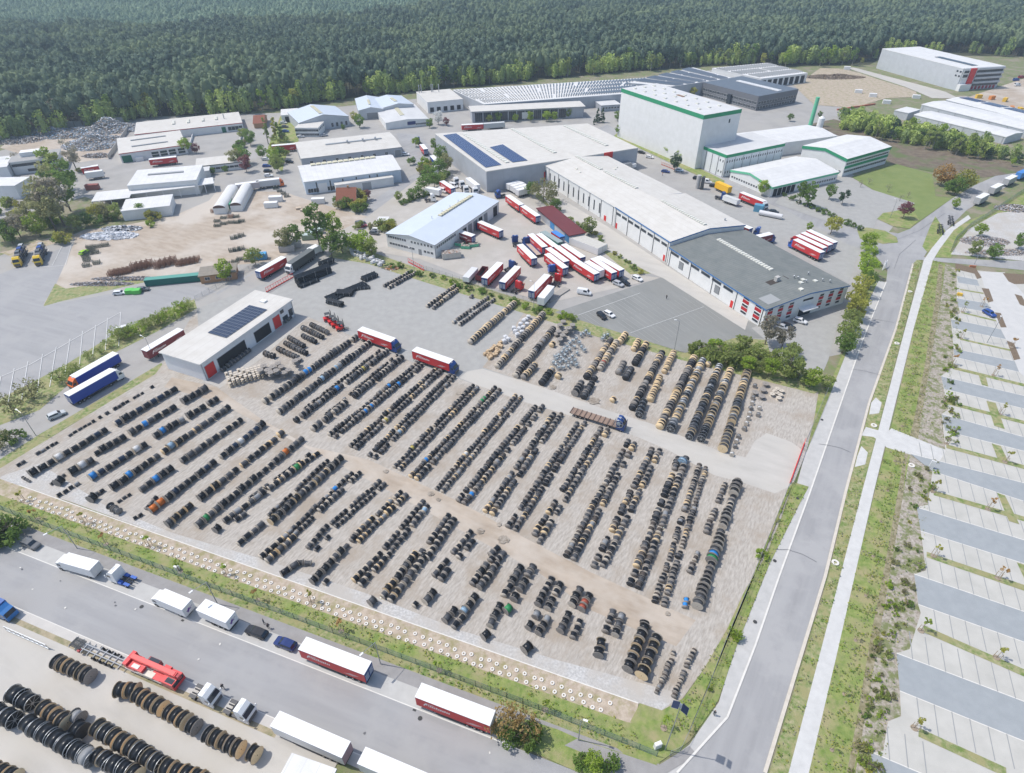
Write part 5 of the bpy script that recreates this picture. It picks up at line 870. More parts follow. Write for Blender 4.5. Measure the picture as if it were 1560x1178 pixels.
rowline('reels inside the left depot bay', [(337, 564), (376, 536)], 1.6, 1.9, 1.3, seed=610, fl='g', cols='c'); rowline('pair at the depot corner', [(430, 492), (441, 484)], 1.6, 1.8, 1.3, seed=611, fl='g', cols='c')
def psize(r):
    x, y, s = PX(r[0], r[1], 1.0); return (s * r[4] * (1 + 0.5 * r[5])) if -20 < x < 1580 and -20 < y < 1195 else 0
order = sorted(range(len(REELS)), key=lambda i: -psize(REELS[i])); single = set(order[:292])
g_label = {}
for i in order[:292]:
    x, y, z, a, D, w, co, ff, k, ph = REELS[i]
    lab = f"{CN.get(co, co)} cable reel, {ordw(k)} from near end, {ph}"
    if len(lab.split()) > 16: lab = lab.replace(' from near end', '')
    rt = empty('cable_reel', (x, y, z + D / 2), a, lab, 'cable reel', 'cable reels standing in rows on the yards')
    m = FL[ff]
    for s_ in (-1, 1): o = link('flange', disc(26, m, 0.07 if ff != 's' else 0.06, ff == 's'), rt, (s_ * (w / 2 - 0.04), 0, 0), None, (1, D, D)); o.rotation_euler.x = (k * 0.7) % 3
    link('cable_winding', drum(26, cab[co], (.88 if D > 2.6 else .80) if ff != 's' else 0.9), rt, (0, 0, 0), None, (w - 0.12, D, D))
# the rest of the reels: more than could be told apart, one mesh
b = MB(); V, Fq, Mi = [], [], []; mats_ = []
def mid_(m):
    if m not in mats_: mats_.append(m)
    return mats_.index(m)
N_ = 14; ang = np.arange(N_) * 2 * np.pi / N_; nv = 0
for i in order[292:]:
    x, y, z, a, D, w, co, ff, k, ph = REELS[i]; ca, sa = math.cos(a), math.sin(a)
    segs = [(-w / 2, -w / 2 + .07, .5, FL[ff]), (w / 2 - .07, w / 2, .5, FL[ff]), (-w / 2 + .07, w / 2 - .07, .385, cab[co])]
    for x0, x1, r_, m in segs:
        lx = np.concatenate([np.full(N_, x0), np.full(N_, x1), [x0, x1]]); ly = np.concatenate([np.cos(ang), np.cos(ang), [0, 0]]) * r_ * D; lz = np.concatenate([np.sin(ang), np.sin(ang), [0, 0]]) * r_ * D + D / 2
        V.append(np.stack([x + lx * ca - ly * sa, y + lx * sa + ly * ca, z + lz], 1)); j = np.arange(N_); jn = (j + 1) % N_; q = mid_(m); qr = mid_(rimn if m is wood_n else rimm) if r_ > .45 else q
        f = np.stack([nv + j, nv + jn, nv + N_ + jn, nv + N_ + j], 1); Fq.append(f); Mi += [qr] * N_
        if r_ > .45:
            je = j[::2]; Fq.append(np.stack([nv + 2 * N_ + 0 * je, nv + (je + 2) % N_, nv + je + 1, nv + je], 1)); Fq.append(np.stack([nv + 2 * N_ + 1 + 0 * je, nv + N_ + je, nv + N_ + je + 1, nv + N_ + (je + 2) % N_], 1)); Mi += [q] * N_
        nv += 2 * N_ + 2
o = link('cable_reels', npmesh('cable_reels', np.concatenate(V), np.concatenate(Fq), mats_, Mi)); tag(o, 'smaller black cable reels filling the rows of the gravel yard', 'cable reels', kind='stuff')
print('reels', len(REELS))
# upright empty reels, pallets of empty reels and galvanised reels
def upright(D, h, m, m2):
    b = MB(); b.cyl((0, 0, 0), (0, 0, .08), D / 2, m, 18); c = MB(); c.cyl((0, 0, .08), (0, 0, h - .08), D * .2, m2, 10); t = MB(); t.cyl((0, 0, h - .01), (0, 0, h + .005), D * .06, hubm, 8)
    return b.mesh('flange'), c.mesh('core'), t.mesh('hub'), h - .08
e1 = upright(1.0, 0.75, wood_p, wood_n); e2 = upright(1.9, 1.05, wood_g, wood_o); e3 = upright(1.5, 0.9, wood_p, wood_o)
def ereel(px, py, z, e, D, desc, grp, cat='empty reel', dx=0, dy=0):
    p = G(px, py, z + 0.4) + Vector((dx, dy)); r = empty('empty_reel', (p.x, p.y, z), rng.random() * 3, None, cat, grp); link('flange', e[0], r); link('flange', e[0], r, (0, 0, e[3])); link('core', e[1], r); link('hub', e[2], r, (0, 0, 0)); auto(r, desc, px, py - z * 3)
    return r
land('the blue forklift row', 510, 492)
ux_, uy_ = Vector((math.cos(R(30)), math.sin(R(30)))), Vector((-math.sin(R(30)), math.cos(R(30))))
base = G(352, 590)
for i in range(9):
    for j in range(5):
        hgt = 3 if (i + j) % 3 else 2
        for k in range(hgt):
            if i > 5 and k > 1: continue
            p = base + ux_ * (i * 1.15) + uy_ * (j * 1.15); x_, y_, _ = PX(p.x, p.y, k * .8)
            r = empty('empty_reel', (p.x, p.y, k * 0.76), 0, None, 'empty reel', 'small empty wooden reels stacked by the depot'); link('flange', e1[0], r); link('flange', e1[0], r, (0, 0, e1[3])); link('core', e1[1], r)
            r['label'] = f"small empty wooden reel in the depot stacks, {['bottom', 'middle', 'top'][k]} layer, {OW[i + 1]} column, {OW[j + 1]} file"
for i, (x_, y_, n_) in enumerate([(408, 566, 3), (416, 561, 3), (424, 556, 2), (413, 570, 3), (421, 567, 3), (429, 561, 2), (450, 552, 3), (455, 549, 1), (433, 570, 2), (440, 566, 2), (402, 560, 2), (397, 566, 3)]):
    for k in range(n_): ereel(x_, y_, k * 1.06, e2, 1.9, 'large empty grey reel standing upright in a stack', 'large empty reels stacked upright')
for i, (x_, y_, n_) in enumerate([(853, 497, 2), (858, 492, 1), (866, 502, 3), (872, 497, 3), (851, 507, 2), (857, 513, 2), (848, 511, 1), (853, 519, 2), (862, 508, 1), (1150, 600, 1), (1166, 587, 1), (1162, 596, 1), (1160, 606, 1)]):
    for k in range(n_): ereel(x_, y_, k * 1.06, e2, 1.9, 'weathered empty reel lying flat near the galvanised reels' if x_ < 900 else 'pale empty drum near the east fence', 'empty reels by the hedge')
for (x_, y_) in [(1176, 602), (1180, 598), (1184, 594), (1188, 603), (1186, 608), (1183, 600), (1190, 597)]: ereel(x_, y_, 0, e3, 1.5, 'pale wooden drum in the small heap by the fence', 'pale drums by the fence')
# galvanised open reels
gb = MB()
for s_ in (-.45, .45):
    for k in range(16):
        a, c = math.pi * k / 8, math.pi * (k + 1) / 8; gb.cyl((s_, .85 * math.cos(a), .85 * math.sin(a)), (s_, .85 * math.cos(c), .85 * math.sin(c)), .05, steel, 5, cap=False)
    for k in range(6): a = math.pi * k / 3; gb.cyl((s_, 0, 0), (s_, .85 * math.cos(a), .85 * math.sin(a)), .04, steel, 4)
gm = gb.mesh('rims'); gc = MB(); gc.cyl((-.45, 0, 0), (.45, 0, 0), .38, mat('galvanised core', (0.36, 0.43, 0.46), 0.5), 12); gcm = gc.mesh('core')
GP = [(893, 504), (897, 509), (889, 508), (885, 511), (921, 512), (926, 510), (918, 516), (873, 519), (878, 516), (882, 522), (868, 523), (864, 528), (859, 532), (856, 537), (886, 529), (890, 533), (851, 541), (848, 547), (843, 552), (847, 556), (853, 552), (858, 548), (862, 551), (867, 547), (871, 553), (866, 558), (858, 560), (876, 549), (872, 543), (861, 541), (855, 545), (879, 538), (875, 528), (868, 533), (851, 560), (846, 543), (878, 556), (863, 536)]
for x_, y_ in GP:
    p = G(x_, y_, .85); r = empty('steel_reel', (p.x, p.y, .87), R(60) + rng.gauss(0, .5), None, 'steel reel', 'galvanised steel reels scattered on the gravel'); link('rims', gm, r); link('core', gcm, r); auto(r, 'galvanised open steel reel on gravel', x_, y_)
land('the galvanised reel heap', 860, 545); land('the lone wooden reel', 932, 610)
for i, (x_, y_) in enumerate([(1146, 614), (1144, 622), (1142, 630), (1147, 606), (1140, 637), (1150, 588), (1137, 645), (1134, 653), (1122, 672), (1120, 680), (1115, 692), (1155, 632), (1157, 622), (1125, 665)]):
    p = G(x_, y_, .6); r = empty('small_drum', (p.x, p.y, .62), R(62) + rng.gauss(0, .2), None, 'drum', 'small drums beside the tenth back row'); D = 1.2
    for s_ in (-.4, .4): link('flange', disc(26, wood_g if i % 2 else wood_p, 0.07), r, (s_, 0, 0), None, (1, D, D))
    link('winding', drum(26, cab['grey' if i % 2 else 'white'], .84), r, (0, 0, 0), None, (.75, D, D)); auto(r, 'small pale cable drum beside the tenth back row', x_, y_)
# ================================================================ vehicles
tyre = mat('tyre rubber', (0.02, 0.02, 0.021), 0.9); chas = mat('chassis steel', (0.035, 0.036, 0.04), 0.7); rimst = mat('wheel rim', (0.35, 0.35, 0.36), 0.4, metal=0.5)
PAINT = {}
def paint(c, r=0.35):
    k = tuple(c)
    if k not in PAINT: PAINT[k] = mat('paint %.2f %.2f %.2f' % k, k, r, spec=0.5)
    return PAINT[k]
WHITE, REDC, BLUEC, GREENC, MAROON, YEL, GREY, DKG, ORG, LBL = (0.74, 0.74, 0.73), (0.50, 0.028, 0.03), (0.015, 0.055, 0.33), (0.06, 0.22, 0.17), (0.17, 0.022, 0.03), (0.80, 0.45, 0.02), (0.40, 0.41, 0.40), (0.05, 0.06, 0.06), (0.75, 0.16, 0.03), (0.06, 0.22, 0.55)
NAVY = (0.012, 0.05, 0.20)
def wheel_mesh(r=0.5, w=0.32):
    b = MB(); b.cyl((0, -w / 2, 0), (0, w / 2, 0), r, tyre, 14); c = MB(); c.cyl((0, -w / 2 - .01, 0), (0, w / 2 + .01, 0), r * .5, rimst, 10); return b.mesh('wheel'), c.mesh('rim')
(WH_, RI_), (WHC, RIC) = wheel_mesh(), wheel_mesh(0.33, 0.22)
def b2(f): b = MB(); f(b); return b
VP = {}
def trailer(L=13.6, side=REDC, roof=WHITE, logo=True, hh=4.0, z0=1.15, key=None, doors=NAVY, far=False, w=2.55):
    k = ('t', L, side, roof, logo, hh, doors, far)
    if k in VP: return VP[k]
    y = w / 2; P = []
    b = MB(); sm = paint(side, .5)
    for s in (-1, 1):
        b.box(-L / 2, min(s * y, s * (y - .06)), z0, L / 2, max(s * y, s * (y - .06)), hh - .12, sm)
    b.box(L / 2 - .08, -y + .06, z0, L / 2 - 0.001, y - .06, hh - .12, paint(doors if doors != NAVY else side, .5))
    b.box(-L / 2, -y + .06, z0 - .12, L / 2, y - .06, z0, chas); P.append(('cargo_body', b.mesh('cargo_body'), (0, 0, 0), []))
    b = MB(); b.box(-L / 2 - .03, -y - .03, hh - .12, L / 2 + .03, y + .03, hh, paint(roof, .6)); P.append(('roof', b.mesh('roof'), (0, 0, 0), []))
    for s in (-1, 1):
        b = MB(); b.box(-.05, -y / 2 + .02, 0, .02, y / 2 - .02, hh - .14 - z0, paint(doors, .5))
        if not far and doors == NAVY: [b.box(-.06, -.5, .35 + q * .45, -.045, .5, .6 + q * .45, paint((.45, .48, .52))) for q in range(4)]
        P.append(('rear_door', b.mesh('rear_door'), (-L / 2, s * y / 2, z0), []))
    if logo:
        b = MB(); wm = paint((.72, .68, .66), .6)
        for s in (-1, 1):
            yy = s * (y + .004); X = lambda u: -s * u       # reads left to right on each side
            def q(u0, v0, u1, v1, du=0): p = [(X(u0), yy, v0), (X(u1), yy, v0), (X(u1 + du), yy, v1), (X(u0 + du), yy, v1)]; b.poly(p if s > 0 else p[::-1], wm)
            u = L * 0.10 * (1 if s < 0 else 1)
            hs = [.62, .34, .40, .36, .36, .50, .34, .38, .34, .46, .34, .36]
            for i, h_ in enumerate(hs): q(-L * .36 + i * .38, 2.45 - i * .012, -L * .36 + i * .38 + .25, 2.45 + h_, .07)
            q(-L * .40, 2.05, -L * .38, 3.1, .5); q(-L * .40 + .4, 3.0, -L * .25, 3.14, .3); q(-L * .33, 2.22, -L * .12, 2.30, .2)
            for i in range(4): q(L * .16 + i * .35, 1.75 + i * .17, L * .30 + i * .35, 1.83 + i * .17, .55)
        P.append(('lettering', b.mesh('lettering'), (0, 0, 0), []))
    b = MB(); b.box(-L / 2, -.5, .75, L / 2 - 1.2, .5, z0 - .12, chas); b.box(-L / 2 + .1, -y + .05, .45, -L / 2 + .22, y - .05, .6, chas)
    for s in (-1, 1): b.box(-L / 2 + 4.6, min(s * y, s * (y - .05)), .45, L / 2 - 3.6, max(s * y, s * (y - .05)), .95, chas); b.box(L / 2 - 3.0, s * .9 - .07, 0.05, L / 2 - 2.86, s * .9 + .07, 1.0, chas)
    P.append(('chassis', b.mesh('chassis'), (0, 0, 0), []))
    if far:
        b = MB()
        for i in range(3):
            for s in (-1, 1): b.cyl((-L / 2 + 1.6 + i * 1.3, s * 1.1 - .15, .5), (-L / 2 + 1.6 + i * 1.3, s * 1.1 + .15, .5), .5, tyre, 10)
        P.append(('axle_group', b.mesh('axle_group'), (0, 0, 0), []))
    else:
        for i in range(3):
            for s in (-1, 1): P.append(('wheel', WH_, (-L / 2 + 1.6 + i * 1.3, s * 1.08, .5), [('rim', RI_, (0, 0, 0), [])]))
    VP[k] = P; return P
def cabparts(col=NAVY, x0=0.0, far=False, frame=(0.05, 0.05, 0.055), roofz=3.75):
    """tractor unit; fifth wheel at x0, cab in front"""
    k = ('c', col, x0, far, frame, roofz)
    if k in VP: return VP[k]
    P = []; m = paint(col, .3); w = 1.24
    pr = [(1.35, .55), (3.62, .5), (3.68, 1.7), (3.52, 2.1), (3.05, 3.05), (2.3, roofz), (1.35, roofz - .05)]
    b = MB(); n = len(pr); xs = [(x0 + a, z) for a, z in pr]
    i = len(b.v); b.v += [(a, -w * (1 if z < 2.6 else .93), z) for a, z in xs] + [(a, w * (1 if z < 2.6 else .93), z) for a, z in xs]; q = b.mi(m)
    for j in range(n): c = (j + 1) % n; b.f.append((i + j, i + n + j, i + n + c, i + c)); b.m.append(q)
    b.f.append(tuple(range(i, i + n))[::1]); b.m.append(q); b.f.append(tuple(range(i + 2 * n - 1, i + n - 1, -1))); b.m.append(q)
    P.append(('cab', b.mesh('cab'), (0, 0, 0), []))
    b = MB(); g = .02
    b.poly([(x0 + 3.53 + g, -1.14, 2.12), (x0 + 3.53 + g, 1.14, 2.12), (x0 + 2.98 + g, 1.08, 3.14), (x0 + 2.98 + g, -1.08, 3.14)], glass); P.append(('windscreen', b.mesh('windscreen'), (0, 0, 0), []))
    for s in (-1, 1):
        b = MB(); yy = s * (w + .012); p = [(x0 + 2.4, yy, 1.95), (x0 + 3.4, yy, 1.95), (x0 + 3.15, yy, 2.58), (x0 + 2.4, yy, 2.58)]; b.poly(p if s < 0 else p[::-1], glass); P.append(('side_window', b.mesh('side_window'), (0, 0, 0), []))
        if not far: b = MB(); b.box(x0 + 3.45, s * 1.42 - .1, 1.9, x0 + 3.6, s * 1.42 + .1, 2.6, paint(col, .3)); P.append(('mirror', b.mesh('mirror'), (0, 0, 0), []))
    b = MB(); b.poly([(x0 + 1.9, -.35, roofz - .02), (x0 + 2.2, -.35, roofz + .012), (x0 + 2.2, .35, roofz + .012), (x0 + 1.9, .35, roofz - .02)], paint((.5, .52, .55))); P.append(('roof_hatch', b.mesh('roof_hatch'), (0, 0, 0), []))
    b = MB(); b.box(x0 + 3.63, -1.0, .6, x0 + 3.72, 1.0, 1.5, paint((.08, .08, .085), .5)); P.append(('grille', b.mesh('grille'), (0, 0, 0), []))
    fm = paint(frame, .5); b = MB(); b.box(x0 - 1.6, -.42, .75, x0 + 1.35, -.25, 1.05, chas); b.box(x0 - 1.6, .25, .75, x0 + 1.35, .42, 1.05, chas); b.box(x0 + .2, -1.2, .55, x0 + 1.2, -.5, 1.1, fm); b.box(x0 + .2, .5, .55, x0 + 1.2, 1.2, 1.1, fm); b.box(x0 - 1.7, -1.2, .95, x0 - .3, -.62, 1.12, fm); b.box(x0 - 1.7, .62, .95, x0 - .3, 1.2, 1.12, fm); b.box(x0 - .45, -.5, 1.0, x0 + .45, .5, 1.14, chas)
    P.append(('chassis', b.mesh('chassis'), (0, 0, 0), []))
    for a, s in ((-.75, -1), (-.75, 1), (2.75, -1), (2.75, 1)): P.append(('wheel', WH_, (x0 + a, s * 1.02, .5), [('rim', RI_, (0, 0, 0), [])]))
    VP[k] = P; return P
def artic(side, cabc, far=False, **kw):
    L = kw.pop('L', 13.6); return trailer(L, side, far=far, **kw) + cabparts(cabc, L / 2 - 1.9, far)
def boxtruck(L=7.2, col=WHITE, cabc=WHITE, logo=False):
    k = ('bt', L, col, cabc)
    if k in VP: return VP[k]
    P = []; m = paint(col, .5); x1 = L / 2 - .3
    b = MB(); b.box(-L / 2, -1.25, 1.05, x1, 1.25, 3.55, m); P.append(('cargo_box', b.mesh('cargo_box'), (0, 0, 0), []))
    b = MB(); b.box(-L / 2 - .05, -1.15, 1.1, -L / 2 + .01, 1.15, 3.4, paint((.62, .62, .61))); P.append(('rear_door', b.mesh('rear_door'), (0, 0, 0), []))
    pr = [(x1 + .1, .5), (x1 + 2.0, .5), (x1 + 2.05, 1.5), (x1 + 1.7, 2.45), (x1 + .9, 2.75), (x1 + .1, 3.3)]; n = len(pr); b = MB(); q = b.mi(paint(cabc, .35))
    b.v += [(a, -1.1, z) for a, z in pr] + [(a, 1.1, z) for a, z in pr]
    for j in range(n): c = (j + 1) % n; b.f.append((j, n + j, n + c, c)); b.m.append(q)
    b.f += [tuple(range(n)), tuple(range(2 * n - 1, n - 1, -1))]; b.m += [q, q]; P.append(('cab', b.mesh('cab'), (0, 0, 0), []))
    b = MB(); b.poly([(x1 + 2.05, -1, 1.55), (x1 + 2.05, 1, 1.55), (x1 + 1.73, .95, 2.42), (x1 + 1.73, -.95, 2.42)], glass); P.append(('windscreen', b.mesh('windscreen'), (0, 0, 0), []))
    for s in (-1, 1): b = MB(); yy = s * 1.112; p = [(x1 + .7, yy, 1.5), (x1 + 1.8, yy, 1.5), (x1 + 1.5, yy, 2.2), (x1 + .7, yy, 2.2)]; b.poly(p if s < 0 else p[::-1], glass); P.append(('side_window', b.mesh('side_window'), (0, 0, 0), []))
    b = MB(); b.box(-L / 2 + .2, -.45, .6, x1 + .1, .45, 1.04, chas); P.append(('chassis', b.mesh('chassis'), (0, 0, 0), []))
    for a, s in ((-L / 2 + 1.8, -1), (-L / 2 + 1.8, 1), (x1 + 1.2, -1), (x1 + 1.2, 1)): P.append(('wheel', WH_, (a, s * 1.0, .5), [('rim', RI_, (0, 0, 0), [])]))
    VP[k] = P; return P
def car(col, kind='suv'):
    k = ('car', col, kind)
    if k in VP: return VP[k]
    P = []; m = paint(col, .25)
    if kind == 'van': ST = [(-2.6, .9, .45, 1.1, 1.2), (-2.5, .97, .4, 1.25, 2.15), (-.2, .97, .4, 1.25, 2.2), (1.1, .97, .4, 1.2, 2.1), (1.9, .95, .4, 1.1, 1.2), (2.6, .85, .4, .85, .88)]
    elif kind == 'estate': ST = [(-2.25, .8, .45, .85, .9), (-2.15, .88, .35, .95, 1.0), (-1.75, .9, .3, .98, 1.42), (-.2, .91, .28, .97, 1.5), (.5, .91, .28, .95, 1.44), (1.25, .9, .3, .93, .97), (2.1, .86, .35, .78, .8), (2.3, .75, .45, .68, .7)]
    else: ST = [(-2.2, .8, .5, .95, 1.0), (-2.1, .9, .4, 1.05, 1.1), (-1.75, .92, .35, 1.08, 1.55), (-.2, .93, .32, 1.06, 1.66), (.45, .93, .32, 1.04, 1.6), (1.15, .92, .35, 1.0, 1.05), (2.0, .88, .4, .88, .9), (2.2, .78, .5, .75, .78)]
    b = MB(); gl = MB(); q = b.mi(m)
    for x, w, zl, zb, zr in ST:
        wr = w * .78 if zr - zb > .2 else w * .92; b.v += [(x, -w * .95, zl), (x, -w, (zl + zb) / 2), (x, -w * .97, zb), (x, -wr, zr), (x, wr, zr), (x, w * .97, zb), (x, w, (zl + zb) / 2), (x, w * .95, zl)]
    for i in range(len(ST) - 1):
        for j in range(8): c = (j + 1) % 8; b.f.append((i * 8 + j, i * 8 + c, (i + 1) * 8 + c, (i + 1) * 8 + j)); b.m.append(q)
    n = len(b.v); b.f += [tuple(range(7, -1, -1)), tuple(range(n - 8, n))]; b.m += [q, q]
    P.append(('body', b.mesh('body'), (0, 0, 0), []))
    def off(p, d=.015): return p
    cab_i = [i for i in range(len(ST) - 1) if ST[i][4] - ST[i][3] > .2 or ST[i + 1][4] - ST[i + 1][3] > .2]
    front = [i for i in cab_i if ST[i + 1][4] - ST[i + 1][3] <= .2]; back = [i for i in cab_i if ST[i][4] - ST[i][3] <= .2]
    def lerp3(a, c, t): return tuple(a[k_] + (c[k_] - a[k_]) * t for k_ in range(3))
    for nm, L_ in (('windscreen', front), ('rear_window', back)):
        for i in L_:
            g = MB(); v = b.v; a, a2, c, c2 = v[i * 8 + 3], v[i * 8 + 4], v[(i + 1) * 8 + 4], v[(i + 1) * 8 + 3]; p = [lerp3(a, c2, .1), lerp3(a2, c, .1), lerp3(c, a2, .1), lerp3(c2, a, .1)]
            g.poly([(x, y * .9, z + .02) for x, y, z in p][::-1], glass); P.append((nm, g.mesh(nm), (0, 0, 0), []))
    mid = [i for i in cab_i if i not in front and i not in back]
    for s in (0, 1):
        g = MB(); v = b.v; A = (2, 3) if s == 0 else (5, 4)
        for i in mid:
            lo0, hi0, lo1, hi1 = v[i * 8 + A[0]], v[i * 8 + A[1]], v[(i + 1) * 8 + A[0]], v[(i + 1) * 8 + A[1]]; dy = -.012 if s == 0 else .012
            if kind == 'van' and i < 2: continue
            p = [lerp3(lo0, hi0, .12), lerp3(lo1, hi1, .12), lerp3(lo1, hi1, .85), lerp3(lo0, hi0, .85)]; g.poly([(x, y + dy, z) for x, y, z in (p if s == 0 else p[::-1])], glass)
        if g.f: P.append(('side_window', g.mesh('side_window'), (0, 0, 0), []))
    for a in (-1.35, 1.4) if kind != 'van' else (-1.7, 1.7):
        for s in (-1, 1): P.append(('wheel', WHC, (a, s * .82, .33), [('rim', RIC, (0, 0, 0), [])]))
    VP[k] = P; return P
GT = 'trucks and trailers on the estate'
def put(parts, name, a, c, label, cat, z=4.0, L=None, group=None, end='mid', front=None):
    """a = front, c = rear, photo points of the roof centre line at height z"""
    A, B_ = G(*a, z), G(*c, z); t = (A - B_).normalized()
    ctr = (A + B_) / 2
    if end == 'front': ctr = A - t * (L / 2)
    if end == 'rear': ctr = B_ + t * (L / 2)
    return spawn(parts, name, (ctr.x, ctr.y, 0), math.atan2(t.y, t.x), label, cat, group)
T = lambda *a, **k: trailer(*a, **k)
RED = dict(side=REDC)
# along the lower road
put(T(), 'curtain_trailer', (460.5, 980), (560.4, 1018.4), 'red curtain trailer parked alone left of the light mast', 'trailer'); land('the roadside red trailers', 600, 1040)
put(T(doors=WHITE), 'curtain_trailer', (637.7, 1051.5), (749.9, 1094.3), 'red curtain trailer beside the orange bush at the roadside', 'trailer')
bt = boxtruck(8.0); put(bt, 'box_truck', (93, 850), (150, 866), 'white box truck parked behind the dark hatchback', 'truck', z=3.0, L=10)
bt2 = boxtruck(7.0); r_ = put(bt2, 'box_truck', (240, 905), (290, 926), 'white box truck with purple rear sign on the lay-by', 'truck', z=3.0)
lg = MB(); pm = paint((.12, .03, .25)); lg.poly([(0, -.55, 2.0), (0, .5, 2.0), (0, .75, 2.25), (0, -.3, 2.25)][::-1], pm); lg.poly([(0, .2, 1.7), (0, .6, 1.7), (0, .2, 2.6), (0, -.2, 2.6)][::-1], pm)
for i in range(5): lg.poly([(0, -.1 - i * .16, 2.35), (0, -.2 - i * .16, 2.35), (0, -.2 - i * .16, 2.5), (0, -.1 - i * .16, 2.5)], pm)
lgm = lg.mesh('purple_sign'); link('purple_sign', lgm, r_, (-3.565, 0, 0))
x = put(T(7.2, WHITE, WHITE, False, 3.6, doors=WHITE), 'box_trailer', (303, 920), (354, 942), 'white box trailer between the box truck and dark car', 'trailer', z=3.6); link('purple_sign', lgm, x, (-3.67, 0, .2))
put(cabparts(WHITE, 0, False, (.02, .10, .42)), 'tractor_unit', (168, 876), (203, 890), 'white tractor unit with blue chassis fenders on the lay-by', 'truck', z=1.5, end='front', L=7.2) if False else spawn(cabparts(WHITE, -1.1, False, (.02, .10, .42)), 'tractor_unit', (*(G(186, 880, 1.2)), 0), math.atan2(-kd.y, -kd.x), 'white tractor unit with blue chassis fenders on the lay-by', 'truck')
put(T(side=(.62, .62, .62), logo=False, doors=(.3, .2, .22)), 'curtain_trailer', (418, 1094.5), (528.5, 1143), 'long white trailer on the near side of the lower road', 'trailer')
put(T(side=(.62, .62, .62), logo=False, doors=WHITE), 'curtain_trailer', (554, 1152), (666, 1200), 'white trailer cut off by the bottom photo edge', 'trailer')
for (x_, y_), lb in (((322, 1062), 'white tractor unit directly in front of the red crane'), ((375, 1086), 'white tractor unit nearest the walking man')):
    p = G(x_, y_, 1.5); q = spawn(cabparts(WHITE, -2.4), 'tractor_unit', (p.x, p.y, 0), math.atan2(kd.y, kd.x), lb, 'truck', 'white tractor units on the lower road'); 
land('the white tractor units', 345, 1070)
def hcar(px, py, ang, col, kind, label=None, desc=None, grp=None):
    p = G(px, py, .7); o = spawn(car(col, kind), 'parked_car', (p.x, p.y, 0), ang, label, 'van' if kind == 'van' else 'car', grp)
    if desc: auto(o, desc, px, py)
    return o
KA = math.atan2(kd.y, kd.x)
BLK, SIL, WC, BLU, RDC, GRC = (.02, .021, .025), (.42, .43, .45), (.72, .72, .72), (.025, .07, .28), (.30, .02, .03), (.12, .125, .13)
hcar(47, 829, KA, GRC, 'suv', 'dark grey hatchback parked beside the hedge on the lay-by'); hcar(391, 963, KA + math.pi, BLK, 'estate', 'black car parked behind the white box trailer'); hcar(435, 981, KA + math.pi, (.012, .03, .13), 'suv', 'dark blue car parked just left of the red trailer')
hcar(86, 632, R(33) + .2, (.5, .52, .52), 'suv', 'silver four wheel drive on the west road'); hcar(189, 503, R(35), WC, 'van', 'white van parked by the long western hedge')
p = G(-8, 925, 1.5); spawn(boxtruck(6.0, (.03, .10, .32), (.03, .16, .42)), 'box_truck', (p.x, p.y, 0), KA, 'blue truck cut by the left edge of the lower road', 'truck')
# skeleton trailer and red crane
sk = []; b = MB()
for y_ in (-.45, .45): b.box(-6.5, y_ - .08, 1.1, 6, y_ + .08, 1.35, trimg)
for k in range(9): b.box(-6.4 + k * 1.5, -1.1, 1.12, -6.25 + k * 1.5, 1.1, 1.3, trimg)
for k in range(12): b.box(-6.4 + k * .22, -.9, 1.36, -6.28 + k * .22, .9, 1.44, trimd)
sk.append(('frame', b.mesh('frame'), (0, 0, 0), [])); b = MB(); b.box(-4.2, -1.2, .8, -3.7, -.6, 1.3, paint((.35, .02, .03))); sk.append(('toolbox', b.mesh('toolbox'), (0, 0, 0), []))
for k in range(4):
    for s in (-1, 1): sk.append(('wheel', WH_, (-.6 + k * 1.35, s * 1.05, .5), [('rim', RI_, (0, 0, 0), [])]))
o = G(152, 996, 1.0); spawn(sk, 'skeleton_trailer', (o.x, o.y, 0), KA, 'bare steel skeleton trailer hitched behind the red crane', 'trailer')
cp = []; CR = paint((.62, .04, .045), .35); b = MB(); b.box(-5.4, -1.3, .9, 5.0, 1.3, 1.35, paint((.5, .5, .5))); b.box(-5.2, -1.25, 1.35, -3.2, 1.25, 1.9, CR); b.box(.2, -1.25, 1.35, 2.6, .2, 1.75, CR); cp.append(('chassis', b.mesh('chassis'), (0, 0, 0), []))
b = MB(); b.box(-4.8, -.1, 2.5, 5.6, .75, 3.35, CR); b.box(-4.6, -.02, 3.36, 5.3, .67, 3.44, paint((.75, .10, .09), .35)); b.box(5.6, 0, 2.3, 6.2, .65, 3.2, paint((.35, .02, .03))); cp.append(('boom', b.mesh('boom'), (0, 0, 0), []))
b = MB(); b.box(-4.6, -1.25, 1.9, -1.2, -.15, 2.5, CR); b.box(-3.6, -1.1, 2.5, -2.1, -.4, 2.62, paint((.62, .60, .55))); b.box(-5.3, -1.3, 1.9, -4.5, 1.3, 3.0, CR); cp.append(('superstructure', b.mesh('superstructure'), (0, 0, 0), []))
b = MB(); b.box(-1.6, .85, 1.6, .9, 1.55, 2.9, paint((.25, .03, .04))); b.box(-1.3, .9, 2.9, .8, 1.5, 2.95, glass); cp.append(('operator_cab', b.mesh('operator_cab'), (0, 0, 0), []))
b = MB(); b.box(3.0, -1.3, .5, 5.7, 1.3, 2.3, CR); b.box(2.0, .8, 1.4, 3.4, 1.4, 2.6, CR); b.box(5.71, -1.15, 1.3, 5.74, 1.15, 2.2, glass); b.box(3.9, -1.1, 2.31, 5.5, -.2, 2.36, glass); cp.append(('cab', b.mesh('cab'), (0, 0, 0), []))
b = MB(); b.box(-2.2, -1.3, 1.36, 1.0, -.3, 1.8, paint((.60, .56, .48))); cp.append(('deck_box', b.mesh('deck_box'), (0, 0, 0), []))
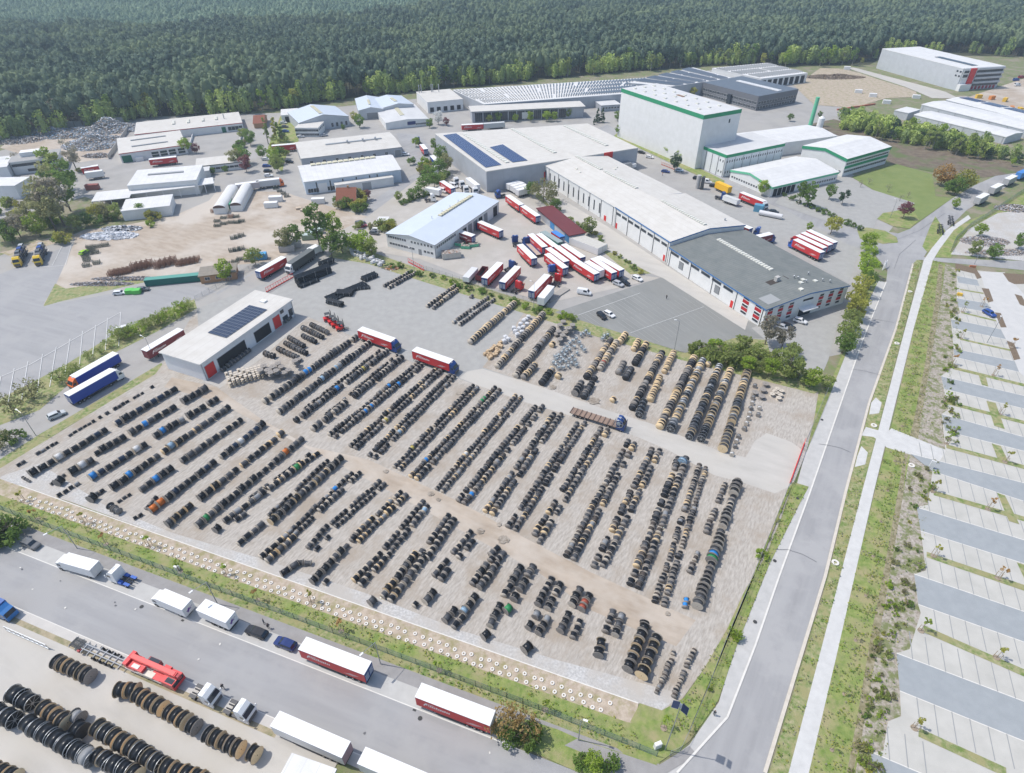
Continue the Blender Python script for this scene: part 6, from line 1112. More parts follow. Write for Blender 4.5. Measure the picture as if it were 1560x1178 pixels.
for a in (-3.8, -2.3, -.8, 1.9, 3.9):
    for s in (-1, 1): cp.append(('wheel', WH_, (a, s * 1.05, .5), [('rim', RI_, (0, 0, 0), [])]))
o = G(234, 1022, 1.6); spawn(cp, 'mobile_crane', (o.x, o.y, 0), KA, 'red mobile crane truck parked on the lower road', 'crane'); land('the red mobile crane', 234, 1020)
# west road and yard trucks
put(artic(BLUEC, ORG, logo=False), 'articulated_truck', (109, 575), (177, 536.5), 'blue curtain truck with orange cab on the west road', 'truck', group='blue curtain trucks'); put(artic(BLUEC, WHITE, logo=False), 'articulated_truck', (171.5, 562.5), (100.5, 602), 'blue curtain truck with white cab nearer the verge', 'truck', group='blue curtain trucks')
put(T(side=MAROON), 'curtain_trailer', (220, 533.5), (274, 501.5), 'dark maroon curtain trailer behind the white depot', 'trailer'); land('the blue curtain trucks', 140, 575)
put(T(side=REDC), 'curtain_trailer', (433, 390.5), (391, 414), 'red curtain trailer on the road north of the depot', 'trailer'); put(artic(DKG, WHITE, logo=False, roof=(.12, .13, .13)), 'articulated_truck', (441, 401), (474, 379.5), 'dark tarpaulin truck with white cab near the depot gate', 'truck')
put(boxtruck(5.0), 'box_truck', (484, 375), (472, 381), 'white lorry half hidden behind the big tree', 'truck', z=3)
put(artic(REDC, NAVY), 'articulated_truck', (597.7, 517.8), (549.8, 501), 'left of the two red trucks with blue cabs in the yard', 'truck', group='red trucks with blue cabs in the yard'); put(artic(REDC, NAVY), 'articulated_truck', (686, 550.5), (632.6, 532), 'right of the two red trucks with blue cabs in the yard', 'truck', group='red trucks with blue cabs in the yard'); land('the two red yard trucks', 620, 530)
fb = []; b = MB(); dk = bands('rusty deck', (0.28, 0.20, 0.155), (0.12, 0.085, 0.065), 1.25, 'X', 0.08, 0.85); b.box(-6.8, -1.27, 1.0, 6.8, 1.27, 1.2, dk)
for k in range(11): b.box(-6.8 + k * 1.34, -1.3, 1.2, -6.66 + k * 1.34, 1.3, 1.38, paint((.16, .11, .09), .8))
fb.append(('deck', b.mesh('deck'), (0, 0, 0), [])); b = MB(); b.box(-6.5, -.5, .6, 6, .5, 1.0, chas); fb.append(('chassis', b.mesh('chassis'), (0, 0, 0), []))
for k in range(3):
    for s in (-1, 1): fb.append(('wheel', WH_, (-5 + k * 1.3, s * 1.05, .5), [('rim', RI_, (0, 0, 0), [])]))
fb += cabparts(NAVY, 5.0); o = put(fb, 'flatbed_truck', (935, 645), (878, 627), 'rusty flatbed truck with blue cab carrying one steel reel', 'truck', z=1.2, L=13.6); land('the rusty flatbed truck', 915, 645)
pr_ = G(943, 646, 2.2); r = empty('steel_reel', (pr_.x, pr_.y, 1.38 + 1.3), R(65), 'pale blue steel reel riding on the rusty flatbed truck', 'steel reel', sc=1.45); link('rims', gm, r); link('core', gcm, r)
# workshop yard
F_ = dict(far=False)
put(artic(REDC, NAVY), 'articulated_truck', (729, 337), (764.6, 352), 'red truck with blue cab backed out of the workshop gate', 'truck')
put(T(8.0, MAROON), 'curtain_trailer', (698, 351.5), (722, 359.5), 'short red trailer backed into a workshop door', 'trailer')
put(T(8.5, WHITE, (.6, .6, .6), False, 3.0, doors=WHITE), 'tipper_trailer', (723, 408), (710, 422), 'white tipper trailer in the row by the hedge', 'trailer', z=3.0)
tb = []; b = MB(); ms = paint(MAROON, .5)
b.box(-4, -1.2, 1.1, 4, -1.1, 3.0, ms); b.box(-4, 1.1, 1.1, 4, 1.2, 3.0, ms); b.box(3.9, -1.1, 1.1, 4, 1.1, 3.0, ms); b.box(-4, -1.1, 1.1, -3.9, 1.1, 3.0, ms); b.box(-3.9, -1.1, 1.05, 3.9, 1.1, 1.2, trimd); tb.append(('tub', b.mesh('tub'), (0, 0, 0), []))
b = MB(); b.box(-3.8, -.5, .6, 3.6, .5, 1.04, chas); tb.append(('chassis', b.mesh('chassis'), (0, 0, 0), [])); tb += [('wheel', WH_, (-2.6 + k * 1.3, s * 1.05, .5), [('rim', RI_, (0, 0, 0), [])]) for k in range(3) for s in (-1, 1)]
put(tb, 'tipper_trailer', (739, 406.5), (729, 420), 'open dark red tipper trailer beside the white tipper', 'trailer', z=3.0)
Q = [((762, 400), (738, 423.5), 'red trailer right of the open dark red tipper'), ((788.5, 406), (765.4, 429.5), 'red trailer with cream roof left of the red cab'), ((793, 373.5), (812.7, 392.5), 'red trailer standing alone in the workshop yard middle'), ((808, 356.5), (830, 376), 'red trailer beside the blue flatbed truck'), ((822, 357), (845, 374.5), 'red trailer left of the green tarpaulin trailer'), ((836, 378.5), (862, 397.5), 'upper left trailer of the staggered red cluster'), ((834.6, 387.7), (860, 407), 'lowest left trailer of the staggered red cluster'), ((848.5, 375.6), (875, 395), 'third trailer of the staggered red cluster'), ((860, 373), (886.5, 391), 'right trailer of the staggered red cluster'), ((877, 397), (907, 415.5), 'red trailer just left of the small white trailer'), ((905, 394.6), (934, 414), 'red trailer just right of the small white trailer'), ((913, 392), (945, 410), 'rightmost red trailer near the grass strip'), ((833.5, 419), (810.4, 442.5), 'red trailer angled behind a red cab near the light mast')]
for i, (a, c, lb) in enumerate(Q): put(T() if i != 12 else artic(REDC, (.45, .02, .025)), 'curtain_trailer' if i != 12 else 'articulated_truck', a, c, lb, 'trailer' if i != 12 else 'truck', group='red trailers in the workshop yard')
land('the red trailer cluster', 860, 392); land('the trailer row by the hedge', 750, 415)
put(T(9.0, WHITE, WHITE, False, doors=WHITE), 'box_trailer', (897, 400), (914, 410), 'small white trailer between two red trailers', 'trailer'); put(T(9.5, WHITE, WHITE, False, doors=WHITE), 'box_trailer', (838, 437), (825.4, 452), 'white box trailer behind the light mast', 'trailer')
put(T(12.5, GREENC, (.28, .34, .33), False, doors=GREENC) + cabparts(WHITE, 4.4), 'articulated_truck', (827, 352.5), (854, 369), 'green tarpaulin truck with white cab beside the dark red shed', 'truck'); put(T(6.5, REDC, LBL), 'curtain_trailer', (843, 352), (857, 361), 'short red trailer with bright blue roof', 'trailer')
for (x_, y_), a_, c_, lb in (((778, 404.6), R(50), NAVY, 'blue tractor unit behind the trailer row'), ((788, 436), R(50), (.50, .03, .03), 'bright red tractor unit in the trailer row'), ((785, 366), R(95), NAVY, 'blue tractor unit facing away in the yard middle'), ((841.5, 411), R(100), (.03, .11, .40), 'blue tractor unit squeezed beside the staggered cluster'), ((849, 425), R(70), (.55, .02, .02), 'red tractor unit below the staggered trailers'), ((762, 295), R(200), (.015, .06, .25), 'blue tractor unit left of the white boxes')):
    p = G(x_, y_, 2.0); spawn(cabparts(c_, -1.2), 'tractor_unit', (p.x, p.y, 0), a_, lb, 'truck', 'tractor units in the workshop yard')
b = MB(); b.box(-6, -1.25, .9, 6, 1.25, 1.15, chas); b.box(-6, -1.25, 1.15, 6, -1.15, 1.7, paint(NAVY)); b.box(-6, 1.15, 1.15, 6, 1.25, 1.7, paint(NAVY)); b.box(-5.9, -1.15, 1.16, 5.9, 1.15, 1.2, paint((.45, .36, .30), .9)); fb2 = [('deck', b.mesh('deck'), (0, 0, 0), [])] + [('wheel', WH_, (-4.6 + k * 1.3, s * 1.05, .5), [('rim', RI_, (0, 0, 0), [])]) for k in range(3) for s in (-1, 1)] + cabparts(NAVY, 4.2)
put(fb2, 'flatbed_truck', (800, 367), (823, 390), 'blue flatbed truck between two red trailers', 'truck', z=1.5)
cpm = mat('dirty concrete slab', (.34, .32, .29), .9); b = MB(); b.box(-6, -1.3, .0, 6, 1.3, .45, cpm); o = G(849, 450); tag(b.build('loading_ramp', None, (o.x, o.y, 0), rz=R(50)), 'low grey concrete ramp beside the white box trailer', 'ramp')
# long containers beside workshop
def cont(name, label, cat, px, py, L, Wd, Hh, ang, m, top=None, grp=None, parts=None, z=0):
    p = G(px, py, Hh + z); r = empty(name, (p.x, p.y, z), ang, label, cat, grp); b = MB(); b.box(-L / 2, -Wd / 2, .12, L / 2, Wd / 2, Hh, m, top); 
    for k in range(int(L / .6)): x_ = -L / 2 + .3 + k * .6; b.box(x_, -Wd / 2 - .04, .2, x_ + .25, -Wd / 2, Hh - .15, m); b.box(x_, Wd / 2, .2, x_ + .25, Wd / 2 + .04, Hh - .15, m)
    b.build('body', r); b = MB(); b.box(L / 2, -Wd / 2 + .08, .2, L / 2 + .06, Wd / 2 - .08, Hh - .1, m); b.box(L / 2 + .06, -.04, .3, L / 2 + .1, .04, Hh - .2, steel); b.build('door', r); return r
cream = mat('cream container', (.56, .55, .50), .7, (.46, .43, .38), 1, 5); cgreen = mat('green container', (.02, .14, .12), .6); crust = mat('rust red container', (.30, .10, .09), .8, (.22, .07, .06), 1, 5); junk = mat('jumbled scrap', (.10, .09, .08), .9, (.45, .42, .38), 1.4, 8, .8, 4, wid=.1, col3=(.25, .12, .07), scale3=.8, w3=(.5, .6))
cont('waste_container', 'large white open waste container beside the workshop', 'container', 687, 383.5, 7.5, 3.6, 2.4, R(14), cream, junk); land('the open waste container', 687, 388)
for i, (x_, y_, m_) in enumerate([(700, 370, green_l), (709, 374, green_l), (716, 366, crust), (722, 371, green_l)]): o = cont('skip', None, 'skip', x_, y_, 3.6, 1.8, 1.3, R(-20 + i * 12), m_, junk, 'skips beside the workshop'); auto(o, 'small waste skip', x_, y_)
cont('site_canteen', 'large white portable block with littered roof in the truck yard', 'container', 896, 367, 15, 6.0, 3.0, R(-45), trimw, cream); land('the littered white block', 896, 370)
for (x_, y_), k in zip([(782, 277.5), (788, 280), (793, 283), (797, 286.5)], range(4)):
    o = put(T(7.5, WHITE, WHITE, False, 3.8, doors=(.6, .6, .6)), 'box_trailer', (x_ - 9, y_ + 3), (x_ + 9, y_ - 2), f'white box trailer by the solar hall, {OW[k + 1]} from the back', 'trailer', z=3.8, group='white box trailers side by side')
put(T(), 'curtain_trailer', (775, 298.5), (793, 311), 'farther of two red trailers in line near the white boxes', 'trailer'); put(T(), 'curtain_trailer', (798, 314.5), (818, 328), 'nearer of two red trailers in line near the dark red shed', 'trailer')
put(T(12), 'curtain_trailer', (672.4, 275.4), (690.8, 287), 'red trailer among white lorries behind the workshop', 'trailer'); put(T(12, WHITE, WHITE, False, doors=WHITE), 'box_trailer', (713, 271), (727.4, 282), 'long white trailer along the solar hall wall', 'trailer'); put(boxtruck(8), 'box_truck', (652, 286), (668, 289), 'white lorry at the left behind the workshop', 'truck', z=3.5)
for x_, y_, a_ in ((709, 288, -70), (723, 290, -70), (693.6, 275, -60), (702, 280, -60), (655.5, 301, 10)): p = G(x_, y_, 2); o = spawn(cabparts(WHITE, -1.2), 'tractor_unit', (p.x, p.y, 0), R(a_), None, 'truck', 'white tractor units behind the workshop'); auto(o, 'white tractor unit', x_, y_)
for x_, y_ in ((691, 281), (674, 288.5)): p = G(x_, y_, 1.5); o = spawn(car(WC, 'van'), 'van', (p.x, p.y, 0), R(-40), None, 'van', 'white vans behind the workshop'); auto(o, 'white van behind the workshop', x_, y_)
# far roads
put(T(10, REDC), 'curtain_trailer', (641, 218), (650, 229), 'red trailer on the road north of the solar hall', 'trailer'); p = G(637, 214, 2); spawn(cabparts(NAVY, -1.2), 'tractor_unit', (p.x, p.y, 0), R(120), 'blue tractor in front of the red trailer uphill', 'truck')
put(T(10, BLUEC, WHITE, False), 'curtain_trailer', (656.5, 235), (667, 247), 'blue trailer with white roof at the road bend', 'trailer'); put(T(8, WHITE, WHITE, False, doors=WHITE), 'box_trailer', (666, 250), (663, 260), 'white trailer just below the blue trailer at the bend', 'trailer')
put(T(), 'curtain_trailer', (418, 221.5), (447, 219), 'red trailer beside the cream roofed grey hall', 'trailer'); put(T(), 'curtain_trailer', (229, 242.5), (266, 238.5), 'red trailer in front of the red striped hall', 'trailer'); put(T(8), 'curtain_trailer', (128, 255), (144, 252.5), 'red trailer partly hidden by a tall tree', 'trailer'); put(T(8, WHITE, WHITE, False, doors=WHITE), 'box_trailer', (134, 262), (150, 260), 'white trailer next to the hidden red trailer', 'trailer')
put(T(), 'curtain_trailer', (706, 190), (733, 188.5), 'red trailer in front of the glass fronted office', 'trailer'); put(T(13.6, (.45, .47, .46), (.55, .56, .55), False, doors=GREY), 'curtain_trailer', (739, 188), (766, 186), 'grey trailer in front of the glass fronted office', 'trailer')
put(artic((.55, .55, .55), ORG, logo=False, L=11), 'articulated_truck', (418, 272.5), (397, 275), 'white truck with orange cab beside parked cars', 'truck'); put(T(11, (.5, .45, .45), WHITE, False), 'curtain_trailer', (387.7, 277), (364.6, 280), 'pale trailer just left of the orange cab truck', 'trailer')
for a, c, lb in (((1213, 365), (1252, 384), 'nearest of the four red trailers beside the grey roofed hall'), ((1216.4, 358.7), (1256, 377), 'second of the four red trailers beside the grey roofed hall'), ((1223.6, 354.5), (1265, 373), 'third of the four red trailers beside the grey roofed hall'), ((1233, 351), (1272, 369), 'farthest of the four red trailers beside the grey roofed hall')): put(artic(REDC, (.02, .10, .40) if 'nearest' in lb else (.5, .02, .03)) if 'third' not in lb and 'farthest' not in lb else T(), 'articulated_truck' if 'third' not in lb and 'farthest' not in lb else 'curtain_trailer', a, c, lb, 'truck', group='red trailers behind the grey roofed hall')
land('the four parked red trailers', 1240, 367)
put(artic(MAROON, (.02, .08, .30), L=10), 'articulated_truck', (1171.5, 356), (1150, 361), 'maroon truck with blue cab behind the grey roof', 'truck'); p = G(1158, 353, 2); spawn(cabparts((.015, .07, .28), -1.2), 'tractor_unit', (p.x, p.y, 0), R(150), 'blue tractor beside the maroon truck', 'truck'); put(T(10, MAROON), 'curtain_trailer', (1122, 339), (1137, 345), 'dark red trailer end showing behind the white gable', 'trailer')
put(artic(REDC, WHITE), 'articulated_truck', (1162, 305.5), (1132.6, 294), 'red truck with white cab on the road by the low green building', 'truck'); put(T(9, YEL, YEL, False, doors=YEL), 'box_trailer', (1111.4, 284.5), (1094.5, 277), 'bright yellow trailer on the road', 'trailer'); land('the bright yellow trailer', 1103, 281)
p = G(1099, 298, 2); spawn(cabparts(NAVY, -1.2), 'tractor_unit', (p.x, p.y, 0), R(-30), 'blue tractor below the bright yellow trailer', 'truck'); put(T(8, WHITE, (.55, .55, .53), False, 3.2, doors=WHITE), 'box_trailer', (1122.7, 304), (1107, 298.5), 'white trailer right of the lone blue tractor', 'trailer', z=3.2)
for a, c, lb in (((1505, 294), (1489.5, 302), 'nearest grey white trailer parked along the main road'), ((1527, 279), (1511, 287), 'second grey white trailer parked along the main road'), ((1548, 266.5), (1533, 273.5), 'third grey white trailer parked along the main road')): put(T(9, (.36, .36, .35), WHITE, False, doors=(.4, .4, .4)), 'box_trailer', c, a, lb, 'trailer', group='trailers along the main road')
put(T(9, LBL, LBL, False, doors=LBL), 'box_trailer', (1552, 264), (1566, 258), 'blue trailer at the right photo edge on the main road', 'trailer')
b = MB()
for k in range(6): b.box(-5 + k * 1.9, -1.1, .8, -4.8 + k * 1.9, 1.1, 1.0, chas)
for y_ in (-.5, .5): b.box(-5.2, y_ - .1, .9, 5.2, y_ + .1, 1.15, chas)
ch = [('frame', b.mesh('frame'), (0, 0, 0), [])] + [('wheel', WH_, (-4 + k * 1.4, s * 1.0, .5), [('rim', RI_, (0, 0, 0), [])]) for k in range(3) for s in (-1, 1)]
for x_, y_, lb in ((1449, 335, 'farther bare trailer chassis beside the junction'), (1433, 348, 'nearer bare trailer chassis beside the junction')): p = G(x_, y_, 1); spawn(ch, 'skeleton_trailer', (p.x, p.y, 0), R(62), lb, 'trailer', 'bare chassis by the junction')
# cars
CL = [(1192, 498, -35, SIL, 'estate', 'silver estate'), (1201, 497, -40, BLK, 'estate', 'black car'), (1219, 489, -35, WC, 'suv', 'white car'), (916.7, 481, -65, BLK, 'estate', 'black car'), (928, 478.5, -50, WC, 'estate', 'white car'), (970.8, 424, -50, WC, 'estate', 'white car'), (942, 432.5, -45, SIL, 'suv', 'silver car'), (951, 430.8, -40, BLK, 'suv', 'black car'), (890, 446, -20, WC, 'van', 'white van'), (1507, 478, -75, BLU, 'suv', 'blue car'), (405, 242.5, 5, WC, 'estate', 'white car'), (406, 252.5, 5, BLU, 'estate', 'blue car'), (408, 260.5, 5, BLK, 'suv', 'black car'), (409, 267.5, 5, WC, 'suv', 'white car'), (441, 246.5, -10, BLK, 'suv', 'black car'), (548.7, 339, 20, GRC, 'estate', 'dark car'), (551, 344, 20, RDC, 'estate', 'dark red car'), (574, 350.5, -10, WC, 'suv', 'white car'), (582, 347.5, -15, BLK, 'suv', 'black car'), (570.5, 355, -15, GRC, 'suv', 'grey car'), (618, 235, -10, WC, 'suv', 'white car'), (977, 232, -30, BLK, 'estate', 'black car'), (989.7, 239, -30, WC, 'estate', 'white car'), (1014, 261, -25, (.02, .05, .2), 'estate', 'blue car'), (1035, 259.5, -25, (.35, .45, .55), 'suv', 'pale blue car'), (1062, 271.5, -25, BLK, 'suv', 'black car'), (1076, 277, -25, WC, 'van', 'white van'), (1087.5, 283, -25, BLK, 'suv', 'black car'), (1151, 284.5, -25, WC, 'van', 'white van'), (1179, 323, -30, BLK, 'suv', 'black car'), (1194, 499.5, 0, SIL, 'estate', None), (182, 446, 10, WC, 'estate', 'white car'), (217, 440.5, 10, GRC, 'estate', 'grey car'), (432, 187, 5, WC, 'suv', 'white car'), (434, 193, 5, GRC, 'suv', 'grey car'), (435, 200, 5, BLU, 'suv', 'blue car'), (458, 208, 20, WC, 'estate', 'white car'), (494, 206, 20, SIL, 'estate', 'silver car'), (1550, 130, 10, WC, 'van', 'white van'), (1556, 118, 10, RDC, 'van', 'red van'), (1548, 122, 10, BLU, 'van', 'blue van'), (128, 384, 80, (.35, .6, .05), 'estate', 'lime green car'), (68, 281, 70, BLK, 'suv', 'black car'), (73, 277, 70, BLU, 'suv', 'blue car'), (80, 274, 70, RDC, 'suv', 'red car')]
for x_, y_, a_, c_, k_, d_ in CL:
    if d_: hcar(x_, y_, R(a_), c_, k_, desc=d_, grp='cars parked around the estate')
# car transporters on the western lot
tp = []; b = MB(); bl_ = paint((.03, .05, .10))
b.box(-8, -1.2, .8, 3.8, 1.2, 1.0, bl_); b.box(-8, -1.2, 2.5, 3.8, 1.2, 2.62, bl_)
for k in range(7):
    for s in (-1, 1): b.box(-7.8 + k * 1.9, s * 1.2 - .06, 1.0, -7.7 + k * 1.9, s * 1.2 + .06, 3.4, steel)
tp.append(('deck', b.mesh('deck'), (0, 0, 0), [])); tp += cabparts((.75, .5, .02), 2.6); tp += [('wheel', WH_, (-5.5 + k * 1.3, s * 1.05, .5), [('rim', RI_, (0, 0, 0), [])]) for k in range(2) for s in (-1, 1)]
for a, c, lb in (((24, 402), (38, 374), 'left car transporter with yellow cab on the western lot'), ((56, 400), (67, 372), 'right car transporter with yellow cab on the western lot')):
    A, B_ = G(*a, 2), G(*c, 2); t = (A - B_).normalized(); ctr = A - t * 7; spawn(tp, 'car_transporter', (ctr.x, ctr.y, 0), math.atan2(t.y, t.x), lb, 'truck', 'car transporters on the western lot')
    for k in range(4):
        q = ctr + t * (-6.2 + k * 3.2 if k < 3 else -4.4); zz = 2.62 if k < 3 else 1.0; x_, y_, _ = PX(q.x, q.y, zz); o = spawn(car([SIL, BLU, GRC, BLK][k], 'suv'), 'parked_car', (q.x, q.y, zz), math.atan2(t.y, t.x), None, 'car', 'cars on the transporters'); auto(o, f"{['silver', 'blue', 'grey', 'black'][k]} car riding on a transporter", x_, y_)
land('the left car transporter', 30, 390); land('the right car transporter', 60, 388)
# forklifts
fk = []; b = MB(); b.box(-1.3, -.6, .35, .6, .6, 1.1, paint((.60, .02, .02))); fk.append(('body', b.mesh('body'), (0, 0, 0), [])); b = MB()
for x_, y_ in ((-.7, -.5), (-.7, .5), (.5, -.5), (.5, .5)): b.box(x_ - .04, y_ - .04, 1.1, x_ + .04, y_ + .04, 2.2, trimd)
b.box(-.8, -.6, 2.2, .6, .6, 2.28, trimd); fk.append(('cage', b.mesh('cage'), (0, 0, 0), [])); b = MB()
for y_ in (-.35, .35): b.box(.75, y_ - .06, .1, .87, y_ + .06, 3.0, trimd); b.box(.87, y_ - .06, .1, 2.0, y_ + .06, .16, trimd)
b.box(.7, -.5, 1.4, .9, .5, 1.5, trimd); fk.append(('mast', b.mesh('mast'), (0, 0, 0), [])); b = MB(); b.box(-.5, -.25, 1.1, 0, .25, 1.4, trimd); fk.append(('seat', b.mesh('seat'), (0, 0, 0), []))
fk += [('wheel', WHC, (a, s * .55, .33), [('rim', RIC, (0, 0, 0), [])]) for a in (-.9, .45) for s in (-1, 1)]
for i, (x_, y_) in enumerate([(500, 484), (507, 488.5), (512, 493), (519, 498)]): p = G(x_, y_, 1.2); spawn(fk, 'forklift', (p.x, p.y, 0), R(25), f'red forklift on the paved yard, {OW[i + 1]} from the left', 'forklift', 'red forklifts lined up', sc=1.25)
# ================================================================ vegetation
def leafm(name, c1, c2, c3=None, tr=0.55):
    return mat(name, c1, 0.75, c2, 1.1, 3, wid=0.22, rnd=0.16, trans=tr, spec=0.15)
LF = {'lime': leafm('lime leaves', (0.24, 0.36, 0.045), (0.42, 0.52, 0.10)), 'green': leafm('green leaves', (0.14, 0.24, 0.05), (0.26, 0.36, 0.10)), 'dark': leafm('dark needles', (0.04, 0.075, 0.04), (0.09, 0.14, 0.07), tr=0.08),
      'birch': leafm('birch leaves', (0.24, 0.31, 0.09), (0.42, 0.47, 0.16)), 'olive': leafm('olive leaves', (0.25, 0.26, 0.12), (0.42, 0.41, 0.21)), 'yellow': leafm('yellow green leaves', (0.34, 0.36, 0.07), (0.52, 0.50, 0.14)),
      'amber': leafm('amber twigs', (0.36, 0.25, 0.10), (0.48, 0.36, 0.16)), 'rust': leafm('copper leaves', (0.485, 0.3, 0.116), (0.592, 0.401, 0.174)), 'grey': leafm('grey twigs', (0.33, 0.3, 0.232), (0.452, 0.418, 0.33)), 'red': leafm('plum leaves', (0.194, 0.077, 0.098), (0.313, 0.139, 0.139)), 'white': leafm('blossom', (0.75, 0.75, 0.698), (0.8, 0.8, 0.8))}
bark = mat('bark', (0.13, 0.10, 0.075), 0.95, (0.22, 0.18, 0.14), 3, 5, 0.5, 8); barkw = mat('birch bark', (0.45, 0.43, 0.39), 0.9, (0.15, 0.13, 0.11), 4, 5, wid=0.12); stake = mat('stake wood', (0.34, 0.26, 0.17), 0.9)
def quads(pts, size, r, flat=0.0):
    """one small randomly turned leaf-clump quad per point"""
    n = len(pts); a = r.normal(size=(n, 3)); a /= np.linalg.norm(a, axis=1)[:, None]; b_ = r.normal(size=(n, 3)); b_[:, 2] *= (1 - flat); b_ -= a * (a * b_).sum(1)[:, None]; b_ /= np.linalg.norm(b_, axis=1)[:, None] + 1e-9
    s = size * r.uniform(.55, 1.25, (n, 1)); u = a * s; v = b_ * s * .75
    V = np.stack([pts - u - v * .6, pts + u * .7 - v, pts + u + v * .7, pts - u * .6 + v], 1).reshape(-1, 3)
    return V, np.arange(n * 4).reshape(-1, 4)
def crown(seed, R_, z0, z1, nc, nl, ls, shape='round', rc=0.42):
    r = np.random.default_rng(seed); P = []
    zc, hz = (z0 + z1) / 2, (z1 - z0) / 2
    for k in range(nc):
        d = r.normal(size=3); d /= np.linalg.norm(d); q = d * r.uniform(.45, .88) ** .6
        if shape == 'cone': t = r.random() ** 1.2; w = (1 - t) * .95 + .05; an = r.random() * 6.28; c = np.array([math.cos(an) * w * R_ * .75, math.sin(an) * w * R_ * .75, z0 + t * (z1 - z0)]); rr = R_ * .35 * (w + .15)
        else: c = np.array([q[0] * R_, q[1] * R_, zc + q[2] * hz]); rr = R_ * rc * r.uniform(.6, 1.15)
        m = max(3, int(nl / nc)); d = r.normal(size=(m, 3)); d /= np.linalg.norm(d, axis=1)[:, None]; rad = rr * r.uniform(.35, 1.0, (m, 1)) ** .5; d[:, 2] *= .75; P.append(c + d * rad)
    P = np.concatenate(P); P[:, 2] = np.maximum(P[:, 2], .12); return quads(P, ls, r)
def trunkmesh(h, r0, R_, z0, z1, m, nb=6, seed=0):
    b = MB(); rr = random.Random(seed); b.cyl((0, 0, -.2), (0, 0, h * .55), r0, m, 7, r0 * .7); b.cyl((0, 0, h * .55), (rr.uniform(-.2, .2), rr.uniform(-.2, .2), h * .92), r0 * .7, m, 6, r0 * .2)
    for k in range(nb):
        a = k * 2.4 + rr.random(); s = rr.uniform(.3, .75) * h; L_ = R_ * rr.uniform(.55, .9); b.cyl((0, 0, s), (math.cos(a) * L_, math.sin(a) * L_, min(z1 * .95, s + L_ * .9)), r0 * .4, m, 5, r0 * .12)
    return b.mesh('trunk')
TK = {}
def tree(kind, v=0):
    k = (kind, v)
    if k in TK: return TK[k]
    sd_ = hash(kind) % 1 + sum(map(ord, kind)) * 3 + v; S_ = dict(
        broad=(7.5, 3.0, 1.6, 7.8, 26, 1150, .27, 'round', bark), tall=(14, 3.6, 3.5, 14.5, 34, 1150, .34, 'round', bark), birch=(13, 2.8, 3.0, 13.5, 30, 1000, .36, 'round', barkw), far=(13, 3.0, 2.5, 13.5, 22, 420, .55, 'round', barkw),
        bush=(2.2, 1.7, .1, 2.4, 14, 700, .17, 'round', bark), shrub=(1.0, .9, .0, 1.1, 7, 220, .12, 'round', bark), wide=(9, 5.2, 1.0, 9.5, 36, 1400, .30, 'round', bark), willow=(5.5, 3.2, .6, 6.0, 24, 620, .22, 'round', bark), pine=(9, 3.0, 2.5, 9.5, 26, 1300, .26, 'round', bark), fir=(8, 2.0, .5, 8.5, 34, 700, .28, 'cone', bark), poplar=(14, 1.6, 1.5, 14.5, 24, 900, .32, 'round', bark), bare=(7, 2.8, 1.5, 7.3, 20, 380, .13, 'round', bark))[kind]
    h, R_, z0, z1, nc, nl, ls, sh, bm = S_
    V, F = crown(sd_, R_, z0, z1, nc, nl, ls, sh, rc=.34 if kind in ('bare', 'willow') else .42); TK[k] = (V, F, trunkmesh(h, .05 + h * .016, R_, z0, z1, bm, 8, sd_), {}); return TK[k]
def plant(kind, col, px, py, s=1.0, name='tree', desc=None, cat='tree', grp=None, v=None, label=None, ground=True):
    v = rng.randrange(3) if v is None else v; V, F, tm, cm = tree(kind, v)
    if col not in cm: cm[col] = npmesh('crown', V, F, [LF[col]])
    p = G(px, py); r = empty(name, (p.x, p.y, 0), rng.random() * 6.28, label, cat, grp, sc=s); r.scale = (s * rng.uniform(.9, 1.12), s * rng.uniform(.9, 1.12), s * rng.uniform(.9, 1.12))
    link('trunk' if cat == 'tree' else 'stem', tm, r); link('crown' if cat == 'tree' else 'foliage', cm[col], r)
    if desc: auto(r, desc, px, py)
    return r
for nm, x_, y_ in (('the brown roofed house', 530, 298), ('the road corner', 1013, 1100), ('the main road junction', 1370, 400), ('the lawn', 1400, 290), ('the scrap heaps', 150, 210), ('the west hedge', 240, 490), ('the sliding gate', 1215, 705), ('the parking lanes', 1480, 600), ('the birch thicket', 1400, 220)): land(nm, x_, y_)
HG = 'trees and bushes along the hedge strips'
for x_, y_, s, c, k in [(1052, 536, .9, 'green', 'bush'), (1068, 541, 1.4, 'birch', 'bush'), (1085, 548, 1.7, 'green', 'bush'), (1104, 553, 1.9, 'birch', 'bush'), (1122, 556, 1.6, 'green', 'bush'), (1136, 566, .62, 'lime', 'broad'), (1155, 571, .55, 'birch', 'broad'), (1170, 574, .62, 'lime', 'broad'), (1197, 577, .95, 'green', 'broad'), (1183, 562, .8, 'green', 'broad'), (1233, 590, .68, 'lime', 'broad'), (1257, 592, .5, 'green', 'broad'), (1108, 535, 1.4, 'green', 'bush'), (1128, 532, 1.5, 'birch', 'bush'), (1150, 545, .6, 'green', 'broad'), (1205, 545, .55, 'green', 'broad'), (1165, 525, .85, 'grey', 'pine'), (1190, 532, .7, 'grey', 'pine'), (1215, 578, 1.4, 'green', 'bush'), (1093, 540, 1.5, 'lime', 'bush'), (1143, 553, 1.6, 'birch', 'bush'), (1168, 552, 1.6, 'green', 'bush')]: plant(k, {'green': 'birch'}.get(c, c), x_, y_, s * 1.22, desc={'lime': 'bright green', 'green': 'loose green', 'birch': 'yellowish green', 'grey': 'greyish'}[c] + (' bush' if k == 'bush' else ' tree'), cat='bush' if k == 'bush' else 'tree', name='bush' if k == 'bush' else 'tree', grp=HG)
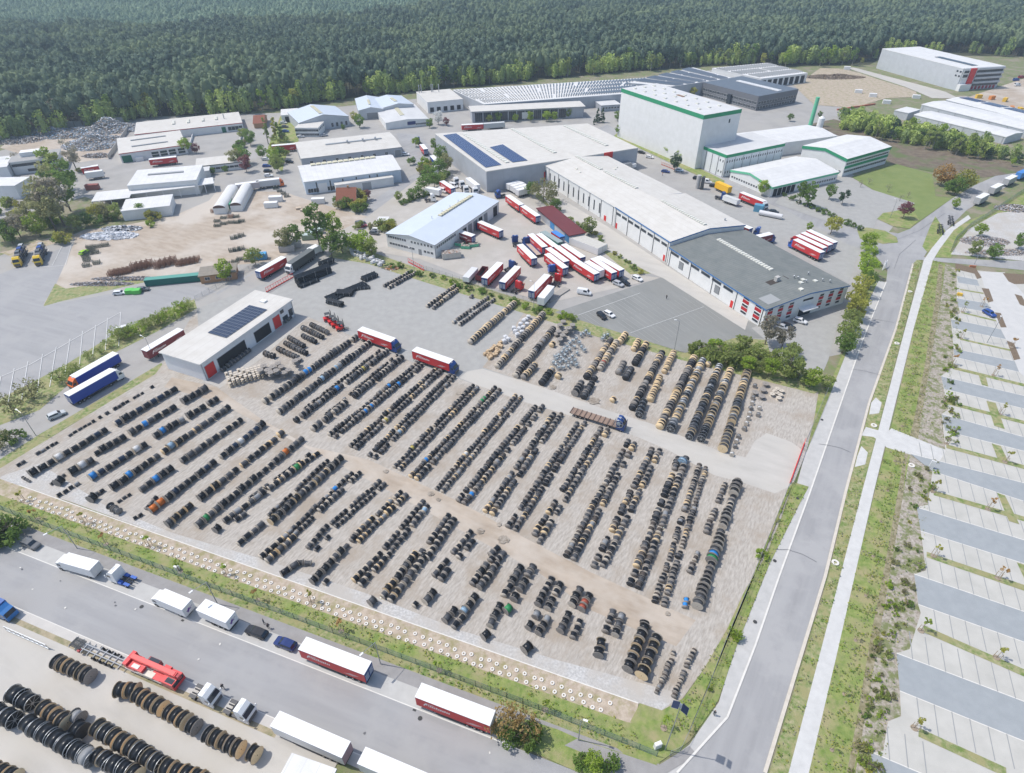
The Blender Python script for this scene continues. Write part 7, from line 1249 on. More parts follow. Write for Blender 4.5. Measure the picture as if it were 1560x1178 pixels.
for x_, y_, s, c in [(1320, 383, .8, 'lime'), (1317, 402, .85, 'lime'), (1315, 422, .95, 'lime'), (1320, 440, .7, 'green'), (1308, 452, .9, 'yellow'), (1300, 470, .8, 'yellow'), (1298, 488, .85, 'yellow'), (1291, 505, .85, 'birch'), (1287, 522, .9, 'birch'), (1283, 538, .7, 'green')]: plant('broad', c, x_, y_, s * 1.25, desc={'lime': 'bright green', 'green': 'mid green', 'birch': 'pale green', 'yellow': 'yellow green'}[c] + ' roadside tree', grp='tree row left of the main road')
for x_, y_, s, c, k, d_ in [(1265, 357, 1.0, 'yellow', 'broad', 'yellowish tree'), (1231, 352, .5, 'lime', 'broad', 'small bright tree'), (1432, 283, 1.5, 'rust', 'broad', 'copper brown tree'), (1464, 290, 1.45, 'yellow', 'broad', 'ochre tree'), (1453, 298, 1.25, 'green', 'broad', 'green tree'), (1375, 333, .9, 'red', 'broad', 'plum coloured tree'), (1262, 305, .8, 'green', 'pine', 'small pine'), (1282, 312, .75, 'dark', 'pine', 'dark small pine'), (1216, 312, .9, 'green', 'birch', 'loose pine'), (1228, 316, .9, 'green', 'birch', 'loose pine'), (1160, 298, .9, 'lime', 'broad', 'light green tree'), (1310, 286, .5, 'grey', 'bare', 'bare small tree'), (1323, 281, .5, 'grey', 'bare', 'bare small tree'), (1352, 293, .5, 'grey', 'bare', 'bare small tree'), (1382, 302, .5, 'grey', 'bare', 'bare small tree'), (1370, 307, .5, 'grey', 'bare', 'bare small tree'), (1027, 262, 1.1, 'dark', 'pine', 'dark pine'), (828, 308, 1.15, 'olive', 'wide', 'large olive tree'), (846, 322, .8, 'green', 'broad', 'green tree'), (897, 358, 1.0, 'birch', 'broad', 'round pale tree'), (810, 300, .9, 'green', 'broad', 'green tree'), (943, 208, .9, 'green', 'broad', 'round green tree'), (1453, 318, .6, 'lime', 'broad', 'small tree')]: plant(k, c, x_, y_, s, desc=d_, grp=None)
for i, (x_, y_) in enumerate([(972, 215), (982, 220), (991, 224), (1001, 229), (1010, 234), (1018, 238), (1028, 241), (1038, 246)]): plant('broad', 'lime', x_, y_, .95 if i != 4 else .7, label=f'fresh green tree below the tall warehouse, {OW[i + 1]} from the left', grp='tree row below the tall warehouse')
for x_, y_, s, c, k in [(489, 384, 1.05, 'green', 'tall'), (513, 374, .8, 'lime', 'tall'), (506, 392, .9, 'green', 'broad'), (522, 386, .9, 'green', 'broad'), (542, 385, .9, 'lime', 'broad'), (556, 388, 1.0, 'lime', 'broad'), (568, 393, .8, 'birch', 'broad'), (345, 428, .75, 'lime', 'broad'), (390, 404, .8, 'birch', 'broad'), (435, 382, .9, 'olive', 'broad'), (450, 376, .9, 'green', 'broad'), (86, 352, 1.25, 'olive', 'tall'), (75, 345, 1.1, 'olive', 'tall'), (98, 345, 1.2, 'grey', 'tall'), (108, 322, 1.1, 'green', 'tall'), (92, 330, 1.2, 'olive', 'tall'), (112, 300, 1.1, 'green', 'tall'), (100, 290, 1.1, 'birch', 'tall'), (62, 360, 1.0, 'lime', 'broad'), (32, 362, 1.1, 'grey', 'broad'), (8, 368, 1.1, 'green', 'broad'), (45, 350, .9, 'olive', 'broad'), (20, 372, .8, 'green', 'broad'), (118, 352, .8, 'birch', 'broad'), (150, 335, .8, 'yellow', 'broad'), (165, 334, .8, 'olive', 'broad'), (135, 345, .7, 'green', 'broad'), (180, 335, .7, 'birch', 'broad'), (218, 330, .6, 'green', 'broad'), (75, 258, 1.0, 'lime', 'broad'), (118, 262, .9, 'grey', 'tall'), (30, 255, .8, 'grey', 'broad'), (18, 260, .7, 'green', 'broad'), (68, 272, .6, 'green', 'broad'), (285, 234, .8, 'lime', 'broad'), (300, 234, .6, 'red', 'broad'), (360, 255, .9, 'olive', 'broad'), (373, 250, .9, 'green', 'broad'), (376, 262, .8, 'red', 'broad'), (326, 266, .4, 'green', 'broad'), (345, 265, .4, 'green', 'broad'), (424, 262, .95, 'birch', 'broad'), (420, 250, .9, 'lime', 'broad'), (428, 243, .8, 'green', 'broad'), (401, 241, .8, 'green', 'broad'), (373, 214, .8, 'birch', 'broad'), (382, 222, .9, 'green', 'broad'), (422, 213, .9, 'yellow', 'poplar'), (409, 220, .8, 'birch', 'poplar'), (429, 216, .8, 'green', 'poplar'), (537, 312, .42, 'olive', 'broad'), (525, 320, .42, 'green', 'broad'), (512, 314, .42, 'green', 'broad'), (560, 305, .5, 'red', 'broad'), (557, 322, .42, 'green', 'broad'), (608, 307, .5, 'birch', 'broad'), (548, 195, .8, 'green', 'broad'), (540, 185, .7, 'yellow', 'broad'), (668, 190, .8, 'white', 'broad'), (680, 192, .5, 'red', 'broad'), (655, 195, .6, 'green', 'broad'), (672, 245, .9, 'green', 'broad'), (664, 230, .7, 'green', 'broad'), (680, 262, .9, 'olive', 'broad'), (670, 268, .9, 'green', 'broad'), (655, 278, .9, 'green', 'broad'), (662, 286, .8, 'green', 'broad'), (647, 292, .8, 'green', 'broad'), (634, 224, .6, 'lime', 'broad'), (638, 300, .6, 'green', 'broad'), (628, 305, .6, 'green', 'broad'), (625, 252, .4, 'green', 'broad'), (630, 250, .4, 'green', 'broad'), (746, 187, .5, 'birch', 'broad'), (759, 186, .6, 'green', 'broad'), (785, 186, .5, 'lime', 'broad'), (808, 186, .6, 'lime', 'broad'), (833, 185, .7, 'lime', 'broad'), (845, 185, .6, 'lime', 'broad'), (866, 180, .6, 'lime', 'broad'), (941, 185, .7, 'green', 'broad'), (1150, 160, .6, 'olive', 'broad'), (1055, 148, .7, 'yellow', 'broad'), (1203, 185, .5, 'green', 'broad'), (1248, 180, .4, 'green', 'broad'), (1490, 360, .6, 'lime', 'broad'), (1550, 380, .7, 'green', 'broad'), (1510, 395, .7, 'green', 'broad'), (1480, 390, .6, 'birch', 'broad'), (1443, 295, .7, 'green', 'broad')]:
    plant(k, c, x_, y_, s * 1.25, desc={'lime': 'fresh green', 'green': 'deep green', 'birch': 'pale green', 'olive': 'olive brown', 'yellow': 'yellow green', 'grey': 'grey leafless', 'red': 'reddish', 'white': 'blossoming'}[c] + (' tall tree' if k in ('tall', 'poplar') else ' tree'), grp='scattered trees on the estate')
for i, (x_, y_) in enumerate([(910, 187), (917, 187), (905, 190)]): plant('fir', 'dark', x_, y_, [1.0, 1.0, .5][i], desc='dark columnar conifer', grp='conifers by the office drive')
# birch thicket on the right
r0 = random.Random(5); n_ = 0
for k in range(400):
    x_ = r0.uniform(1282, 1560); lo = 182 + (x_ - 1282) * .23; hi = 203 + (x_ - 1282) * .20
    if x_ < 1300: hi = 188
    y_ = r0.uniform(lo, min(hi, 255))
    if n_ < 60: plant('far', r0.choice(['birch', 'birch', 'lime', 'green', 'green', 'dark']), x_, y_, r0.uniform(.45, .8) * (.6 if x_ > 1500 else 1), desc='slender tree in the thicket', grp='young trees of the thicket'); n_ += 1
# forest edge trees, each its own
def edge_y(x):
    for (a, b_), (c, d) in zip(FOREST_EDGE, FOREST_EDGE[1:]):
        if a <= x <= c: return b_ + (d - b_) * (x - a) / (c - a)
    return 200
for k in range(78):
    x_ = -10 + k * 17.2 + r0.uniform(-4, 4)
    if x_ > 1335: x_ = 1345 + (x_ - 1335) * 8; 
    if x_ > 1570: continue
    c = r0.choice(['birch', 'birch', 'lime', 'green', 'yellow', 'green']) if x_ > 160 else r0.choice(['birch', 'grey', 'olive', 'grey', 'green'])
    if 700 < x_ < 1100: c = r0.choice(['birch', 'green', 'birch', 'dark'])
    if x_ > 1480: c = r0.choice(['green', 'birch'])
    s = r0.uniform(.7, 1.25) * (.7 if x_ > 1300 else 1)
    plant('far', c, x_, edge_y(x_) + r0.uniform(-7, 2), s, desc={'birch': 'pale green birch', 'lime': 'bright green tree', 'green': 'mid green tree', 'yellow': 'yellow green tree', 'grey': 'bare grey tree', 'olive': 'brownish tree', 'dark': 'dark tree'}[c] + ' by the forest', grp='broadleaf trees along the forest edge')
# hedges and bushes
for k in range(70):
    zx = [(5, 115, 335, 372), (120, 250, 325, 345), (415, 440, 205, 262), (360, 385, 215, 262), (60, 130, 255, 300), (640, 680, 232, 290), (500, 560, 300, 325), (440, 535, 178, 205), (0, 60, 300, 335), (540, 600, 345, 352)][k % 10]; x_, y_ = r0.uniform(zx[0], zx[1]), r0.uniform(zx[2], zx[3])
    plant('bush', r0.choice(['green', 'lime', 'birch', 'yellow', 'olive']), x_, y_, r0.uniform(1.0, 2.2), name='bush', desc='loose bush among the western lots', cat='bush', grp='bushes among the western lots')
for k in range(15): t = k / 14; plant('willow', r0.choice(['lime', 'birch', 'lime']), 182 + 108 * t + r0.uniform(-3, 3), 520 - 48 * t + r0.uniform(-3, 3), r0.uniform(.6, .85), name='bush', cat='bush', label=f'leafy bush in the long west hedge, {OW[k + 1]} from the left', grp='bushes of the west hedge')
for x_, y_, s in [(22, 630, 1.1), (53, 607, 1.2), (95, 583, .8), (108, 572, .7), (5, 682, .9), (118, 566, .6), (138, 548, .55), (155, 540, .55), (168, 530, .6)]: plant('willow', 'olive' if s > .8 else 'birch', x_, y_, s, desc='pollard willow on the west verge', grp='willows on the west verge')
plant('bush', 'green', 28, 672, 1.5, name='bush', cat='bush', label='dense dark green bush beside the west path')
for k in range(20): t = k / 19; plant('bush', r0.choice(['green', 'lime', 'green']), 585 + 280 * t + r0.uniform(-6, 6), 401 + 88 * t + r0.uniform(-3, 3), r0.uniform(.5, 1.05), name='bush', desc='low bush on the hedge strip', cat='bush', grp='bushes on the strip below the workshop')
for k in range(16): t = k / 15; plant('bush', r0.choice(['green', 'birch', 'yellow']), 850 + 125 * t + r0.uniform(-6, 6), 325 + 90 * t + r0.uniform(-4, 4), r0.uniform(.5, 1.1), name='bush', desc='bush on the grass strip beside the long hall', cat='bush', grp='bushes beside the long hall')
for k in range(12): t = k / 11; plant('bush', 'green', 1195 + 115 * t, 300 + 52 * t + r0.uniform(-1, 1), r0.uniform(.6, 1.0), name='bush', desc='hedge bush along the side road', cat='bush', grp='hedge along the side road')
for k in range(9): t = k / 8; plant('bush', 'green', 612 + 50 * t, 312 - 18 * t, r0.uniform(.7, 1.0), name='bush', desc='clipped hedge bush behind the workshop', cat='bush', grp='hedge behind the workshop')
for x_, y_, s, c in [(24, 818, 2.1, 'green'), (8, 822, 2.2, 'green'), (-5, 826, 2.2, 'green')]: plant('bush', c, x_, y_, s, name='bush', desc='deep green bush beside the lay-by', cat='bush', grp='deep green bushes by the lay-by')
plant('willow', 'amber', 768, 1112, .95, name='bush', cat='bush', label='orange twigged bush beside the red trailer'); plant('willow', 'amber', 803, 1118, .8, name='bush', cat='bush', label='orange twigged bush beside the footpath'); plant('bush', 'green', 782, 1128, 1.3, name='bush', cat='bush', label='green bush under the orange twigs'); plant('bush', 'green', 810, 1132, 1.2, name='bush', cat='bush', label='green bush right of the orange twigs')
plant('broad', 'lime', 903, 1168, .48, label='bright lime tree beside the dark footpath'); plant('bush', 'green', 925, 1168, 1.0, name='bush', cat='bush', label='dark shrub right of the bright lime tree'); plant('bush', 'green', 886, 1166, .8, name='bush', cat='bush', label='dark shrub left of the bright lime tree')
for x_, y_, s, c, in [(1118, 970, .8, 'lime'), (1160, 850, .75, 'lime'), (1080, 1050, .35, 'lime')]: plant('bush', c, x_, y_, s, name='young_tree', desc='young bright green tree inside the east fence', cat='tree', grp='young trees inside the east fence')
# shrubs in the planting beds
for k in range(150):
    t = r0.random(); y_ = 410 + t * 768; xl, xr = (1445, 1462) if y_ < 680 else (1400, 1412); 
    if y_ < 680: xc = 1452 - (y_ - 410) * .02; wd = 12
    else: xc = 1412 - (y_ - 700) * .205; wd = 18 + (y_ - 700) * .012
    if 676 < y_ < 705: continue
    plant('shrub', r0.choice(['lime', 'birch', 'green', 'yellow', 'olive', 'lime']), xc + r0.uniform(-wd, wd), y_, r0.uniform(.4, 1.15), name='shrub', desc='small shrub in the planting bed', cat='shrub', grp='shrubs in the planting bed beside the car park')
# staked saplings
sv_ = []
for v in range(3):
    V, F = crown(40 + v, .55, 2.0, 3.6, 6, 120, .13, 'round', .5); sv_.append({c: npmesh('crown', V, F, [LF[c]]) for c in ('lime', 'yellow', 'birch', 'rust')})
tb_ = MB(); tb_.cyl((0, 0, 0), (.05, 0, 3.2), .035, bark, 6, .015); stm = tb_.mesh('trunk'); b = MB(); b.cyl((0, 0, 0), (0, 0, 1.7), .04, stake, 6); stk = b.mesh('stake')
b = MB(); b.cyl((-.5, 0, 1.5), (.5, 0, 1.5), .025, stake, 5); xb = b.mesh('crossbar'); b = MB(); b.cyl((0, 0, 0), (0, 0, .04), .5, mat('pale mulch', (0.24, 0.19, 0.14), .95, (0.36, 0.30, 0.23), 4, 5), 14); mul = b.mesh('mulch_disc')
def sapling(px, py, c='lime', s=1.0, desc='staked sapling', grp='staked saplings'):
    p = G(px, py); r = empty('sapling', (p.x, p.y, 0), rng.random() * 3, None, 'sapling', grp, s); link('crown', sv_[rng.randrange(3)][c], r); link('trunk', stm, r); link('mulch_disc', mul, r)
    for k in range(3): a = k * 2.09; link('stake', stk, r, (.5 * math.cos(a), .5 * math.sin(a), 0))
    link('crossbar', xb, r); auto(r, desc, px, py)
for x_, y_, c in [(37, 764, 'yellow'), (58, 791, 'rust'), (130, 797, 'yellow'), (162, 830, 'rust'), (229, 833, 'lime'), (275, 872, 'lime'), (345, 876, 'lime'), (392, 915, 'rust'), (475, 918, 'yellow'), (520, 962, 'rust'), (669, 1022, 'lime'), (831, 1083, 'lime'), (1011, 1110, 'lime')]: sapling(x_, y_, c, 1.1, 'staked sapling on the roadside strip', 'saplings on the roadside strip')
for x_, y_ in [(1363, 703), (1352, 748), (1342, 795), (1330, 848), (1319, 908), (1303, 976), (1286, 1058), (1267, 1143), (1415, 460), (1408, 495), (1402, 520), (1396, 545), (1391, 570), (1384, 602), (1374, 650)]: sapling(x_, y_, 'birch', .7, 'small sapling on the green bank', 'saplings on the green bank')
for x_, y_, c in [(1466, 476, 'birch'), (1463, 516, 'yellow'), (1450, 556, 'rust'), (1513, 573, 'rust'), (1439, 612, 'lime'), (1441, 677, 'lime'), (1522, 632, 'yellow'), (1530, 705, 'yellow'), (1420, 750, 'yellow'), (1504, 777, 'rust'), (1421, 848, 'yellow'), (1519, 882, 'rust'), (1402, 962, 'lime'), (1392, 1110, 'yellow'), (1517, 1003, 'yellow'), (1495, 468, 'rust'), (1540, 530, 'rust')]: sapling(x_, y_, c, 1.15, 'young staked tree between parking bays', 'young trees in the car park')
# ---------------------------------------------------------------- forest: too many to count
def forest(name, label, test, sp, tmpl, hmin, hmax, m, ymax, seed):
    r = np.random.default_rng(seed); xs = np.arange(-1500, 1500, sp); ys = np.arange(330, ymax, sp); X, Y = np.meshgrid(xs, ys); X = X.ravel() + r.uniform(-.48, .48, X.size) * sp; Y = Y.ravel() + r.uniform(-.48, .48, Y.size) * sp
    d = Y * ct + CH * st; px = 780 + FPX * X / d; py = 589 + FPX * (CH * ct - Y * st) / d
    k = (px > -120) & (px < 1680) & test(px, py); X, Y, px, py = X[k], Y[k], px[k], py[k]; n = len(X); print(name, n)
    clump = np.sin(X * .013 + 1.3 * np.sin(Y * .009)) * .5 + np.sin(Y * .017 + X * .006) * .5
    gap_ = np.sin(X * .031 + 2 * np.sin(Y * .023)) * np.sin(Y * .041 + X * .011); hh = r.uniform(hmin, hmax, n) * (1 + .14 * clump) * np.where(gap_ > .82, .62, 1); an = r.uniform(0, 6.28, n); which = r.integers(0, len(tmpl), n); V, F, MI, o = [], [], [], 0
    for w in range(len(tmpl)):
        tv, tf, ti = tmpl[w]; s_ = np.where(which == w)[0]; c, s = np.cos(an[s_])[:, None], np.sin(an[s_])[:, None]; q = hh[s_][:, None]; wf = q * r.uniform(.8, 1.25, (len(s_), 1))
        x = (tv[:, 0] * c - tv[:, 1] * s) * wf + X[s_][:, None]; y = (tv[:, 0] * s + tv[:, 1] * c) * wf + Y[s_][:, None]; z = tv[:, 2][None] * q
        V.append(np.stack([x, y, z], 2).reshape(-1, 3)); F.append((tf[None] + (o + np.arange(len(s_)) * len(tv))[:, None, None]).reshape(-1, 4)); MI.append(np.tile(ti, len(s_))); o += len(s_) * len(tv)
    ob = link(name, npmesh(name, np.concatenate(V), np.concatenate(F), m, np.concatenate(MI))); tag(ob, label, 'forest', kind='stuff'); return ob
def ftmpl(seed, n, R_, z0, ls, trunk=True, dome=(7, 4), ds=1.0):
    r = np.random.default_rng(seed); nu, nvv = dome; V, F = [], []
    for j in range(nvv + 1):
        t = j / nvv; ph = -1.1 + t * 2.55; rad = R_ * ds * math.cos(min(ph, 1.5)); zz = z0 + (1 - z0) * (math.sin(ph) + .9) / 1.9
        for i in range(nu): a = 6.283 * (i + .5 * (j % 2)) / nu; q = r.uniform(.72, 1.22); V.append([rad * q * math.cos(a), rad * q * math.sin(a), zz + r.uniform(-.035, .035)])
    for j in range(nvv):
        for i in range(nu): c = (i + 1) % nu; F.append([j * nu + i, j * nu + c, (j + 1) * nu + c, (j + 1) * nu + i])
    V = np.array(V); F = np.array(F); t = r.random(n); th = r.uniform(0, 6.28, n); w = R_ * 1.05 * np.sqrt(np.clip(1 - (2 * t - 1) ** 2 * .85, 0, 1)); rad = w * r.uniform(.6, 1.1, n)
    V2, F2 = quads(np.stack([rad * np.cos(th), rad * np.sin(th), z0 + t * (1 - z0)], 1), ls, r, .2); F = np.concatenate([F, F2 + len(V)]); V = np.concatenate([V, V2]); I = np.zeros(len(F), int)
    if trunk: a = .011; tv = np.array([[-a, 0, 0], [a, 0, 0], [a * .5, 0, .85], [-a * .5, 0, .85], [0, -a, 0], [0, a, 0], [0, a * .5, .85], [0, -a * .5, .85]]); F = np.concatenate([F, np.array([[0, 1, 2, 3], [4, 5, 6, 7]]) + len(V)]); V = np.concatenate([V, tv]); I = np.concatenate([I, [1, 1]])
    return V, F, I
def fmat(name, c1, c2, c3, sc3):
    return mat(name, c1, 0.85, c2, 0.2, 2, wid=.11, col3=c3, scale3=sc3, w3=(.46, .62), spec=.1, trans=.25)
pine_m = fmat('pine needles', (0.05, 0.088, 0.062), (0.17, 0.225, 0.15), (0.20, 0.255, 0.14), .014); young_m = fmat('young forest foliage', (0.17, 0.25, 0.16), (0.30, 0.39, 0.25), (0.15, 0.23, 0.16), .006); ptrunk = mat('pine trunk', (0.17, 0.12, 0.09), .9, (.25, .20, .16), .3, 3)
BX = np.array([-200, 0, 168, 180, 232, 350, 500, 620, 690, 760, 1800]); BY = np.array([46, 48, 50, 60, 62, 44, 42, 30, 12, -40, -60]); EX = np.array([p[0] for p in FOREST_EDGE]); EY = np.array([p[1] for p in FOREST_EDGE])
forest('pine_forest', 'dense dark pine forest behind the industrial estate', lambda x, y: (y < np.interp(x, EX, EY) - 1.5) & (y > np.interp(x, BX, BY)) & (y > 62), 5.4, [ftmpl(i, 46, .19, .40 + .03 * (i % 3), .046, True, (6, 4), .86) for i in range(7)], 13, 21, [pine_m, ptrunk], 800, 3)
forest('pine_forest', 'farther dark pine stand reaching to the top of the photo', lambda x, y: (y <= 62) & (y > np.interp(x, BX, BY)) & (y > -14), 6.4, [ftmpl(20 + i, 14, .22, .42, .075, False, (6, 3), .8) for i in range(6)], 13, 20, [pine_m], 1250, 4)
forest('young_forest', 'lighter young forest at the top left of the photo', lambda x, y: (y <= np.interp(x, BX, BY)) & (y > -10) & (x < 900), 5.4, [ftmpl(30 + i, 5, .27, .2, .09, False, (6, 3)) for i in range(5)], 8, 13, [young_m], 1350, 5)
belt_m = fmat('birch belt foliage', (0.34, 0.44, 0.10), (0.54, 0.62, 0.20), (0.20, 0.28, 0.12), .05)
forest('birch_belt', 'band of bright young broadleaf growth along the forest edge', lambda x, y: (y < np.interp(x, EX, EY) + 1) & (y > np.interp(x, EX, EY) - np.interp(x, [0, 150, 200, 500, 700, 960, 1300, 1330], [8, 3, 12, 15, 10, 6, 3, 0])) & (np.sin(x * .09) + np.sin(x * .041 + 1) > -.7), 4.6, [ftmpl(50 + i, 190, .23, .10, .042, True, (5, 3), .5) for i in range(5)], 7, 16, [belt_m, ptrunk], 800, 6)
forest('thicket_growth', 'dense young growth between the slender trees of the thicket', lambda x, y: (x > 1283) & (y > 180 + (x - 1282) * .235) & (y < 203 + (x - 1282) * .20) & (y < 254), 4.6, [ftmpl(60 + i, 200, .30, .05, .055, True, (5, 3), .5) for i in range(5)], 4, 9, [belt_m, ptrunk], 800, 7)

# grass tufts and weeds: nobody could count them
def tufts(name, label, polys, n, size, cols, seed):
    r = np.random.default_rng(seed); P = []
    for poly in polys:
        Q = np.array([tuple(G(*p)) for p in poly]); lo, hi = Q.min(0), Q.max(0); A = abs(sum(Q[i][0] * Q[i - 1][1] - Q[i - 1][0] * Q[i][1] for i in range(len(Q)))) / 2; m = int(n * A * ((hi - lo).prod() / A)); X = r.uniform(lo[0], hi[0], m); Y = r.uniform(lo[1], hi[1], m); c = np.zeros(m, bool); j = len(Q) - 1
        for i in range(len(Q)):
            with np.errstate(all='ignore'): c ^= ((Q[i][1] > Y) != (Q[j][1] > Y)) & (X < (Q[j][0] - Q[i][0]) * (Y - Q[i][1]) / (Q[j][1] - Q[i][1]) + Q[i][0])
            j = i
        c &= (np.sin(X * 1.1 + 2 * np.sin(Y * .7)) + np.sin(Y * 1.3 + X * .4) + r.normal(size=m) * .8) > .1; P.append(np.stack([X[c], Y[c], np.full(c.sum(), .32)], 1))
    P = np.concatenate(P); V, F = quads(P, size, r, .0); V[:, 2] = .32 + (V[:, 2] - .32) * .45; print(name, len(F)); o = link(name, npmesh(name, V, F, [LF[c] for c in cols], r.integers(0, len(cols), len(F)))); tag(o, label, 'grass', kind='stuff')
BANKS = [[(1303, 1178), (1355, 878), (1386, 692), (1350, 681), (1345, 700), (1301, 878), (1232, 1178)], [(1357, 655), (1404, 450), (1421, 397), (1440, 402), (1434, 450), (1398, 670)], [(1365, 500), (1391, 402), (1404, 398), (1380, 490), (1347, 605), (1333, 600)], [(1302, 718), (1318, 714), (1313, 750), (1248, 1000), (1201, 1178), (1172, 1178), (1262, 878), (1290, 752)], [(1036, 1146), (1077, 1052), (1105, 978), (1146, 880), (1200, 745), (1232, 742), (1172, 860), (1122, 985), (1094, 1068), (1050, 1130)], [(1010, 1110), (1040, 1067), (1107, 960), (1165, 850), (1206, 740), (1146, 880), (1105, 978), (1077, 1052), (1036, 1140)]]
tufts('grass_tufts', 'grass tufts and weeds on the roadside banks', BANKS, 7.0, .19, ['green', 'lime', 'yellow', 'olive', 'grey'], 8)
kq = lambda s0, s1, d0, d1: [PX(*KB(s, d), 0)[:2] for s, d in ((s0, d0), (s1, d0), (s1, d1), (s0, d1))]
tufts('grass_tufts', 'grass tufts along the lower roadside fence', [kq(-14, 137, 7.1, 10.4), kq(-14, 137, 5.7, 6.9)], 6.0, .18, ['green', 'lime', 'yellow', 'olive'], 9)
tufts('weeds', 'low weeds spreading through the planting bed gravel', [[(1303, 1178), (1355, 878), (1386, 692), (1420, 719), (1400, 880), (1370, 1000), (1345, 1178)], [(1398, 670), (1434, 450), (1440, 402), (1462, 412), (1458, 520), (1444, 600), (1432, 684)]], 3.0, .15, ['green', 'olive', 'grey', 'yellow'], 10)
# ================================================================ fences, gates, lamps, rings, people, stored goods
meshm = mat('green mesh panel', (0.30, 0.38, 0.35), 0.7, alpha=0.45); meshg = mat('grey mesh panel', (0.42, 0.43, 0.42), 0.7, alpha=0.18); postg = mat('green post', (0.10, 0.16, 0.13), 0.6)
def fence(name, label, pts, h, sp, pm, cm, world=False):
    P = [Vector(p) for p in pts] if world else [G(*p) for p in pts]; o0 = P[0]; z0 = gz(o0.x, o0.y); r = empty(name, (o0.x, o0.y, 0), 0, label, 'fence')
    for i in range(len(P) - 1):
        a, c = P[i] - o0, P[i + 1] - o0; L_ = (c - a).length; u = (c - a) / L_; b = MB(); b.poly([(*a, .05), (*c, .05), (*c, h), (*a, h)], cm)
        for z_ in (.08, h * .5, h): b.cyl((*a, z_), (*c, z_), .02, pm, 4, cap=False)
        b.build('mesh_panel', r); n = max(1, round(L_ / sp))
        for k in range(n + (i == len(P) - 2)): q = a + u * (L_ * k / n); b = MB(); b.box(-.04, -.04, 0, .04, .04, h + .12, pm); b.build('post', r, (q.x, q.y, 0))
    return r
f0 = [KB(s, 7.0) for s in (-30, 20, 70, 120)]; cx = [G(1000, 1153), G(1020, 1152), G(1036, 1145), G(1050, 1115), G(1077, 1052), G(1105, 978), G(1146, 880), G(1200, 745), G(1206, 735)]
fence('mesh_fence', 'green mesh fence along the lower road', [tuple(p) for p in f0] + [tuple(cx[0])], 2.0, 2.9, postg, meshm, True)
fence('mesh_fence', 'grey mesh fence along the east side of the yard', [tuple(p) for p in cx[1:]], 2.0, 2.9, steel, meshg, True)
fence('mesh_fence', 'grey mesh fence north of the red sliding gate', [(1228, 673), (1262, 592)], 2.0, 2.9, steel, meshg)
fence('mesh_fence', 'short fence round the corner tree row', [(1263, 556), (1271, 535), (1285, 560), (1300, 530), (1330, 465)], 1.6, 2.9, steel, meshg) if False else None
fence('mesh_fence', 'grey fence between western lot and road', [(298, 458), (330, 440), (380, 412), (395, 402)], 1.8, 3, steel, meshg)
fence('mesh_fence', 'dark green fence of the builders yard', [(1448, 384), (1455, 366), (1478, 345), (1500, 332), (1560, 292)], 2.0, 3, postg, meshm)
fence('mesh_fence', 'low mesh fence along the workshop hedge', [(640, 409), (700, 428), (760, 449), (835, 468)], 1.8, 3, steel, meshg)
def rail(label, pts, h, m, lat=True, name='sliding_gate', cat='gate'):
    a, c = G(*pts[0]), G(*pts[1]); L_ = (c - a).length; u = (c - a) / L_; r = empty(name, (a.x, a.y, 0), math.atan2(u.y, u.x), label, cat)
    b = MB(); b.box(0, -.1, .12, L_, .1, .38, m); b.box(0, -.06, h - .1, L_, .06, h, m); b.build('beam', r); b = MB(); n = max(3, int(L_ / 1.2))
    for k in range(n + 1): b.box(L_ * k / n - .04, -.04, .38, L_ * k / n + .04, .04, h - .1, m)
    if lat:
        for k in range(n): b.cyl((L_ * k / n, 0, .38), (L_ * (k + 1) / n, 0, h - .1), .03, m, 4)
    b.build('lattice', r); return r
rail('long red sliding gate at the yard entrance', [(1203, 737), (1225, 676)], 1.9, red_s); rail('red lattice gate at the depot corner', [(406, 446), (447, 423)], 1.9, red_s); rail('red lattice gate by the workshop hedge', [(622, 400), (646, 413)], 1.8, red_s)
rail('grey sliding gate of the lower yard', [(12, 962), (76, 990)], 1.7, steel, False); rail('red barrier fence beside the entrance pine', [(1007, 251), (1035, 262)], 1.6, paint((.45, .12, .08)), name='barrier')
def lamp(px, py, h, arm, ang, label, solar=0, grp='street lamps'):
    p = G(px, py); r = empty('street_lamp', (p.x, p.y, 0), ang, label, 'street lamp', grp); b = MB(); b.cyl((0, 0, 0), (0, 0, h), .1, steel, 8, .06); b.build('pole', r)
    if arm: b = MB(); b.cyl((0, 0, h - .1), (arm, 0, h + .25), .05, steel, 6); b.build('arm', r)
    b = MB(); b.box(arm, -.16, h + .16, arm + .75, .16, h + .3, trimw); b.build('lamp_head', r)
    if solar:
        for s in (-1, 1): b = MB(); b.poly([(-.6, s * .2, h + .9), (.6, s * .2, h + .9), (.6, s * 1.2, h + .4), (-.6, s * 1.2, h + .4)][::s], pv_b); b.poly([(-.63, s * .17, h + .89), (.63, s * .17, h + .89), (.63, s * 1.23, h + .37), (-.63, s * 1.23, h + .37)][::s], steel); b.build('solar_panel', r)
for (x_, y_), lb in (((118, 836), 'lamp with long arm leaning over the lay-by left'), ((332, 921), 'lamp with long arm beside the white box trailer'), ((580, 1012), 'lamp with panel beside the left red trailer')): lamp(x_, y_, 7.5, 2.6, KA - 1.9, lb)
lamp(1013, 1143, 14.5, 0, R(60), 'tall solar powered light mast at the road corner', 1); lamp(881, 1128, 7.5, .3, KA, 'plain lamp beside the dark footpath')
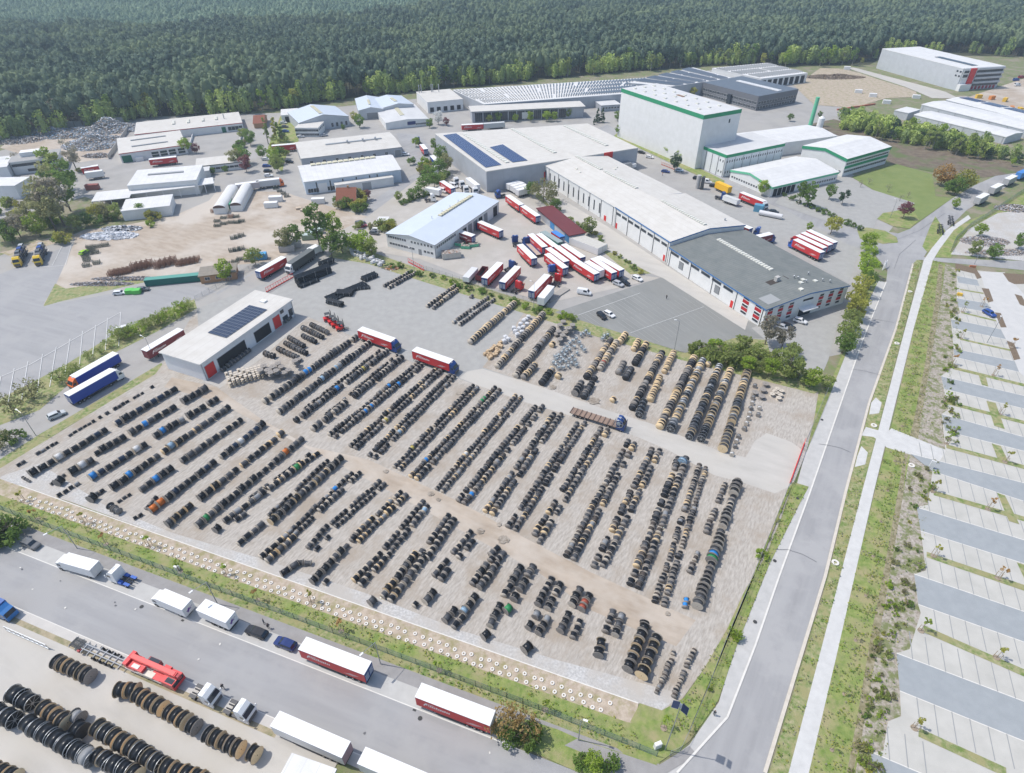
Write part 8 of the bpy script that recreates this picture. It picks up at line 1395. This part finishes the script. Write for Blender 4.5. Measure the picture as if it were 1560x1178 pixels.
lamp(55, 664, 8, 1.6, R(150), 'lamp beside the western path'); lamp(236, 548, 8, 1.6, R(150), 'lamp in front of the maroon trailer'); lamp(1503, 523, 9, .6, R(60), 'tall lamp between the parking bays'); lamp(1027, 535, 11, 1.0, R(170), 'tall lamp at the edge of the dark car park'); lamp(813, 474, 11, 1.0, R(150), 'light mast beside the workshop trailers'); lamp(632, 420, 11, 1.0, R(150), 'light mast behind the short reel row'); lamp(1484, 403, 7, .4, R(80), 'thin lamp at the car park entrance'); lamp(1356, 332, 8, .6, R(120), 'white lamp by the plum coloured tree')
# concrete rings
b = MB(); n = 14
for k in range(n):
    a, c = 2 * math.pi * k / n, 2 * math.pi * (k + 1) / n; ca, sa, cc, sc_ = math.cos(a), math.sin(a), math.cos(c), math.sin(c); ro, ri_ = .38, .17; wm_ = mat('white ring', (.66, .63, .58), .85)
    b.poly([(ri_ * ca, ri_ * sa, .16), (ro * ca, ro * sa, .16), (ro * cc, ro * sc_, .16), (ri_ * cc, ri_ * sc_, .16)], wm_); b.poly([(ro * ca, ro * sa, 0), (ro * cc, ro * sc_, 0), (ro * cc, ro * sc_, .16), (ro * ca, ro * sa, .16)], wm_); b.poly([(ri_ * cc, ri_ * sc_, 0), (ri_ * ca, ri_ * sa, 0), (ri_ * ca, ri_ * sa, .16), (ri_ * cc, ri_ * sc_, .16)], wm_)
ringm = b.mesh('concrete_ring'); ringm.name = 'concrete_ring'
s_ = -9.0; rc_ = [0, 0]
while s_ < 131:
    for d_, off_ in ((10.75, 0), (12.05, .85)):
        if d_ < 11 and False: continue
        q = KB(s_ + off_ + rng.uniform(-.25, .25), d_ + rng.uniform(-.25, .25)); x_, y_, _ = PX(q.x, q.y, 0)
        if x_ < -5: continue
        o = link('concrete_ring', ringm, None, (q.x, q.y, 0)); up_ = d_ > 11.5; tag(o, f"white concrete ring, {'upper' if up_ else 'lower'} line of the sandy strip, {ordw(rc_[up_])} from left", 'concrete ring', 'white concrete rings in the sandy strip'); rc_[up_] += 1
    s_ += 1.72
for x_, y_, lb in ((1366, 524, 'far white ring on the roadside verge'), (1331, 649, 'white ring on the verge by the crosswalk'), (1272, 858, 'nearest white ring on the roadside verge'), (1386, 445, 'white ring on the verge farthest along the road'), (1388, 710, 'white ring at the top of the lower planting bed')): p = G(x_, y_); o = link('concrete_ring', ringm, None, (p.x, p.y, 0), None, (2.0, 2.0, 1.6)); tag(o, lb, 'concrete ring')
# people
def person(px, py, ang, label, top, leg, stride=.22):
    me = bpy.data.meshes.new('body'); V = [(0, 0, .95), (0, 0, 1.2), (0, 0, 1.42), (0, 0, 1.52), (0.02, 0, 1.66), (.03, 0, 1.76), (0, .19, 1.42), (.05, .25, 1.15), (.14, .22, .92), (.17, .21, .82), (0, -.19, 1.42), (-.05, -.25, 1.15), (.02, -.24, .9), (.05, -.23, .8), (stride * .5, .1, .86), (stride * .7, .1, .48), (stride, .1, .08), (stride + .16, .1, .04), (-stride * .3, -.1, .86), (-stride * .4, -.1, .48), (-stride, -.1, .1), (-stride + .15, -.1, .04)]
    Ed = [(0, 1), (1, 2), (2, 3), (3, 4), (4, 5), (2, 6), (6, 7), (7, 8), (8, 9), (2, 10), (10, 11), (11, 12), (12, 13), (0, 14), (14, 15), (15, 16), (16, 17), (0, 18), (18, 19), (19, 20), (20, 21)]
    me.from_pydata(V, Ed, []); m = bpy.data.materials.get('clothed body ' + top[0]) 
    if not m:
        m = bpy.data.materials.new('clothed body ' + top[0]); m.use_nodes = True; nd = m.node_tree.nodes; lk = m.node_tree.links; tc = nd.new('ShaderNodeTexCoord'); sp = nd.new('ShaderNodeSeparateXYZ'); lk.new(tc.outputs['Object'], sp.inputs[0]); mr = nd.new('ShaderNodeMath'); mr.operation = 'DIVIDE'; lk.new(sp.outputs[2], mr.inputs[0]); mr.inputs[1].default_value = 2; cp = nd.new('ShaderNodeValToRGB'); cp.color_ramp.interpolation = 'CONSTANT'; lk.new(mr.outputs[0], cp.inputs[0]); e = cp.color_ramp.elements
        e[0].position = 0; e[0].color = (.015, .014, .013, 1); e[1].position = .05; e[1].color = (*leg, 1)
        for q, c_ in ((.475, top[1]), (.755, (.42, .26, .19)), (.86, (.05, .03, .02))): z = e.new(q); z.color = (*c_, 1)
        lk.new(cp.outputs[0], nd['Principled BSDF'].inputs[0])
    me.materials.append(m); o = bpy.data.objects.new('person', me); C.objects.link(o); md = o.modifiers.new('skin', 'SKIN'); rad = [.15, .14, .16, .06, .10, .085, .07, .05, .04, .035, .07, .05, .04, .035, .1, .065, .045, .035, .1, .065, .045, .035]
    for v, rr in zip(me.skin_vertices[0].data, rad): v.radius = (rr, rr)
    me.skin_vertices[0].data[0].use_root = True; o.modifiers.new('sub', 'SUBSURF').levels = 1; o.modifiers['sub'].render_levels = 2
    p = G(px, py); o.location = (p.x, p.y, 0); o.rotation_euler.z = ang; tag(o, label, 'person')
person(341, 1050, R(150), 'person in dark clothes walking on the lower road', ('a', (.02, .02, .025)), (.03, .03, .035)); person(410, 958, KA, 'person in dark jacket standing on the footpath behind a car', ('b', (.03, .025, .04)), (.02, .02, .02), .05); person(403, 951, KA + 1, 'second person on the footpath, farther from the blue car', ('c', (.05, .07, .10)), (.03, .03, .04), .1); person(1009, 268, 0, 'person in red vest near the barrier', ('d', (.5, .06, .03)), (.04, .04, .05), .1); person(1015, 456, 1, 'person standing alone on the dark car park', ('e', (.03, .03, .03)), (.03, .03, .03), .1); person(1087, 1090, 1, 'cyclist in dark clothes at the corner pavement', ('f', (.03, .04, .05)), (.05, .06, .06), .1)
# stored goods on the paved yard: stacks of black ducts and steel frames
blk = bands('black duct plastic', (0.025, 0.03, 0.036), (0.008, 0.009, 0.010), 0.35, 'Y', 0.25, 0.35)
def stack(px, py, L_, Wd, Hh, ang, label, n=3, m=None, name='duct_stack', cat='duct stack', grp='stacks of black ducts on the paved yard'):
    p = G(px, py, Hh / 2); r = empty(name, (p.x, p.y, 0), ang, label, cat, grp); m = m or blk
    for j in range(n):
        b = MB(); y0 = -Wd / 2 + Wd * j / n; rr = min(Wd / n / 2, .5) * .9; k = max(1, int(Hh / (rr * 2)))
        for q in range(k): b.cyl((-L_ / 2 + rng.uniform(-.2, .2), y0 + Wd / n / 2, rr + q * rr * 1.95), (L_ / 2 + rng.uniform(-.2, .2), y0 + Wd / n / 2, rr + q * rr * 1.95), rr, m, 10)
        b.build('ducts', r)
    for x_ in (-L_ * .35, 0, L_ * .35): b = MB(); b.box(x_ - .06, -Wd / 2 - .08, 0, x_ + .06, Wd / 2 + .08, .12, stake); b.box(x_ - .05, -Wd / 2 - .08, .12, x_ + .05, -Wd / 2 - .02, Hh + .1, steel); b.box(x_ - .05, Wd / 2 + .02, .12, x_ + .05, Wd / 2 + .08, Hh + .1, steel); b.build('strap_frame', r)
for a in ((477, 418, 14, 3.5, 3.2, R(45), 'largest stack of black ducts near the depot gate', 5), (470, 430, 8, 2.4, 1.6, R(45), 'low duct stack in front of the largest stack', 4), (497, 400, 6, 2.5, 2.4, R(45), 'small duct stack behind the largest stack', 3), (512, 450, 7, 5.0, 1.2, R(45), 'wide flat duct stack left of the mixed pile', 7), (525, 446, 6, 3.5, 1.7, R(0), 'mixed dark pile in the duct storage', 4), (541, 438, 9, 3.4, 1.3, R(45), 'flat duct stack behind the mixed pile', 6), (555, 437, 4, 2.4, 1.4, R(10), 'small dark pile at the right of the ducts', 3), (563, 421, 6, 3.2, 1.8, R(45), 'duct stack nearest the hedge', 4), (510, 461, 6.5, 2.0, 1.8, R(-25), 'grey crate stack in front of the ducts', 2)): stack(*a[:6], a[6], a[7])
bagm = mat('white bulk bag', (.66, .66, .66), .8, (.52, .52, .53), 2, 4); b = MB(); b.prism([(-.5, -.42), (-.42, -.5), (.42, -.5), (.5, -.42), (.5, .42), (.42, .5), (-.42, .5), (-.5, .42)], 0, .95, bagm); b.prism([(-.3, -.3), (.3, -.3), (.3, .3), (-.3, .3)], .95, 1.08, bagm); bag = b.mesh('bulk_bag')
for k in range(46):
    t = rng.random(); x_ = 532 + 52 * t + rng.uniform(-3, 3); y_ = 384 + 22 * t + rng.uniform(-5, 5); p = G(x_, y_); z_ = 1.08 if k % 3 == 0 else 0
    o = link('bulk_bag', bag, None, (p.x, p.y, z_), rng.random() * 3); tag(o, None, 'bulk bag', 'white bulk bags below the big tree'); auto(o, 'white bulk bag below the big tree', x_, y_)
for x_, y_ in [(793, 497), (797, 502), (801, 490), (803, 497), (795, 509), (785, 508), (788, 513), (770, 517), (774, 520), (768, 523), (798, 492), (805, 486), (791, 504), (783, 503)]: p = G(x_, y_); o = link('bulk_bag', bag, None, (p.x, p.y, 0), rng.random() * 3, (1.3, 1.3, 1.3)); tag(o, None, 'bulk bag', 'white bags beside the first back row'); auto(o, 'white bag beside the first back row', x_, y_)
cardm = mat('cardboard crate', (.46, .33, .20), .85, (.56, .43, .28), 1.5, 4); b = MB(); b.box(-.6, -.4, .12, .6, .4, .95, cardm); b.box(-.62, -.42, 0, .62, -.3, .12, stake); b.box(-.62, .3, 0, .62, .42, .12, stake); crm = b.mesh('crate')
for k in range(26): x_ = 741 + rng.uniform(-4, 26); y_ = 546 - (x_ - 741) * .75 + rng.uniform(-7, 7); p = G(x_, y_); o = link('wooden_crate', crm, None, (p.x, p.y, 0), rng.random() * 3); tag(o, None, 'crate', 'wooden crates beside the first back row'); auto(o, 'wooden crate left of the first back row', x_, y_)
# rusty racks and dark frames on the earth yard
rack = mat('rusty rack steel', (.16, .075, .045), .85, (.26, .14, .09), 3, 4); dgr = mat('dark green frame', (.035, .06, .05), .7)
def frames(m, L_=2.2, Wd=1.6, Hh=2.0, n=4):
    b = MB()
    for q in range(n):
        z = .1 + Hh * q / n; b.box(-L_ / 2, -Wd / 2, z, L_ / 2, -Wd / 2 + .1, z + .12, m); b.box(-L_ / 2, Wd / 2 - .1, z, L_ / 2, Wd / 2, z + .12, m)
        for k in range(4): x_ = -L_ / 2 + L_ * k / 3 - .05; b.box(x_, -Wd / 2, z + .121, x_ + .1, Wd / 2, z + .25, m)
    for x_ in (-L_ / 2, L_ / 2 - .1):
        for y_ in (-Wd / 2, Wd / 2 - .1): b.box(x_ - .01, y_ - .01, 0, x_ + .11, y_ + .11, Hh + .2, m)
    return b.mesh('rack')
fr1, fr2 = frames(rack), frames(dgr, 2.4, 1.8, 1.2, 3)
i = 0
for (x0, y0, x1, y1, n, hh) in ((170, 421, 196, 416, 5, .8), (204, 413, 227, 408, 4, 1.2), (240, 409, 263, 403, 4, 1.2), (273, 405, 298, 400, 5, .8)):
    for j in range(2):
        for k in range(n): t = k / (n - 1); x_, y_ = x0 + (x1 - x0) * t + j * 2.2, y0 + (y1 - y0) * t - j * 4; p = G(x_, y_); o = link('rusty_rack', fr1, None, (p.x, p.y, 0), R(12), (1, 1, hh)); tag(o, None, 'rack', 'rusty steel racks on the earth yard'); auto(o, 'rusty steel rack', x_, y_)
land('the rusty rack stacks', 235, 412)
for x_, y_ in [(137, 378), (149, 377), (161, 375), (135, 388), (146, 386), (133, 398), (132, 406), (148, 402), (140, 382), (131, 393), (356, 364), (362, 362), (368, 360), (354, 383), (361, 382), (368, 380), (420, 288), (426, 292), (432, 296), (437, 300)]: p = G(x_, y_); o = link('steel_rack', fr2, None, (p.x, p.y, 0), R(20)); tag(o, None, 'steel frame', 'dark green steel frames on the earth yard'); auto(o, 'dark green steel frame', x_, y_)
for x_, y_, m_ in [(331, 338, fr2), (331, 345, fr2), (341, 333, fr2), (341, 342, fr2), (352, 332, fr1), (360, 331, fr2), (352, 340, fr2), (362, 340, fr2), (368, 338, fr2), (326, 324, fr1), (345, 403, fr2), (358, 400, fr2), (366, 396, fr2), (378, 398, fr2)]: p = G(x_, y_); o = link('storage_rack', m_, None, (p.x, p.y, 0), R(5), (1, 1, .8)); tag(o, None, 'storage frame', 'storage frames by the tents and hut'); auto(o, 'storage frame', x_, y_)
cont('long_container', 'long dark green container beside the western lot', 'container', 264, 421, 20, 2.6, 2.6, R(12), cgreen, mat('faded green top', (.10, .30, .25), .7)); b = None
for x_, lb in ((196, 'left one of two bright green skips'), (207, 'right one of two bright green skips')): cont('skip', lb, 'skip', x_, 441, 2.6, 2.2, 1.6, R(12), mat('bright green skip', (.12, .50, .10), .5), grp='bright green skips')
cont('storage_container', 'rust red container near the service hall', 'container', 139, 281, 6, 2.4, 2.6, R(8), crust)
for i, (x_, y_, a_) in enumerate([(487, 343, 10), (481, 348, 10), (475, 353, 10), (469, 357, 10)]): cont('green_container', f'pale green container in the slanted row, {OW[i + 1]} from the back', 'container', x_, y_, 5.5, 2.3, 2.2, R(a_), mat('pale green steel', (.28, .36, .27), .6), mat('pale lid', (.45, .52, .5), .5), 'pale green containers in a slanted row')
for x_, y_, lb in ((419, 299, 'white cabin at the earth yard corner'), (412, 308, 'small green white cabin beside the white cabin'), (484, 302, 'white cabin behind dark hedge near brown house'), (446, 368, 'grey container near the road north of depot'), (436, 374, 'yellow grey skip north of the depot'), (393, 386, 'bright blue container by the road')): cont('site_cabin', lb, 'cabin', x_, y_, 6, 2.5, 2.5, R(8), mat('blue cabin', (.08, .33, .6), .6) if 'blue' in lb else trimw if 'white' in lb else conc_m)
for x_, y_ in [(455, 316), (462, 319), (468, 323), (475, 325), (482, 321), (490, 325), (472, 317)]: cont('stone_pallet', None, 'pallet', x_, y_, 2.6, 2, .8, rng.random(), mat('sandstone', (.45, .36, .26), .9, (.55, .46, .36), 2, 5), grp='stone pallets by the hedge'); auto(C.objects[-1] if False else [o for o in S.objects if o.name.startswith('stone_pallet')][-1], 'pallet of stone slabs', x_, y_)
# heaps that nobody could count: scrap, rubble, white film
def heap(name, label, px, py, rx, ry, hh, cols, n, s0, seed, kind='stuff'):
    r = np.random.default_rng(seed); p = G(px, py); ms = [mat('scrap %d %s' % (i, name), c, .8) for i, c in enumerate(cols)]; rad = np.sqrt(r.random(n)); th = r.random(n) * 6.28; x = rad * np.cos(th); y = rad * np.sin(th); z = hh * (1 - rad ** 1.6) * (.55 + .45 * np.sin(x * 5 + seed) * np.cos(y * 4)) * r.uniform(.6, 1, n) + .1
    P = np.stack([x * rx + p.x, y * ry + p.y, np.maximum(z, .05)], 1); V, F = quads(P, s0, r); Q_ = V.reshape(-1, 4, 3); mc = Q_.mean(1, keepdims=True); Q_[:, :, 2] = mc[:, :, 2] + (Q_[:, :, 2] - mc[:, :, 2]) * .45; V = Q_.reshape(-1, 3); o = link(name, npmesh(name, V, F, ms, r.integers(0, len(ms), len(F)))); tag(o, label, 'heap', kind='stuff')
mix = [(.22, .22, .23), (.5, .5, .52), (.36, .28, .22), (.62, .58, .52), (.28, .42, .55), (.78, .78, .78)]; pap = [(.66, .58, .47), (.75, .72, .66), (.5, .42, .32), (.70, .72, .76), (.36, .50, .62)]
heap('scrap_heap', 'grey metal scrap heap at the forest wall', 163, 197, 24, 12, 8, mix, 9000, .5, 1); heap('scrap_heap', 'dark metal scrap heap in front of the concrete wall', 146, 219, 19, 15, 7, mix, 8000, .5, 2); heap('scrap_heap', 'pale paper heap along the scrap yard wall', 95, 204, 32, 12, 5, pap, 9000, .5, 3); heap('scrap_heap', 'dark scrap at the left end of the scrap yard', 22, 214, 18, 9, 4, mix[:4], 3000, .5, 4)
heap('scrap_heap', 'green and dark machinery scrap near the wall corner', 150, 238, 9, 4, 2.5, [(.08, .4, .12), (.05, .06, .08), (.1, .35, .3)], 900, .5, 5); heap('film_heap', 'crumpled white plastic film on the earth yard', 167, 360, 12, 4, 1.4, [(.78, .78, .78), (.68, .70, .74)], 1400, .9, 6); heap('film_heap', 'white and blue film bales behind the white film', 186, 349, 9, 3, 1.8, [(.7, .7, .7), (.2, .35, .5), (.08, .08, .09)], 700, .7, 7)
heap('rubble_heap', 'long dark rubble ridge beside the green skips', 155, 433, 12, 1.6, 1.2, mix[:3], 1600, .35, 8); heap('rubble_heap', 'dark rubble ridge behind the western lot', 195, 425, 14, 1.6, 1.2, mix[:3], 1600, .35, 9); heap('rubble_heap', 'white bagged material in the builders yard', 1500, 368, 10, 5, 1.4, [(.6, .62, .62), (.7, .7, .7), (.4, .38, .34)], 1800, .4, 10); heap('rubble_heap', 'white rubble heap at the right edge', 1548, 318, 10, 5, 1.6, [(.6, .62, .62), (.7, .7, .7), (.3, .29, .28)], 1500, .4, 11); heap('rubble_heap', 'mixed rubble along the car park road', 1530, 385, 16, 3, 1.2, [(.4, .38, .34), (.5, .5, .48), (.2, .22, .12)], 1600, .35, 12)
heap('earth_heap', 'brown earth heap on the building site', 1270, 118, 26, 9, 3, [(.22, .16, .12), (.30, .24, .18)], 3000, .6, 13); heap('barrel_heap', 'orange barrels and drums by the hedge', 597, 409, 3, 2, 1.2, [(.6, .2, .06), (.5, .45, .4), (.3, .2, .12)], 400, .3, 14)
# small things round the estate
def slab(name, label, cat, px, py, L_, Wd, Hh, ang, m): p = G(px, py); b = MB(); b.box(-L_ / 2, -Wd / 2, 0, L_ / 2, Wd / 2, Hh, m); b.box(-L_ / 2 + .1, -Wd / 2 + .1, Hh, L_ / 2 - .1, Wd / 2 - .1, Hh + .06, m); return tag(b.build(name, None, (p.x, p.y, 0), rz=ang), label, cat)
slab('cable_cabinet', 'pale grey cabinet behind the corner fence', 'cabinet', 1001, 1139, 1.2, .6, 1.5, R(20), trimw); slab('cable_cabinet', 'small white box on the grass near the middle fence', 'cabinet', 271, 868, .9, .7, 1.2, KA, trimw)
slab('bollard_sign', 'white upright sign at the car park corner', 'sign', 1417, 714, .3, 1.0, 2.4, R(60), trimw); slab('barrier', 'orange white barrier at the car park entrance', 'barrier', 1481, 408, 2.2, .3, 1.0, R(-10), mat('orange barrier', (.65, .25, .12), .6)); slab('sand_box', 'yellow grit box beside the second parking lane', 'box', 1461, 451, 1.6, .9, .9, R(-25), mat('yellow box', (.70, .45, .05), .6))
gr_ = mat('steel sculpture', (.66, .66, .66), .5); b = MB()
for k in range(4): b.cyl((k * 1.2, 0, 0), (1.8 + k * .4, .6, 3.2 - k * .3), .12, gr_, 6)
b.cyl((0, 0, 2.2), (4.5, .8, 2.6), .12, gr_, 6); p = G(1344, 412); tag(b.build('tube_structure', None, (p.x, p.y, 0), rz=R(40)), 'white tubular structure at the junction pavement', 'structure')
for k, (x_, y_) in enumerate([(1290, 106), (1350, 158), (1395, 150), (1307, 142), (1329, 148)]): slab('site_block', ['white container', 'small white hut', 'pale skip', 'white trailer', 'white box'][k] + ' on the building site', 'site block', x_, y_, 5, 2.5, 2.3, R(-20), trimw)
for k in range(10): t = k / 9; slab('barrier_block', None, 'barrier', 1278 + 52 * t, 168 - 8 * t, 3, 1, .9, R(15), mat('rust barrier', (.42, .14, .08), .8)); auto([o for o in S.objects if o.name.startswith('barrier_block')][-1], 'rust red barrier on the site road', 1278 + 52 * t, 168 - 8 * t)
for k in range(5): x_, y_ = [(1490, 150), (1510, 152), (1530, 155), (1540, 168), (1553, 170)][k]; slab('digger_box', None, 'machine', x_, y_, 4, 2.2, 2.4, R(k * 20), mat('orange machine', (.6, .22, .05), .6) if k % 2 else mat('yellow machine', (.65, .42, .05), .6)); auto([o for o in S.objects if o.name.startswith('digger_box')][-1], 'small construction machine on bare ground', x_, y_)
b = MB(); lm_ = mat('tank metal', (.62, .62, .62), .4)
b.cyl((0, 0, 0), (0, 0, 6.5), 1.1, conc_m, 12); b.box(1.6, -1.2, 0, 2.8, 1.2, 6, trimd); p = G(1062, 287); tag(b.build('weigh_tower', None, (p.x, p.y, 0), rz=R(-30)), 'grey silo and black pylon beside the side road', 'tower'); land('the grey silo and pylon', 1066, 275)
b = MB(); b.cyl((-5, 0, 1.2), (5, 0, 1.2), 1.1, lm_, 14); b.box(-4, -.6, 0, -3.4, .6, .6, conc_m); b.box(3.4, -.6, 0, 4, .6, .6, conc_m); p = G(1173, 331); tag(b.build('gas_tank', None, (p.x, p.y, 0), rz=R(-32)), 'white horizontal tank beside the fuel kiosk', 'tank'); slab('fuel_kiosk', 'blue green fuel kiosk in the forecourt', 'kiosk', 1155, 322, 4, 3, 3, R(-30), mat('kiosk blue', (.10, .28, .40), .5))
# ---------------------------------------------------------------- air
hz = MB(); hz.box(-2600, -600, -1, 2600, 3100, 118, trimw); ho = hz.build('haze'); ho.data.materials.clear(); hm = bpy.data.materials.new('haze air'); hm.use_nodes = True; hn = hm.node_tree.nodes; hl = hm.node_tree.links; hn.remove(hn['Principled BSDF']); pvn = hn.new('ShaderNodeVolumePrincipled'); hl.new(pvn.outputs[0], hn['Material Output'].inputs['Volume']); pvn.inputs['Color'].default_value = (0.70, 0.86, 1.0, 1); pvn.inputs['Density'].default_value = 0.00023; pvn.inputs['Anisotropy'].default_value = 0.2; ho.data.materials.append(hm); tag(ho, 'thin pale haze over the whole scene', 'haze', kind='stuff')
settle_labels(); settle_heights()
